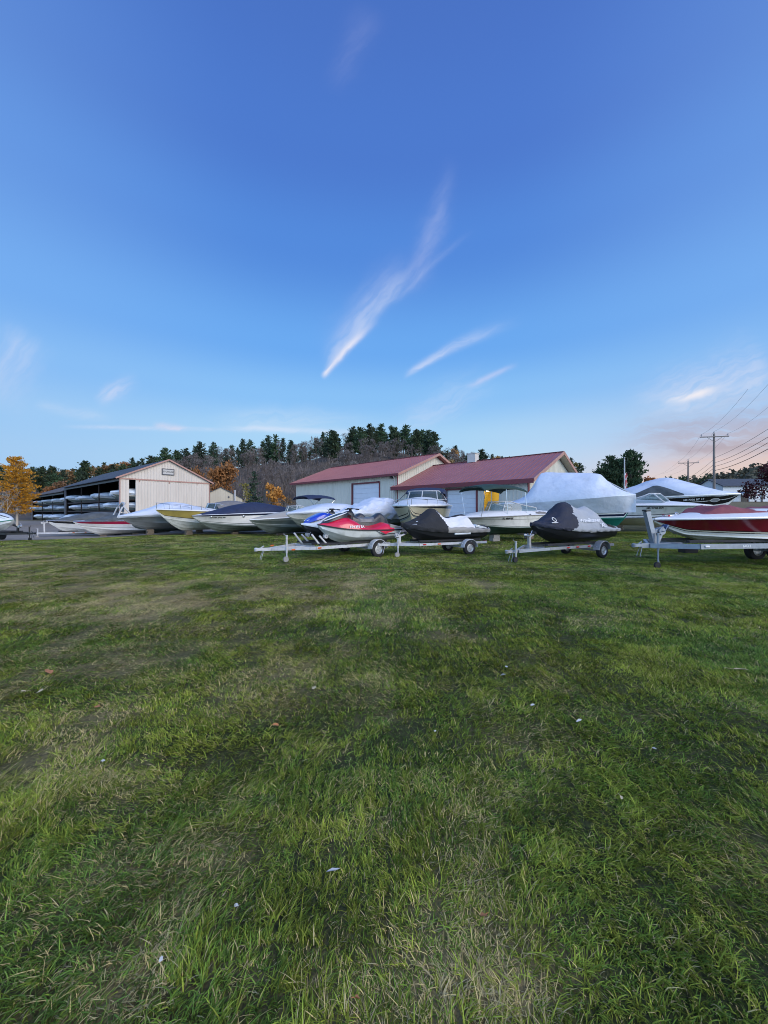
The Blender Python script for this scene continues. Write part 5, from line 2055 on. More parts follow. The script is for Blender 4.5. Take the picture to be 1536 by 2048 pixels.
TL = t.location.copy()
dL = (11.05, 15.10, 0.0, 4.55)
g = G()
wall_panel(g, FT, 0, LW, 0, -.1, eave, [dL])
for a in (0, LW):
    g.add([FT.p(a, 0, -.1), FT.p(a, 2 * hd, -.1), FT.p(a, 2 * hd, eave), FT.p(a, hd, rdg - .05), FT.p(a, 0, eave)], [(0, 1, 2, 3, 4)])
g.add([FT.p(0, 2 * hd, -.1), FT.p(LW, 2 * hd, -.1), FT.p(LW, 2 * hd, eave), FT.p(0, 2 * hd, eave)], [(0, 1, 2, 3)])
ribs(g, FT.p(0, 0, 0), FT.p(LW, 0, 0), lambda t_: eave - .02, -.1, -FT.b, .30, skip=[(dL[0] - .15, dL[1] + .15, 0, dL[3] + .15)])
ribs(g, FT.p(LW, 0, 0), FT.p(LW, 2 * hd, 0), lambda t_: eave + (rdg - .1 - eave) * (1 - abs(t_ - hd) / hd), 3.9, FT.a, .30)
fin(g, "wall", SIDE_GREEN, t, TL, smooth=0, recalc=False)
g = G()
ov = .55
sl_ = (rdg - eave) / hd
roof_slab(g, FT, -ov, LW + ov, -ov, eave - sl_ * ov + .16, hd, rdg + .16, .12)
roof_slab(g, FT, -ov, LW + ov, hd, rdg + .16, 2 * hd + ov, eave - sl_ * ov + .16, .12)
seams(g, FT, -ov, LW + ov, -ov, eave - sl_ * ov + .16, hd, rdg + .16)
rf = fin(g, "roof", REDROOF, t, TL, smooth=0)
g = G()
ze = eave - sl_ * ov + .16
g.bar(FT.p(-ov, -ov - .03, ze - .09), FT.p(LW + ov, -ov - .03, ze - .09), .05, .22)
for b0_, z0_, b1_, z1_ in ((-ov, ze, hd, rdg + .16), (hd, rdg + .16, 2 * hd + ov, ze)):
    for a in (-ov - .025, LW + ov + .025):
        g.bar(FT.p(a, b0_, z0_ - .08), FT.p(a, b1_, z1_ - .08), .045, .24, 1)
g.bar(FT.p(-ov, hd, rdg + .19), FT.p(LW + ov, hd, rdg + .19), .22, .05)
fin(g, "fascia", [REDTRIM, PINKTRIM], t, TL, smooth=0)


def roll_door(F_, dr, t, TL):
    a0, a1, z0, z1 = dr
    g = G()
    n = 9
    for i in range(n):
        za, zb = z0 + (z1 - z0) * i / n, z0 + (z1 - z0) * (i + 1) / n
        g.box((0, 0, 0), (1, 1, 1), M=Matrix.Translation(F_.p((a0 + a1) / 2, .10, (za + zb) / 2)) @ Matrix.Rotation(math.atan2(F_.a.y, F_.a.x), 4, "Z") @ Matrix.Diagonal((a1 - a0 - .004, .04, zb - za - .012, 1)))
    g.build("tmp", DOORM)
    o = bpy.data.objects["tmp"]
    o.name = "panel_door"
    o.parent = t
    o.matrix_parent_inverse = Matrix.Translation(-TL)
    g = G()
    for a in (a0 - .07, a1 + .07):
        g.bar(F_.p(a, -.03, z0), F_.p(a, -.03, z1 + .14), .14, .14)
    g.bar(F_.p(a0, -.03, z1 + .07), F_.p(a1, -.03, z1 + .07), .14, .14)
    f = fin(g, "door_frame", REDTRIM, o, None, smooth=0)
    f.parent = o
    f.matrix_parent_inverse = (o.matrix_parent_inverse.inverted() @ Matrix.Identity(4)).inverted() if False else Matrix.Translation(-TL)
    f.matrix_parent_inverse = Matrix.Identity(4)
    return o


roll_door(FT, dL, t, TL)
g = G()
g.tube([FT.p(LW - .25, -.45, eave - .15), FT.p(LW - .25, -.12, eave - .55), FT.p(LW - .25, -.10, .2)], .05, 6)
fin(g, "downspout", WPAINT, t, TL)
g = G()
g.bar(FT.p(LW + .01, -.02, -.1), FT.p(LW + .01, -.02, eave - .1), .10, .10)
fin(g, "corner_trim", REDTRIM, t, TL, smooth=0)
g = G()
g.box(tuple(FT.p(LW - .6, -.20, eave - .35)), (.22, .3, .22), R(ang))
fin(g, "wall_lamp", BPAINT, t, TL, bevel=.02)

FR = Frame(B0, ang)
hd2, ev2, rd2 = 5.85, 4.02, 6.45
t = thing("workshop_building", "lower wing of the red roofed workshop, with a white vent box and lit yellow window", "building", tuple(FR.p(RW / 2, hd2, 0)))
TL = t.location.copy()
dR = (5.70, 8.55, 0.0, 3.42)
wR = (9.25, 10.60, 1.2, 3.38)
g = G()
wall_panel(g, FR, 0, RW, -.03, -.1, ev2, [dR, wR])
g.add([FR.p(RW, -.03, -.1), FR.p(RW, 2 * hd2, -.1), FR.p(RW, 2 * hd2, ev2), FR.p(RW, hd2, rd2 - .05), FR.p(RW, -.03, ev2)], [(0, 1, 2, 3, 4)])
ribs(g, FR.p(0, -.03, 0), FR.p(RW, -.03, 0), lambda t_: ev2 - .02, -.1, -FR.b, .30, skip=[(dR[0] - .15, dR[1] + .15, 0, dR[3] + .15), (wR[0] - .1, wR[1] + .1, wR[2] - .1, wR[3] + .1)])
ribs(g, FR.p(RW, 0, 0), FR.p(RW, 2 * hd2, 0), lambda t_: ev2 + (rd2 - .1 - ev2) * (1 - abs(t_ - hd2) / hd2), -.1, FR.a, .30)
w_ = fin(g, "wall", SIDE_GREEN, t, TL, smooth=0, recalc=False)
g = G()
ov = .60
sl_ = (rd2 - ev2) / hd2
ze = ev2 - sl_ * ov + .16
roof_slab(g, FR, -.35, RW + ov, -ov, ze, hd2, rd2 + .16, .12)
roof_slab(g, FR, .02, RW + ov, hd2, rd2 + .16, 2 * hd2 + ov, ze, .12)
seams(g, FR, -.35, RW + ov, -ov, ze, hd2, rd2 + .16)
rf = fin(g, "roof", REDROOF, t, TL, smooth=0)
g = G()
g.bar(FR.p(-.35, -ov - .03, ze - .13), FR.p(RW + ov, -ov - .03, ze - .13), .05, .34)
for b0_, z0_, b1_, z1_ in ((-ov, ze, hd2, rd2 + .16), (hd2, rd2 + .16, 2 * hd2 + ov, ze)):
    g.bar(FR.p(RW + ov + .025, b0_, z0_ - .08), FR.p(RW + ov + .025, b1_, z1_ - .08), .045, .26, 1)
g.bar(FR.p(-.35 - .025, -ov, ze - .08), FR.p(-.35 - .025, 0, ze + sl_ * ov - .08), .045, .24, 1)
g.bar(FR.p(-.2, hd2, rd2 + .19), FR.p(RW + ov, hd2, rd2 + .19), .22, .05)
fin(g, "fascia", [REDTRIM, PINKTRIM], t, TL, smooth=0)
g = G()
for sgn, (b0_, z0_, b1_, z1_) in enumerate(((-ov, ze - .14, hd2, rd2 + .02), (hd2, rd2 + .02, 2 * hd2 + ov, ze - .14))):
    g.add([FR.p(RW + .01, b0_, z0_), FR.p(RW + ov, b0_, z0_), FR.p(RW + ov, b1_, z1_), FR.p(RW + .01, b1_, z1_)], [(0, 1, 2, 3)])
fin(g, "soffit", SIDE_TAN, t, TL, smooth=0)
roll_door(FR, dR, t, TL)
g = G()
g.bar(FR.p(RW + .01, -.05, -.1), FR.p(RW + .01, -.05, ev2 - .1), .12, .12)
fin(g, "corner_trim", REDTRIM, t, TL, smooth=0)
# lit window: a frame round a shallow yellow painted room with tubes on its ceiling
g = G()
a0, a1, z0, z1 = wR
for aa, bb, cc, dd in ((a0, a1, z0, z0), (a0, a1, z1, z1)):
    g.bar(FR.p(aa - .05, -.05, cc), FR.p(bb + .05, -.05, dd), .06, .06)
for aa in (a0, (a0 + a1) / 2, a1):
    g.bar(FR.p(aa, -.05, z0), FR.p(aa, -.05, z1), .06, .05)
wf = fin(g, "window", WPAINT, t, TL, smooth=0)
g = G()
D_ = 1.6
q = [FR.p(a0 - .3, 0.03, z0 - .3), FR.p(a1 + .3, 0.03, z0 - .3), FR.p(a1 + .3, .03, z1 + .02), FR.p(a0 - .3, .03, z1 + .02)]
q2 = [v + FR.b * D_ for v in q]
g.add(q + q2, [(4, 5, 6, 7), (0, 1, 5, 4), (2, 3, 7, 6), (1, 2, 6, 5), (3, 0, 4, 7)])
rm = fin(g, "yellow_room", YELWALL, t, TL, smooth=0, recalc=False)
for k, (aa, bb) in enumerate(((9.3, .35), (9.95, .9))):
    g = G()
    g.tube([FR.p(aa, bb, z1 - .10), FR.p(aa + .62, bb, z1 - .10)], .06, 8)
    o = fin(g, "ceiling_lamp", TUBE, t, TL)
g = G()
g.box(tuple(FR.p(4.95, hd2 - .1, rd2 + .45)), (.86, .7, .85), R(ang))
g.box(tuple(FR.p(4.95, hd2 - .1, rd2 + .90)), (.98, .82, .07), R(ang))
fin(g, "roof_vent", mat("off white vent", (.52, .50, .46), .6, var=.08), t, TL, smooth=0)
g = G()
g.box(tuple(FR.p(RW + .05, 2.2, 3.6)), (.10, 1.0, .55), R(ang))
fin(g, "louvre", REDTRIM, t, TL, smooth=0)
g = G()
g.box(tuple(FR.p(RW + .03, 1.5, 2.35)), (.06, 1.1, 1.0), R(ang))
wn = fin(g, "window", WINDOWG, t, TL, smooth=0)
g = G()
for bb in (.92, 1.5, 2.08):
    g.bar(FR.p(RW + .07, bb, 1.82), FR.p(RW + .07, bb, 2.88), .06, .08)
for zz in (1.82, 2.88):
    g.bar(FR.p(RW + .075, .90, zz), FR.p(RW + .075, 2.10, zz), .06, .08)
f = fin(g, "window_frame", PINKTRIM, wn, None, smooth=0)
f.matrix_parent_inverse = Matrix.Identity(4)

# --- the open sided rack sheds


def rack_shed(label, F_, wid, ln, eave, ridge, rside, roofm, gable, half=5.6, levels=(), far_post=True, posts=0, back=7.5):
    """Gable shed; a = across the gable, b = away along the open side (a = 0 is the open side)."""
    base = -.35
    t = thing("storage_shed", label, "shed", tuple(F_.p(wid / 2, ln / 2, 0)))
    TL = t.location.copy()
    sl_ = (ridge - eave) / (wid / 2)
    if gable:
        slot = (1.02, 1.74, base, eave - .22)
        g = G()
        wall_panel(g, F_, 0, wid, 0, base, eave, [slot])
        g.add([F_.p(0, 0, eave), F_.p(wid, 0, eave), F_.p(wid / 2, 0, ridge)], [(0, 1, 2)])
        g.add([F_.p(0, .14, eave), F_.p(wid, .14, eave), F_.p(wid / 2, .14, ridge - .05)], [(0, 2, 1)])
        wall_panel(g, F_, 0, wid, .14, base, eave, [slot])
        for aa in (slot[0], slot[1]):
            g.add([F_.p(aa, 0, base), F_.p(aa, .14, base), F_.p(aa, .14, slot[3]), F_.p(aa, 0, slot[3])], [(0, 1, 2, 3)])
        g.add([F_.p(-.001, 0, base), F_.p(-.001, .14, base), F_.p(-.001, .14, eave), F_.p(-.001, 0, eave)], [(0, 1, 2, 3)])
        ribs(g, F_.p(0, 0, 0), F_.p(wid, 0, 0), lambda x: eave - .30, base, -F_.b, .34, w=.07, d=.05, skip=[(slot[0], slot[1], base, eave)])
        ribs(g, F_.p(0, 0, 0), F_.p(wid, 0, 0), lambda x: eave + (ridge - eave) * (1 - abs(x - wid / 2) / (wid / 2)) - .08, eave - .10, -F_.b, .34, w=.07, d=.05)
        fin(g, "wall", SIDE_PINK, t, TL, smooth=0, recalc=False)
        g = G()
        g.bar(F_.p(0, -.04, eave - .20), F_.p(wid, -.04, eave - .20), .10, .16)
        for a_ in (2.1, 5.6, 9.2):
            g.bar(F_.p(a_, -.05, eave - .3), F_.p(a_, -.05, eave - .52), .07, .08)
        fin(g, "door_track", PINKTRIM, t, TL, smooth=0)
        g = G()
        for aa in (.05, wid - .05):
            g.bar(F_.p(aa, -.05, base), F_.p(aa, -.05, eave - .3), .12, .06)
        fin(g, "corner_trim", PINKTRIM, t, TL, smooth=0)
        # sign
        ca, cz, sw, sh = wid / 2 - .05, eave + 1.02, 1.35, .72
        g = G()
        M0 = Matrix.Translation(F_.p(ca, -.09, cz)) @ Matrix.Rotation(math.atan2(F_.a.y, F_.a.x), 4, "Z")
        g.box((0, 0, 0), (sw, .05, sh), M=M0)
        sg = fin(g, "sign_board", mat("pale sign board", (.45, .44, .42), .6), t, TL, smooth=0)
        g = G()
        for dz in (-sh / 2, sh / 2):
            g.box((0, 0, 0), (sw + .16, .07, .11), M=M0 @ Matrix.Translation((0, -.01, dz)))
        for dx_ in (-sw / 2 - .03, sw / 2 + .03):
            g.box((0, 0, 0), (.10, .068, sh - .1), M=M0 @ Matrix.Translation((dx_, -.01, 0)))
        f = fin(g, "sign_frame", POSTM, sg, None, smooth=0)
        f.matrix_parent_inverse = Matrix.Identity(4)
        lt = lettering("STORAGE", .30, BPAINT, sg, M0 @ Matrix.Translation((0, -.03, 0)) @ Matrix.Rotation(R(90), 4, "X"), bold=True)
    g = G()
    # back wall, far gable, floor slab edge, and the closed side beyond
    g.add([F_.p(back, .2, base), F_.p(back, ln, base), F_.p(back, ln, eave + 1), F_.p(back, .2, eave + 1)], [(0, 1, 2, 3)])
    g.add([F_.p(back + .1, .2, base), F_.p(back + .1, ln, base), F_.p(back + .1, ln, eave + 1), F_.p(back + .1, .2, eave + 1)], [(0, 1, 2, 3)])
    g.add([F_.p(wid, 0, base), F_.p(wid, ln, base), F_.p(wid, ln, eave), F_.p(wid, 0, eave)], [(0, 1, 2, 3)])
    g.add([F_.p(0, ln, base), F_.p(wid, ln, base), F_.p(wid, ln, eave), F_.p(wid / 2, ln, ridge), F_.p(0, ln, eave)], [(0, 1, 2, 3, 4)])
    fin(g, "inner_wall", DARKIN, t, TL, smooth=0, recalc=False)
    g = G()
    ov = .45
    ze = eave - sl_ * ov + .10
    roof_slab(g, F_, -ov, wid / 2, -.30, 0, 0, 0, 0) if False else None
    for (aa, za, ab, zb) in ((-ov, ze, wid / 2, ridge + .10), (wid / 2, ridge + .10, wid + ov, ze)):
        vs = [F_.p(aa, -.30, za), F_.p(ab, -.30, zb), F_.p(ab, ln + .3, zb), F_.p(aa, ln + .3, za)]
        vs += [v - Vector((0, 0, .09)) for v in vs]
        g.add(vs, [(0, 1, 2, 3), (7, 6, 5, 4), (0, 4, 5, 1), (1, 5, 6, 2), (2, 6, 7, 3), (3, 7, 4, 0)])
    fin(g, "roof", roofm, t, TL, smooth=0)
    g = G()
    if gable:
        for (aa, za, ab, zb) in ((-ov, ze, wid / 2, ridge + .10), (wid / 2, ridge + .10, wid + ov, ze)):
            g.bar(F_.p(aa, -.33, za - .08), F_.p(ab, -.33, zb - .08), .05, .18)
        fin(g, "fascia", PINKTRIM, t, TL, smooth=0)
    g = G()
    g.bar(F_.p(.02, .16, eave - .25), F_.p(.02, ln - .02, eave - .25), .16, .5)
    fin(g, "eave_beam", BPAINT, t, TL, smooth=0)
    if far_post:
        g = G()
        g.add([F_.p(-.02, ln - .9, base), F_.p(-.02, ln, base), F_.p(-.02, ln, eave), F_.p(-.02, ln - .9, eave), F_.p(.12, ln - .9, base), F_.p(.12, ln, base), F_.p(.12, ln, eave), F_.p(.12, ln - .9, eave)],
              [(0, 1, 2, 3), (7, 6, 5, 4), (0, 4, 5, 1), (1, 5, 6, 2), (2, 6, 7, 3), (3, 7, 4, 0)])
        fin(g, "end_panel", POSTM, t, TL, smooth=0)
    for z in levels:
        g = G()
        g.bar(F_.p(.30, .2, z - .10), F_.p(.30, ln - .95, z - .10), .10, .20)
        g.bar(F_.p(4.6, .2, z - .10), F_.p(4.6, ln - .95, z - .10), .10, .20)
        n = int(ln / 2.9)
        for k in range(n + 1):
            bb = .3 + k * (ln - 1.4) / n
            g.bar(F_.p(.35, bb, z - .05), F_.p(4.6, bb, z - .05), .09, .10)
        fin(g, "rack_beam", RACKM, t, TL, smooth=0)
    n = posts
    for k in range(1, n):
        g = G()
        bb = k * (ln - .9) / n
        g.bar(F_.p(.22, bb, base), F_.p(.22, bb, eave - .3), .10, .10)
        fin(g, "rack_post", RACKM, t, TL, smooth=0)
    return t


FA = Frame((-32.2, 45.0), 50.5)
LEV = (1.74, 3.12)
rack_shed("beige gable shed with a ribbed front and open side racks full of wrapped boats", FA, 11.0, 30.0, 5.85, 8.45, 0, SHINGLE, True, levels=LEV, posts=3)
FB = Frame(tuple(FA.p(0, 30.35, 0))[:2], 50.5)
rack_shed("long lower open shed with a brown roof beyond the beige gable shed", FB, 11.0, 34.0, 5.2, 7.5, 0, SHINGLEB, False, levels=(1.74, 3.12), posts=3)

# wrapped boats on the racks: one built with its parts, the others copies
WRAPB = mat("blue white shrink wrap", (.60, .68, .77), .35, var=.08, bump=.4, bscale=4)
RG = "shrink-wrapped boats on the storage racks"


def rack_proto(L, B, seed, outb):
    bt = Boat("racked_boat", "x", (0, 0), 0, L, B, .05, .60, .74, chine=.22, group=RG, p=3.4, f0=.8)
    bt.hull([(.12, 1), (1, 0)], [WHITE if seed % 2 else OFFWHITE, SAGE], bottom=1, n=14)  # dark bottoms put the shade below the racked hulls into their colour
    bt.cover([[(0, .1), (.15, .45), (.40, .52), (.7, .50), (.88, .36), (1, .12)], [(0, .05), (.2, .3), (.45, .55), (.75, .42), (.9, .2), (1, .08)], [(0, .05), (.15, .25), (.45, .40), (.75, .38), (.92, .28), (1, .10)]][seed - 1], WRAPB, skirt=.20, wr=.03, pw=(.85, 1.1), seed=seed, n=18, na=6)
    return bt.root


protos = [rack_proto(5.6, 2.3, 1, False), rack_proto(6.0, 2.4, 2, True), rack_proto(5.2, 2.2, 3, False)]
ptrees = [tree_of(p) for p in protos]
used = set()
rr = random.Random(5)
for F_, ln, shed, z_roof in ((FA, 30.0, "near gabled rack shed", 0), (FB, 34.0, "far brown roofed rack shed", 0)):
    for lev, (z, nm) in enumerate(((-.02, "bottom"), (1.74, "middle"), (3.12, "top"))):
        n = 7 if F_ is FA else 8
        for k in range(n):
            bb = 1.6 + k * (ln - 3.6) / (n - 1) + rr.uniform(-.3, .3)
            i = rr.randrange(3)
            lab = f"white shrink-wrapped boat on the {nm} level of the {shed}"
            if i not in used:
                o = protos[i]
                used.add(i)
                o["label"] = lab
            else:
                o = copy_tree(protos[i], ptrees[i], lab)
            L_ = (5.6, 6.0, 5.2)[i]
            p = F_.p(.10 + (.55 if (k + lev) % 2 else -.35) + rr.uniform(-.3, .3) + L_ / 2, bb, z)
            o.location = (p.x, p.y, z + (H(p.x, p.y) + .1 if lev == 0 else 0))
            o.scale = (1, 1, rr.uniform(.85, 1.2))
            o.rotation_euler = (0, R(rr.uniform(-1, 3)), math.atan2(-F_.a.y, -F_.a.x) + R(rr.uniform(-3, 3)))

# --- small beige gable building behind the shed
FC = Frame((-31.8, 63.2), 30)
t = thing("outbuilding", "small plain beige gable building with a white flue pipe, behind the big shed", "building", tuple(FC.p(4, 5, 0)))
TL = t.location.copy()
w_, e_, r_ = 7.2, 4.0, 5.85
g = G()
g.add([FC.p(0, 0, -.3), FC.p(w_, 0, -.3), FC.p(w_, 0, e_), FC.p(w_ / 2, 0, r_), FC.p(0, 0, e_)], [(0, 1, 2, 3, 4)])
g.add([FC.p(w_, 0, -.3), FC.p(w_, 12, -.3), FC.p(w_, 12, e_), FC.p(w_, 0, e_)], [(0, 1, 2, 3)])
g.add([FC.p(0, 12, -.3), FC.p(0, 0, -.3), FC.p(0, 0, e_), FC.p(0, 12, e_)], [(0, 1, 2, 3)])
ribs(g, FC.p(0, 0, 0), FC.p(w_, 0, 0), lambda x: e_ + (r_ - e_) * (1 - abs(x - w_ / 2) / (w_ / 2)) - .06, -.3, -FC.b, .4, w=.03, d=.02)
fin(g, "wall", SIDE_TAN, t, TL, smooth=0, recalc=False)
g = G()
for (aa, za, ab, zb) in ((-.3, e_ - .1, w_ / 2, r_ + .1), (w_ / 2, r_ + .1, w_ + .3, e_ - .1)):
    vs = [FC.p(aa, -.2, za), FC.p(ab, -.2, zb), FC.p(ab, 12.2, zb), FC.p(aa, 12.2, za)]
    vs += [v - Vector((0, 0, .1)) for v in vs]
    g.add(vs, [(0, 1, 2, 3), (7, 6, 5, 4), (0, 4, 5, 1), (1, 5, 6, 2), (2, 6, 7, 3), (3, 7, 4, 0)])
fin(g, "roof", SHINGLE, t, TL, smooth=0)
g = G()
p = FC.p(5.9, -.25, 0)
g.tube([p + Vector((0, 0, 1)), p + Vector((0, 0, 5.35))], .14, 8)
g.tube([p + Vector((0, 0, 5.35)), p + Vector((0, 0, 5.45))], .2, 8)
fin(g, "flue_pipe", WPAINT, t, TL)
g = G()
g.lathe([(-.06, .17), (0, .17), (.01, .01)], tuple(FC.p(4.9, -.06, 4.2)), "y", 12)
fin(g, "wall_vent", POSTM, t, TL)

# --- white house across the field on the right
px0 = P(1446, 1003, 84)
gz = H(px0.x + 5, 84)
FH = Frame((px0.x, 84.0), -4)
t = thing("house", "white two storey house with a dark roof and a columned porch beyond the field", "house", tuple(FH.p(7, 4, gz)))
TL = t.location.copy()
hw_, e_, r_ = 15.0, gz + 3.9, gz + 5.6
op = [(a, a + .8, gz + 2.4, gz + 3.5) for a in (4.2, 7.5, 10.5, 13.0)] + [(a, a + .9, gz + .7, gz + 1.8) for a in (5.8, 8.0, 10.2, 12.4)]
g = G()
wall_panel(g, FH, 0, hw_, 0, gz - 1, e_, op)
for a in (0, hw_):
    g.add([FH.p(a, 0, gz - 1), FH.p(a, 8, gz - 1), FH.p(a, 8, e_), FH.p(a, 4, r_), FH.p(a, 0, e_)], [(0, 1, 2, 3, 4)])
fin(g, "wall", SIDE_WHITE, t, TL, smooth=0, recalc=False)
g = G()
roof_slab(g, FH, -.4, hw_ + .4, -.5, e_ - .12, 4, r_ + .1, .18)
roof_slab(g, FH, -.4, hw_ + .4, 4, r_ + .1, 8.5, e_ - .12, .18)
fin(g, "roof", SHINGLE, t, TL, smooth=0)
for o4 in op:
    g = G()
    g.bar(FH.p(o4[0], -.02, o4[2] - .04), FH.p(o4[1], -.02, o4[2] - .04), .1, .08)
    g.bar(FH.p(o4[0], -.02, o4[3] + .04), FH.p(o4[1], -.02, o4[3] + .04), .1, .08)
    for a in (o4[0] - .04, (o4[0] + o4[1]) / 2, o4[1] + .04):
        g.bar(FH.p(a, -.02, o4[2]), FH.p(a, -.02, o4[3]), .06, .1)
    w = fin(g, "window", SIDE_WHITE, t, TL, smooth=0)
    g = G()
    g.add([FH.p(o4[0], .12, o4[2]), FH.p(o4[1], .12, o4[2]), FH.p(o4[1], .12, o4[3]), FH.p(o4[0], .12, o4[3])], [(0, 1, 2, 3)])
    f = fin(g, "window_pane", WINDOWG, w, None, smooth=0)
    f.matrix_parent_inverse = Matrix.Identity(4)
g = G()
roof_slab(g, FH, 3.4, 6.2, -2.6, gz + 2.15, -.01, gz + 2.5, .2)
fin(g, "porch_roof", SHINGLE, t, TL, smooth=0)
for a in (3.6, 4.8, 6.0):
    g = G()
    g.bar(FH.p(a, -2.4, gz - .4), FH.p(a, -2.4, gz + 2.05), .2, .2)
    fin(g, "porch_column", SIDE_WHITE, t, TL, smooth=0)
g = G()
g.add([FH.p(3.8, -.02, gz), FH.p(5.6, -.02, gz), FH.p(5.6, -.02, gz + 2.0), FH.p(3.8, -.02, gz + 2.0), FH.p(3.8, -.005, gz), FH.p(5.6, -.005, gz), FH.p(5.6, -.005, gz + 2.0), FH.p(3.8, -.005, gz + 2.0)],
      [(0, 1, 2, 3), (7, 6, 5, 4), (0, 4, 5, 1), (1, 5, 6, 2), (2, 6, 7, 3), (3, 7, 4, 0)])
fin(g, "door", BPAINT, t, TL, smooth=0)

# --- white box trailer behind the boats
p = P(1272, 1000, 62)
gz = H(p.x, 62)
t = thing("cargo_trailer", "white box trailer standing behind the boats near the flagpole", "trailer", (p.x, 62, gz), R(8))
g = G()
g.box((0, 0, 2.05), (2.7, 6, 2.5))
g.build("cargo_box", SIDE_WHITE, t, smooth=0, bevel=.05)
g = G()
for xx in (-1.2, 1.2):
    g.bar((xx, -3.02, .9), (xx, -3.02, 3.2), .08, .06)
g.bar((-1.25, -3.03, 3.1), (1.25, -3.03, 3.1), .06, .1)
g.build("door_frame", GALV, t, smooth=0)
for xx in (-1.05, 1.05):
    wheel(t, (xx, -1.0, .42), .42, .25, axis="x")
g = G()
g.box((0, 0, .66), (1.6, 5.6, .2))
g.build("chassis", BPAINT, t, smooth=0)

# ---------------------------------------------------------------- poles and wires
POLEW = mat("weathered grey pole", (.20, .17, .15), .9, var=.2, stretch=(1, 1, .1), bump=.3)
WIRE = mat("black cable", (.03, .028, .03), .6)
INSUL = mat("grey insulator", (.25, .25, .27), .3)


def utility_pole(label, x, y, top, arm_w, arm_ang):
    t = thing("utility_pole", label, "utility pole", (x, y, H(x, y)), R(arm_ang), "utility poles along the road")
    h = top - H(x, y)
    g = G()
    g.tube([(0, 0, -.3), (0, 0, h * .5), (0, 0, h)], [.17, .145, .11], 10)
    g.build("pole", POLEW, t)
    g = G()
    g.bar((-arm_w / 2, -.12, h - .45), (arm_w / 2, -.12, h - .45), .11, .13)
    for sd in (-1, 1):
        g.bar((sd * .05, -.14, h - 1.15), (sd * arm_w * .26, -.14, h - .52), .03, .05)
    a = g.build("crossarm", POLEW, t, smooth=0)
    for xx, zz in ((-arm_w / 2 + .12, h - .38), (0, h), (arm_w / 2 - .12, h - .38)):
        g = G()
        g.lathe([(0, .03), (.10, .03), (.12, .065), (.20, .07), (.26, .035), (.30, .02)], (xx, -.12 if xx else 0, zz), "z", 8)
        g.build("insulator", INSUL, t)
    return t


Q = [Vector((33.3, 32.0, 0)), Vector((44.6, 50.0, 0)), Vector((55.9, 68.0, 0)), Vector((78.0, 104.0, 0))]
tops = [12.4, 12.15, 11.0, 12.0]
utility_pole("weathered utility pole with a wide crossarm, the taller of two above the white cruiser", Q[1].x, Q[1].y, tops[1], 3.3, -12)
utility_pole("smaller utility pole with a crossarm farther along the wire line", Q[2].x, Q[2].y, tops[2], 3.3, -12)


def wire(label, pts, r, sag):
    g = G()
    line = []
    for a, b in zip(pts[:-1], pts[1:]):
        for i in range(12):
            t_ = i / 12
            p = a.lerp(b, t_)
            p.z -= sag * 4 * t_ * (1 - t_)
            line.append(p)
    line.append(pts[-1])
    g.tube(line, r, 5, 0)
    tag(g.build("power_line", WIRE), label, "cable", "wires strung between the utility poles")


dirw = Vector((math.cos(R(-12)), math.sin(R(-12)), 0))
for k, (off, dz) in enumerate(((-1.53, -.10), (0, .28), (1.53, -.10))):
    wire(("high thin wire from the left end of the crossarms", "high thin wire from the pole tops", "high thin wire from the right end of the crossarms")[k],
         [Vector((q.x, q.y, tp)) + dirw * off + Vector((0, 0, dz)) for q, tp in zip(Q, tops)], .009, .5)
for k, (z0, rad, sg) in enumerate(((8.95, .017, .20), (8.25, .021, .24), (7.75, .021, .26), (7.2, .030, .28))):
    wire(("uppermost of the four thick lower cables on the pole", "second thick lower cable down the pole", "third thick lower cable down the pole", "lowest and thickest cable on the pole")[k],
         [Vector((q.x + .18, q.y - .12, z0 - (.0, .0, 1.0, .2)[i])) for i, q in enumerate(Q)], rad, sg)
p = P(1249, 990, 60)
gz = H(p.x, 60)
t = thing("flagpole", "slim white flagpole in front of the dark pines", "flagpole", (p.x, 60, gz))
g = G()
g.tube([(0, 0, 0), (0, 0, 10.2 - gz)], [.13, .08], 8)
g.lathe([(0, .03), (.08, .12), (.16, .12), (.24, .02)], (0, 0, 10.2 - gz), "z", 10)
g.build("pole", WPAINT, t)
g = G()
rings = []
for i in range(8):
    z = 7.9 - gz - i * .36
    rings.append([(.10 + .02 * math.sin(i), 0, z), (.22 + .10 * math.sin(i * 1.3), .07, z - .05), (.34 + .06 * math.cos(i), -.05, z - .12), (.44 + .06 * math.sin(i * 2), .04, z - .22)])
g.loft(rings, mf=lambda i, k: (i + k) % 3 == 0 and 1 or 0)
g.build("tmp", [mat("limp flag red", (.42, .06, .07), .8), mat("limp flag white", (.6, .6, .6), .8)])
o = bpy.data.objects["tmp"]
o.name = "flag"
o.location = t.location
tag(o, "limp red and white flag hanging down the flagpole", "flag")

# --- yard forklift behind the boat row
FKY = mat("dark green machine paint", (.02, .03, .025), .5, var=.15)
fx, fy = -11.3, 40.0
t = thing("forklift", "dark yard forklift with a tall black mast between the lone spruce and the orange maple", "forklift", (fx, fy, H(fx, fy)), R(200))
g = G()
for yy in (-.34, .34):
    g.bar((1.5, yy, .1), (1.5, yy, 3.95), .12, .14)
    g.bar((1.62, yy * .8, .3), (1.62, yy * .8, 3.7), .08, .08)
for zz in (.4, 2.0, 3.85):
    g.bar((1.5, -.34, zz), (1.5, .34, zz), .1, .12)
g.tube([(1.52, 0, .3), (1.52, 0, 3.2)], .05, 8)
g.build("mast", BPAINT, t, smooth=0)
for yy in (-.3, .3):
    g = G()
    g.bar((1.7, yy, .25), (1.72, yy, 1.0), .1, .06)
    g.bar((1.7, yy, .27), (2.8, yy, .24), .1, .05)
    g.build("fork", BPAINT, t, smooth=0)
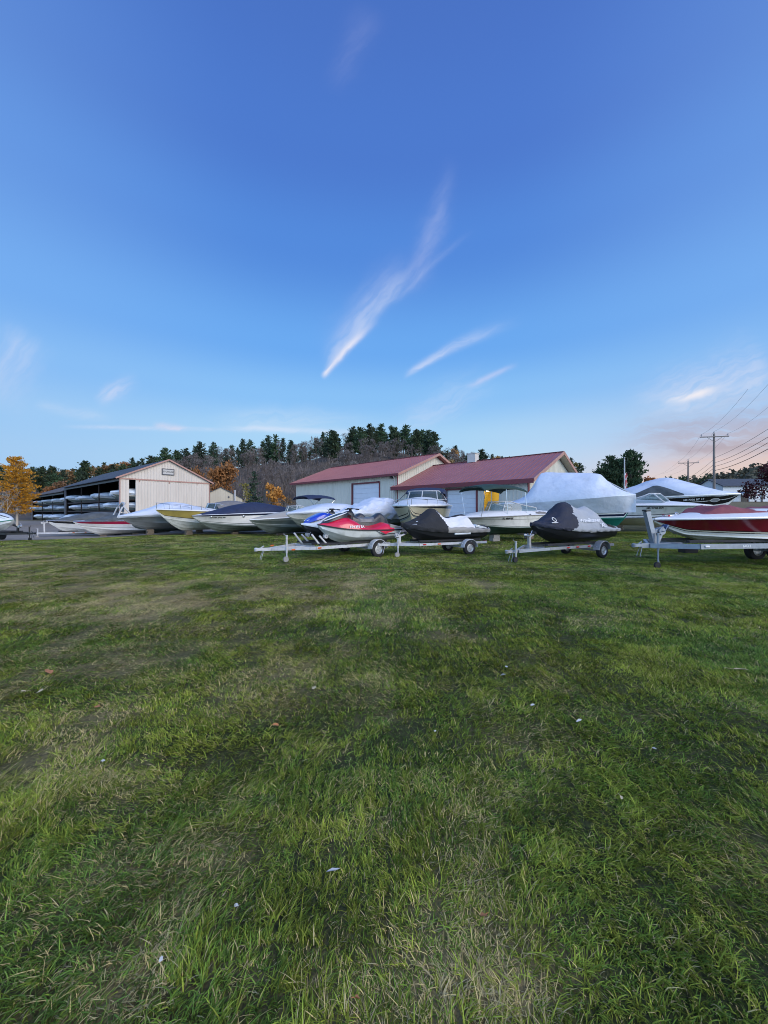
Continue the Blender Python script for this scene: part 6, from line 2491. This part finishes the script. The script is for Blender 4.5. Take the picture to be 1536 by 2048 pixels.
g = G()
g.box((.2, 0, .95), (2.0, 1.2, .7))
g.box((-.9, 0, 1.0), (.6, 1.25, 1.0))
g.build("body", FKY, t, smooth=0, bevel=.06)
g = G()
for xx in (-.5, .9):
    for yy in (-.5, .5):
        g.bar((xx, yy, 1.3), (xx * .9, yy, 2.5), .06, .06)
g.box((.2, 0, 2.53), (1.6, 1.15, .07))
g.build("cage", BPAINT, t, smooth=0)
g = G()
g.box((-.1, 0, 1.42), (.5, .5, .14))
g.box((-.36, 0, 1.7), (.12, .5, .5))
g.build("seat", SEATV, t, bevel=.04)
for xx, rad in ((.9, .42), (-.8, .36)):
    for yy in (-.6, .6):
        wheel(t, (xx, yy, rad), rad, .26)
# ---------------------------------------------------------------- hills
CREST = [(-900, 950), (-200, 945), (0, 940), (150, 932), (270, 916), (330, 909), (400, 902), (470, 893), (530, 886), (600, 882), (640, 874), (700, 869), (730, 864), (790, 864), (850, 874),
         (900, 890), (960, 898), (1030, 905), (1100, 905), (1150, 914), (1200, 922), (1250, 930), (1310, 944), (1400, 962), (1500, 975), (1800, 990), (2300, 1000)]
YC = 190.0
TREE_H = 13.0


def crest_z(px):
    y = np.interp(px, [c[0] for c in CREST], [c[1] for c in CREST])
    return np.maximum(CAM_Z + (1024 - y) / F * YC - TREE_H * .92, -1)


def hill_z(px, Y):
    f = sm(78, 185, Y)
    back = 1 - 0.35 * sm(195, 330, Y)
    return crest_z(px) * f * back + (fbm(px * .02, Y * .05, 7) - .5) * 2.0 * f - .6 * (1 - sm(78, 92, Y)) - .2


HILLM = mat("leaf litter on the hill", (0.085, 0.062, 0.042), 0.95, var=.3, vscale=.12, bump=.6, bscale=.8, dirt=((.045, .045, .025), .06, .7))
pxs = np.arange(-900, 1620, 20.0)
Ys = np.concatenate([np.arange(76, 200, 4), np.arange(200, 340, 14)])
PX, YY = np.meshgrid(pxs, Ys)
ZZ = hill_z(PX, YY)
XX = (PX - 768) / F * YY
vs = np.stack([XX, YY, ZZ], -1).reshape(-1, 3)
nx, ny = len(pxs), len(Ys)
idx = np.arange(nx * ny).reshape(ny, nx)
fs = np.stack([idx[:-1, :-1], idx[:-1, 1:], idx[1:, 1:], idx[1:, :-1]], -1).reshape(-1, 4)
me = bpy.data.meshes.new("hill")
me.from_pydata(vs.tolist(), [], fs.tolist())
me.materials.append(HILLM)
me.polygons.foreach_set("use_smooth", [True] * len(me.polygons))
o = bpy.data.objects.new("hill", me)
COL.objects.link(o)
o["kind"] = "structure"

FCREST = [(1180, 985), (1290, 968), (1370, 962), (1410, 957), (1450, 950), (1490, 939), (1536, 929), (1600, 920), (1800, 905), (2200, 900)]


def far_z(px, Y):
    y = np.interp(px, [c[0] for c in FCREST], [c[1] for c in FCREST])
    c = CAM_Z + (1024 - y) / F * 320 - 7
    return c * sm(150, 320, Y) * (1 - .3 * sm(330, 460, Y)) + 2.5


pxs2 = np.arange(1180, 2300, 16.0)
Ys2 = np.concatenate([np.arange(140, 330, 10), np.arange(330, 480, 25)])
PX, YY = np.meshgrid(pxs2, Ys2)
ZZ = far_z(PX, YY)
XX = (PX - 768) / F * YY
vs = np.stack([XX, YY, ZZ], -1).reshape(-1, 3)
nx, ny = len(pxs2), len(Ys2)
idx = np.arange(nx * ny).reshape(ny, nx)
fs = np.stack([idx[:-1, :-1], idx[:-1, 1:], idx[1:, 1:], idx[1:, :-1]], -1).reshape(-1, 4)
me = bpy.data.meshes.new("far_hill")
me.from_pydata(vs.tolist(), [], fs.tolist())
me.materials.append(HILLM)
me.polygons.foreach_set("use_smooth", [True] * len(me.polygons))
o = bpy.data.objects.new("far_hill", me)
COL.objects.link(o)
o["kind"] = "structure"

# ---------------------------------------------------------------- trees
BARK = mat("grey brown bark", (.085, .068, .055), .95, var=.25, bump=.4, bscale=8, stretch=(1, 1, .3))
PALEB = mat("pale birch bark", (.40, .36, .30), .85, var=.2, stretch=(1, 1, .3))
TWIG = foliage_mat("bare grey twigs", (.165, .142, .136), .35, 0.0)
PINE = foliage_mat("dark pine needles", (.046, .074, .036), .55, .12)
SPRUCE = foliage_mat("blue green spruce needles", (.044, .068, .042), .5, .12)
OAK = foliage_mat("russet oak leaves", (.37, .195, .065), .4, .25)
OLIVE = foliage_mat("olive brown leaves", (.15, .125, .04), .45, .25)
RUSTB = foliage_mat("rust orange leaves", (.42, .165, .05), .4, .3)
GOLD = foliage_mat("golden larch needles", (.62, .34, .035), .3, .35)
MAROON = foliage_mat("maroon leaves", (.055, .012, .016), .5, .25)
BROWNL = foliage_mat("brown withered leaves", (.20, .12, .06), .45, .2)


def leaf_quads(centers, size, dirs=None, asp=2.0, seed=0, flat=0.0):
    """Random small leaf faces; returns verts, faces."""
    r = np.random.default_rng(seed)
    n = len(centers)
    c = np.asarray(centers, float)
    d = r.normal(0, 1, (n, 3))
    if dirs is not None:
        d = d * .55 + np.asarray(dirs)
    d[:, 2] *= (1 - flat)
    d /= np.linalg.norm(d, axis=1, keepdims=True) + 1e-9
    o = r.normal(0, 1, (n, 3))
    w = np.cross(d, o)
    w /= np.linalg.norm(w, axis=1, keepdims=True) + 1e-9
    s = (size * (.6 + .8 * r.random(n)))[:, None]
    a = c - d * s
    b = c + w * s / asp
    e = c + d * s
    f = c - w * s / asp
    V = np.stack([a, b, e, f], 1).reshape(-1, 3)
    Fc = np.arange(4 * n).reshape(n, 4)
    return V.tolist(), Fc.tolist()


def build_tree(name, trunk_g, crown_v, crown_f, bark, leaf, label, cat="tree", group=None):
    t = thing(name, label, cat, (0, 0, 0), 0, group)
    trunk_g.build("trunk", bark, t, recalc=False, smooth=60)
    me = bpy.data.meshes.new("crown")
    me.from_pydata(crown_v, [], crown_f)
    me.materials.append(leaf)
    o = bpy.data.objects.new("crown", me)
    COL.objects.link(o)
    o.parent = t
    return t


def conifer(Ht, Rd, seed, leaf, start=.22, whorls=16, size=.34, shape=.75, per=5, up=.10, dens=6, bark=BARK, open_=.25, lab="x", name="pine_tree", lean=0.0, group=None, asp=2.6):
    r = random.Random(seed)
    g = G()
    top = Vector((lean, 0, Ht))
    g.tube([(0, 0, -.5), (lean * .3, 0, Ht * .5), top], [Ht * .017, Ht * .012, Ht * .003], 7)
    cs, ds = [], []
    for k in range(whorls):
        t_ = (k + r.uniform(-.3, .3)) / (whorls - 1)
        t_ = min(max(t_, 0), 1)
        z = Ht * (start + (1 - start) * t_)
        prof = (1 - t_) ** shape * (0.55 + .45 * min(1, t_ / .22)) + .05
        for j in range(per + r.randint(-1, 1)):
            if r.random() < open_ * .5:
                continue
            a = r.uniform(0, 2 * PI)
            ln = Rd * prof * r.uniform(.55, 1.15)
            el = up + r.uniform(-.15, .22) + .35 * t_
            d = Vector((math.cos(a), math.sin(a), el))
            o = Vector((lean * (z / Ht), 0, z))
            tip = o + d * ln
            g.tube([o, o + d * ln * .6, tip], [Ht * .004 * (1 - .6 * t_) + .008, .012, .006], 3, cap=False)
            m = max(2, int(dens * ln / Rd * 1.3))
            for q in range(m):
                f = r.uniform(.25, 1.02)
                p = o + d * ln * f
                sp = size * .9
                for _ in range(3):
                    cs.append((p.x + r.gauss(0, sp), p.y + r.gauss(0, sp), p.z + r.gauss(.05, sp * .55)))
                    ds.append((d.x, d.y, d.z + .35))
    for _ in range(10):
        cs.append((top.x + r.gauss(0, size * .3), top.y + r.gauss(0, size * .3), top.z - r.uniform(-.2, 1.0)))
        ds.append((0, 0, 1.5))
    V, Fc = leaf_quads(cs, size, ds, asp, seed)
    return build_tree(name, g, V, Fc, bark, leaf, lab, group=group)


def branchy(Ht, Rd, seed, bark, depth=4, spread=.62, leafn=0, leafsize=.3, leaf=None, twigs=True, lab="x", name="bare_tree", start=.25, group=None, trunk_r=None, twign=3, low=0.0, twl=(.6, 1.5)):
    """Broadleaf tree: recursive limbs; leaves or bare twigs at the ends."""
    r = random.Random(seed)
    g = G()
    ends, cs, ds = [], [], []
    tv, tf = [], []

    def grow(p, d, ln, rad, dep):
        q = p + d * ln
        mid = p + d * ln * .5 + Vector((r.gauss(0, .06), r.gauss(0, .06), 0)) * ln
        g.tube([p, mid, q], [rad, rad * .85, rad * .68], 5 if dep > 2 else 3, cap=False)
        if dep == 0:
            ends.append((q, d))
            return
        n = 3 if r.random() < .55 else 2
        for k in range(n):
            a = r.uniform(0, 2 * PI)
            s = spread * r.uniform(.55, 1.2)
            side = d.orthogonal().normalized()
            side.rotate(Matrix.Rotation(a, 3, d))
            nd = (d + side * s + Vector((0, 0, .12))).normalized()
            grow(q, nd, ln * r.uniform(.62, .86), rad * .62, dep - 1)
        if dep >= 2 and r.random() < .8:
            a = r.uniform(0, 2 * PI)
            side = d.orthogonal().normalized()
            side.rotate(Matrix.Rotation(a, 3, d))
            grow(mid, (d * .5 + side * .9).normalized(), ln * .6, rad * .4, dep - 2)

    tr = trunk_r or Ht * .016
    grow(Vector((0, 0, -.4)), Vector((r.gauss(0, .03), r.gauss(0, .03), 1)).normalized(), Ht * start + .4, tr, depth)
    # scale the crown into the wanted size
    zs = [v[2] for v in g.v]
    xs_ = [math.hypot(v[0], v[1]) for v in g.v]
    fz = (Ht * .93) / max(zs)
    fx = Rd * .86 / max(1e-3, sorted(xs_)[int(len(xs_) * .97)])
    g.v = [(v[0] * (fx if v[2] > Ht * start * .9 else 1), v[1] * (fx if v[2] > Ht * start * .9 else 1), v[2] * fz) for v in g.v]
    ends = [(Vector((q.x * fx, q.y * fx, q.z * fz)), d) for q, d in ends]
    if leafn:
        for q, d in ends:
            for _ in range(leafn):
                cs.append((q.x + r.gauss(0, Rd * .13), q.y + r.gauss(0, Rd * .13), q.z + r.gauss(-.1, Rd * .11)))
        V, Fc = leaf_quads(cs, leafsize, None, 1.5, seed)
    else:
        V, Fc = [], []
        for q, d in ends:
            for _ in range(twign):
                e = (d + Vector((r.gauss(0, .5), r.gauss(0, .5), r.gauss(.3, .35)))).normalized()
                l = Ht * .05 * r.uniform(*twl)
                w = Vector((r.gauss(0, 1), r.gauss(0, 1), r.gauss(0, 1))).cross(e).normalized() * Ht * .0042
                o = len(V)
                V += [tuple(q - w), tuple(q + w), tuple(q + e * l)]
                Fc.append((o, o + 1, o + 2))
    return build_tree(name, g, V, Fc, bark, leaf or TWIG, lab, group=group)


rt = random.Random(21)
G_P, G_B, G_O = "pines on the hill", "bare trees on the hillside", "autumn coloured trees on the hill"
L_P = "dark green pine among the pines on the wooded hill behind the buildings"
L_B = "leafless grey brown tree on the slope below the hilltop pines"
L_O = "russet leaved tree among the pines and bare trees of the wooded hill"
cp = [conifer(13, 4.0, 101 + i, PINE if i % 2 == 0 else SPRUCE, start=(.14, .08, .18, .10, .05)[i], whorls=(15, 17, 14, 16, 18)[i], size=.55, shape=(.6, .8, .5, .7, .9)[i], lab=L_P, group=G_P, dens=8, per=6, up=(.25, .1, .3, .2, .05)[i]) for i in range(5)]
bp_ = [branchy(11, 3.6, 201 + i, BARK, depth=5, lab=L_B, group=G_B, twign=4, spread=.55) for i in range(4)]
op_ = [branchy(10, 3.6, 301 + i, BARK, depth=4, leafn=16, leafsize=.34, leaf=(OAK, BROWNL, OLIVE)[i], lab=L_O, group=G_O, name="broadleaf_tree") for i in range(3)]
pt = [(p, tree_of(p)) for p in cp + bp_ + op_]
first = set()


def plant(i, px, Y, s, dz=0.0):
    p, tr = pt[i]
    if i in first:
        o = copy_tree(p, tr)
    else:
        o = p
        first.add(i)
    x = (px - 768) / F * Y
    z = float(hill_z(np.array(px), np.array(Y)))
    o.location = (x, Y, z + dz)
    o.rotation_euler = (R(rt.uniform(-3, 3)), R(rt.uniform(-3, 3)), rt.uniform(0, 6.28))
    o.scale = (s * rt.uniform(.85, 1.15), s * rt.uniform(.85, 1.15), s)


# crest pines
for k in range(110):
    px = -60 + k * 11.2 + rt.uniform(-5, 5)
    Y = YC + rt.uniform(-14, 16)
    big = .84
    if 690 < px < 865:
        big = .97
    if px > 870 or px < 300:
        big = .78
    if px > 880 and rt.random() < .45:
        plant(9 + rt.randrange(3), px, Y, .8)
        continue
    if px < 300 and rt.random() < .25:
        plant(9 + rt.randrange(3), px, Y, .9)
        continue
    plant(rt.randrange(5), px, Y, big * rt.uniform(.8, 1.08))
# a second rank of pines in front of the crest
for k in range(62):
    px = -40 + k * 15.5 + rt.uniform(-7, 7)
    Y = rt.uniform(150, 176)
    if 380 < px < 690 and rt.random() < .5:
        plant(5 + rt.randrange(4), px, Y, rt.uniform(.85, 1.05))
    elif px < 320:
        plant(rt.choice((0, 1, 3, 4, 9, 10, 11)), px, Y, rt.uniform(.7, .95))
    elif px < 880:
        plant(rt.randrange(5), px, Y, rt.uniform(.8, 1.02))
    else:
        plant(rt.choice((9, 10, 11, 5, 6, 2)), px, Y, rt.uniform(.6, .85))
# bare wood on the slope
for k in range(96):
    px = rt.uniform(350, 960)
    Y = rt.uniform(100, 152)
    plant(5 + rt.randrange(4), px, Y, rt.uniform(.75, 1.05))
# left hand lower slope behind the sheds
for k in range(30):
    px = rt.uniform(-60, 330)
    Y = rt.uniform(112, 145)
    plant(rt.choice((0, 1, 2, 3, 4, 4, 10, 11, 5)), px, Y, rt.uniform(.6, .85))
for px, s in ((168, .8), (108, .72), (196, .7), (122, .85)):
    plant(rt.choice((9, 10)), px, 104, s)
# behind the workshop, towards the right
for px, i, Y, s in ((900, 10, 128, .9), (925, 9, 132, .8), (960, 6, 130, .8), (1010, 11, 120, .8), (1130, 1, 110, .85), (1148, 11, 108, .75), (1165, 10, 112, .8), (1180, 11, 106, .75), (1195, 3, 110, .8),
                    (1110, 4, 112, .9), (1150, 5, 104, .7), (1172, 6, 104, .7), (1205, 9, 108, .6), (1085, 0, 118, .9)):
    plant(i, px, Y, s)

# the single trees one can tell apart
def spot(o, px, Y, z=None, s=1.0, rz=0):
    x = (px - 768) / F * Y
    o.location = (x, Y, H(x, Y) - .1 if z is None else z)
    o.scale = (s, s, s)
    o.rotation_euler = (0, 0, rz)
    return o


o = conifer(8.6, 2.3, 404, GOLD, start=.20, whorls=26, size=.115, shape=.42, per=9, up=.12, dens=19, bark=PALEB, open_=.1, lab="golden yellow larch with a pale trunk beside the open sheds", name="larch_tree", asp=2.2)
spot(o, 34, 46.5)
o = branchy(7, 3.0, 405, PALEB, depth=5, lab="pale leafless sapling leaning beside the golden larch", name="bare_tree", twign=3, start=.18, trunk_r=.06, spread=.75)
spot(o, 12, 47.5)
o = branchy(5, 2.6, 406, PALEB, depth=5, lab="low tangle of pale bare branches under the golden larch", name="bare_shrub", twign=4, start=.12, trunk_r=.05, spread=.9)
spot(o, 5, 44.0)
for px, Y, sx, sz, sd, lab in ((400, 97, .72, 1.36, 411, "amber leaved oak at the gable end of the beige shed"), (449, 95, 1.12, 1.50, 412, "broad russet oak, larger than its amber neighbour, behind the small beige building")):
    o = branchy(9.3, 3.9, sd, BARK, depth=5, leafn=15, leafsize=.25, leaf=OAK, lab=lab, name="oak_tree")
    spot(o, px, Y, 1.0, 1)
    o.scale = (sx, sx, sz)
o = conifer(10.5, 2.4, 415, SPRUCE, start=.08, whorls=20, size=.30, shape=.85, per=6, up=-.05, dens=7, lab="tall dark spruce standing alone in front of the bare wood", name="spruce_tree")
spot(o, 508, 88, 0, 1.04)
o = branchy(5.4, 1.5, 416, PALEB, depth=4, leafn=7, leafsize=.16, leaf=foliage_mat("yellow green leaves", (.22, .20, .05), .4, .3), lab="slender yellow green birch left of the dark spruce", name="birch_tree")
spot(o, 489, 76, 0, 1.45)
o = branchy(5.4, 1.7, 417, BARK, depth=4, leafn=16, leafsize=.20, leaf=RUSTB, lab="bright orange maple between the spruce and the red roofed workshop", name="maple_tree", start=.12)
spot(o, 548, 80, 0, 1.45)
for px, Y, s, sd, lab in ((468, 84, .7, 418, "low brown leaved tree behind the flue pipe"), (575, 82, .75, 419, "dull brown tree against the workshop's left corner"), (560, 78, .5, 420, "reddish brown shrub by the workshop's left corner")):
    o = branchy(7, 2.5, sd, BARK, depth=4, leafn=6, leafsize=.2, leaf=BROWNL, lab=lab, name="broadleaf_tree", start=.18)
    spot(o, px, Y, -.2, s)
# dark pines by the flagpole
for px, Y, ht, rd, sd, lab in ((1222, 74, 11.6, 3.5, 431, "bushy dark pine, broadest of the clump behind the flagpole"), (1262, 72, 11.6, 3.3, 432, "tallest dark pine of the clump, just beside the flagpole"),
                               (1243, 78, 11.2, 3.2, 433, "dark pine at the middle of the clump behind the flagpole"), (1204, 80, 10.0, 3.2, 434, "smaller dark pine at the workshop side of the clump")):
    o = conifer(ht, rd, sd, PINE, start=.06, whorls=20, size=.36, shape=.42, per=8, up=.2, dens=13, open_=.1, lab=lab, name="pine_tree")
    x = (px - 768) / F * Y
    o.location = (x, Y, H(x, Y) - .2)
o = branchy(6.2, 2.0, 441, BARK, depth=4, leafn=12, leafsize=.22, leaf=RUSTB, lab="orange brown tree right beside the dark pine clump", name="maple_tree")
spot(o, 1296, 78, None, 1.1)
for k, (px, Y, ht, lf, lab) in enumerate(((1318, 92, 6.0, BROWNL, "thin reddish tree with the sunset showing through it"), (1338, 100, 7.6, OLIVE, "round olive brown tree under the sunset, left of the second pole"),
                                          (1358, 104, 8.6, PINE, "dark rounded tree just left of the smaller utility pole"), (1392, 110, 9.2, PINE, "dark rounded tree just right of the smaller utility pole"),
                                          (1412, 112, 7.4, OLIVE, "olive tree below the taller utility pole's crossarm"), (1440, 118, 7.0, OLIVE, "olive tree behind the white house roof"), (1345, 84, 4.0, BROWNL, "low brown bush behind the peaked white cover"), (1300, 88, 4.2, BROWNL, "low russet bush behind the white box trailer"))):
    o = branchy(ht, ht * .42, 450 + k, BARK, depth=4, leafn=9 if k else 3, leafsize=.24, leaf=lf, lab=lab, name="broadleaf_tree", start=.2)
    spot(o, px, Y)
o = branchy(7.6, 4.3, 470, BARK, depth=5, leafn=14, leafsize=.22, leaf=MAROON, lab="maroon leaved tree in front of the white house", name="maple_tree", start=.14)
spot(o, 1524, 70, None, 1.0)
# far woods on the sunset side hill: nobody could count these
rf_ = np.random.default_rng(5)
n = 9000
px = rf_.uniform(1230, 1900, n)
Y = 150 + 180 * rf_.random(n) ** .8
zb = far_z(px, Y)
lump = 2.0 + 5.5 * vn(px * .09, Y * .08, 77) * vn(px * .3, Y * .2, 78) * 1.6
cs = np.stack([(px - 768) / F * Y, Y, zb + lump * rf_.random(n) ** .6], 1)
V, Fc = leaf_quads(cs, 1.25, None, 1.3, 9)
me = bpy.data.meshes.new("far_woods")
me.from_pydata(V, [], Fc)
me.materials.append(foliage_mat("far mixed woods", (.085, .082, .055), .5, .1))
o = bpy.data.objects.new("far_woods", me)
COL.objects.link(o)
tag(o, "mixed woods covering the far hill under the sunset", kind="stuff")
# brush and saplings between the trees of the near hill
n = 16000
px = rf_.uniform(-120, 1240, n)
Y = 92 + 95 * rf_.random(n)
zb = hill_z(px, Y)
cs = np.stack([(px - 768) / F * Y, Y, zb + 3.2 * rf_.random(n) ** 1.4], 1)
dd = np.stack([rf_.normal(0, .3, n), rf_.normal(0, .3, n), np.ones(n) * 2.4], 1)
V, Fc = leaf_quads(cs, 1.15, dd, 16, 10)
me = bpy.data.meshes.new("undergrowth")
me.from_pydata(V, [], Fc)
me.materials.append(foliage_mat("bare brush", (.145, .12, .108), .45, 0))
o = bpy.data.objects.new("undergrowth", me)
COL.objects.link(o)
tag(o, "bare brush and saplings covering the wooded slope", kind="stuff")
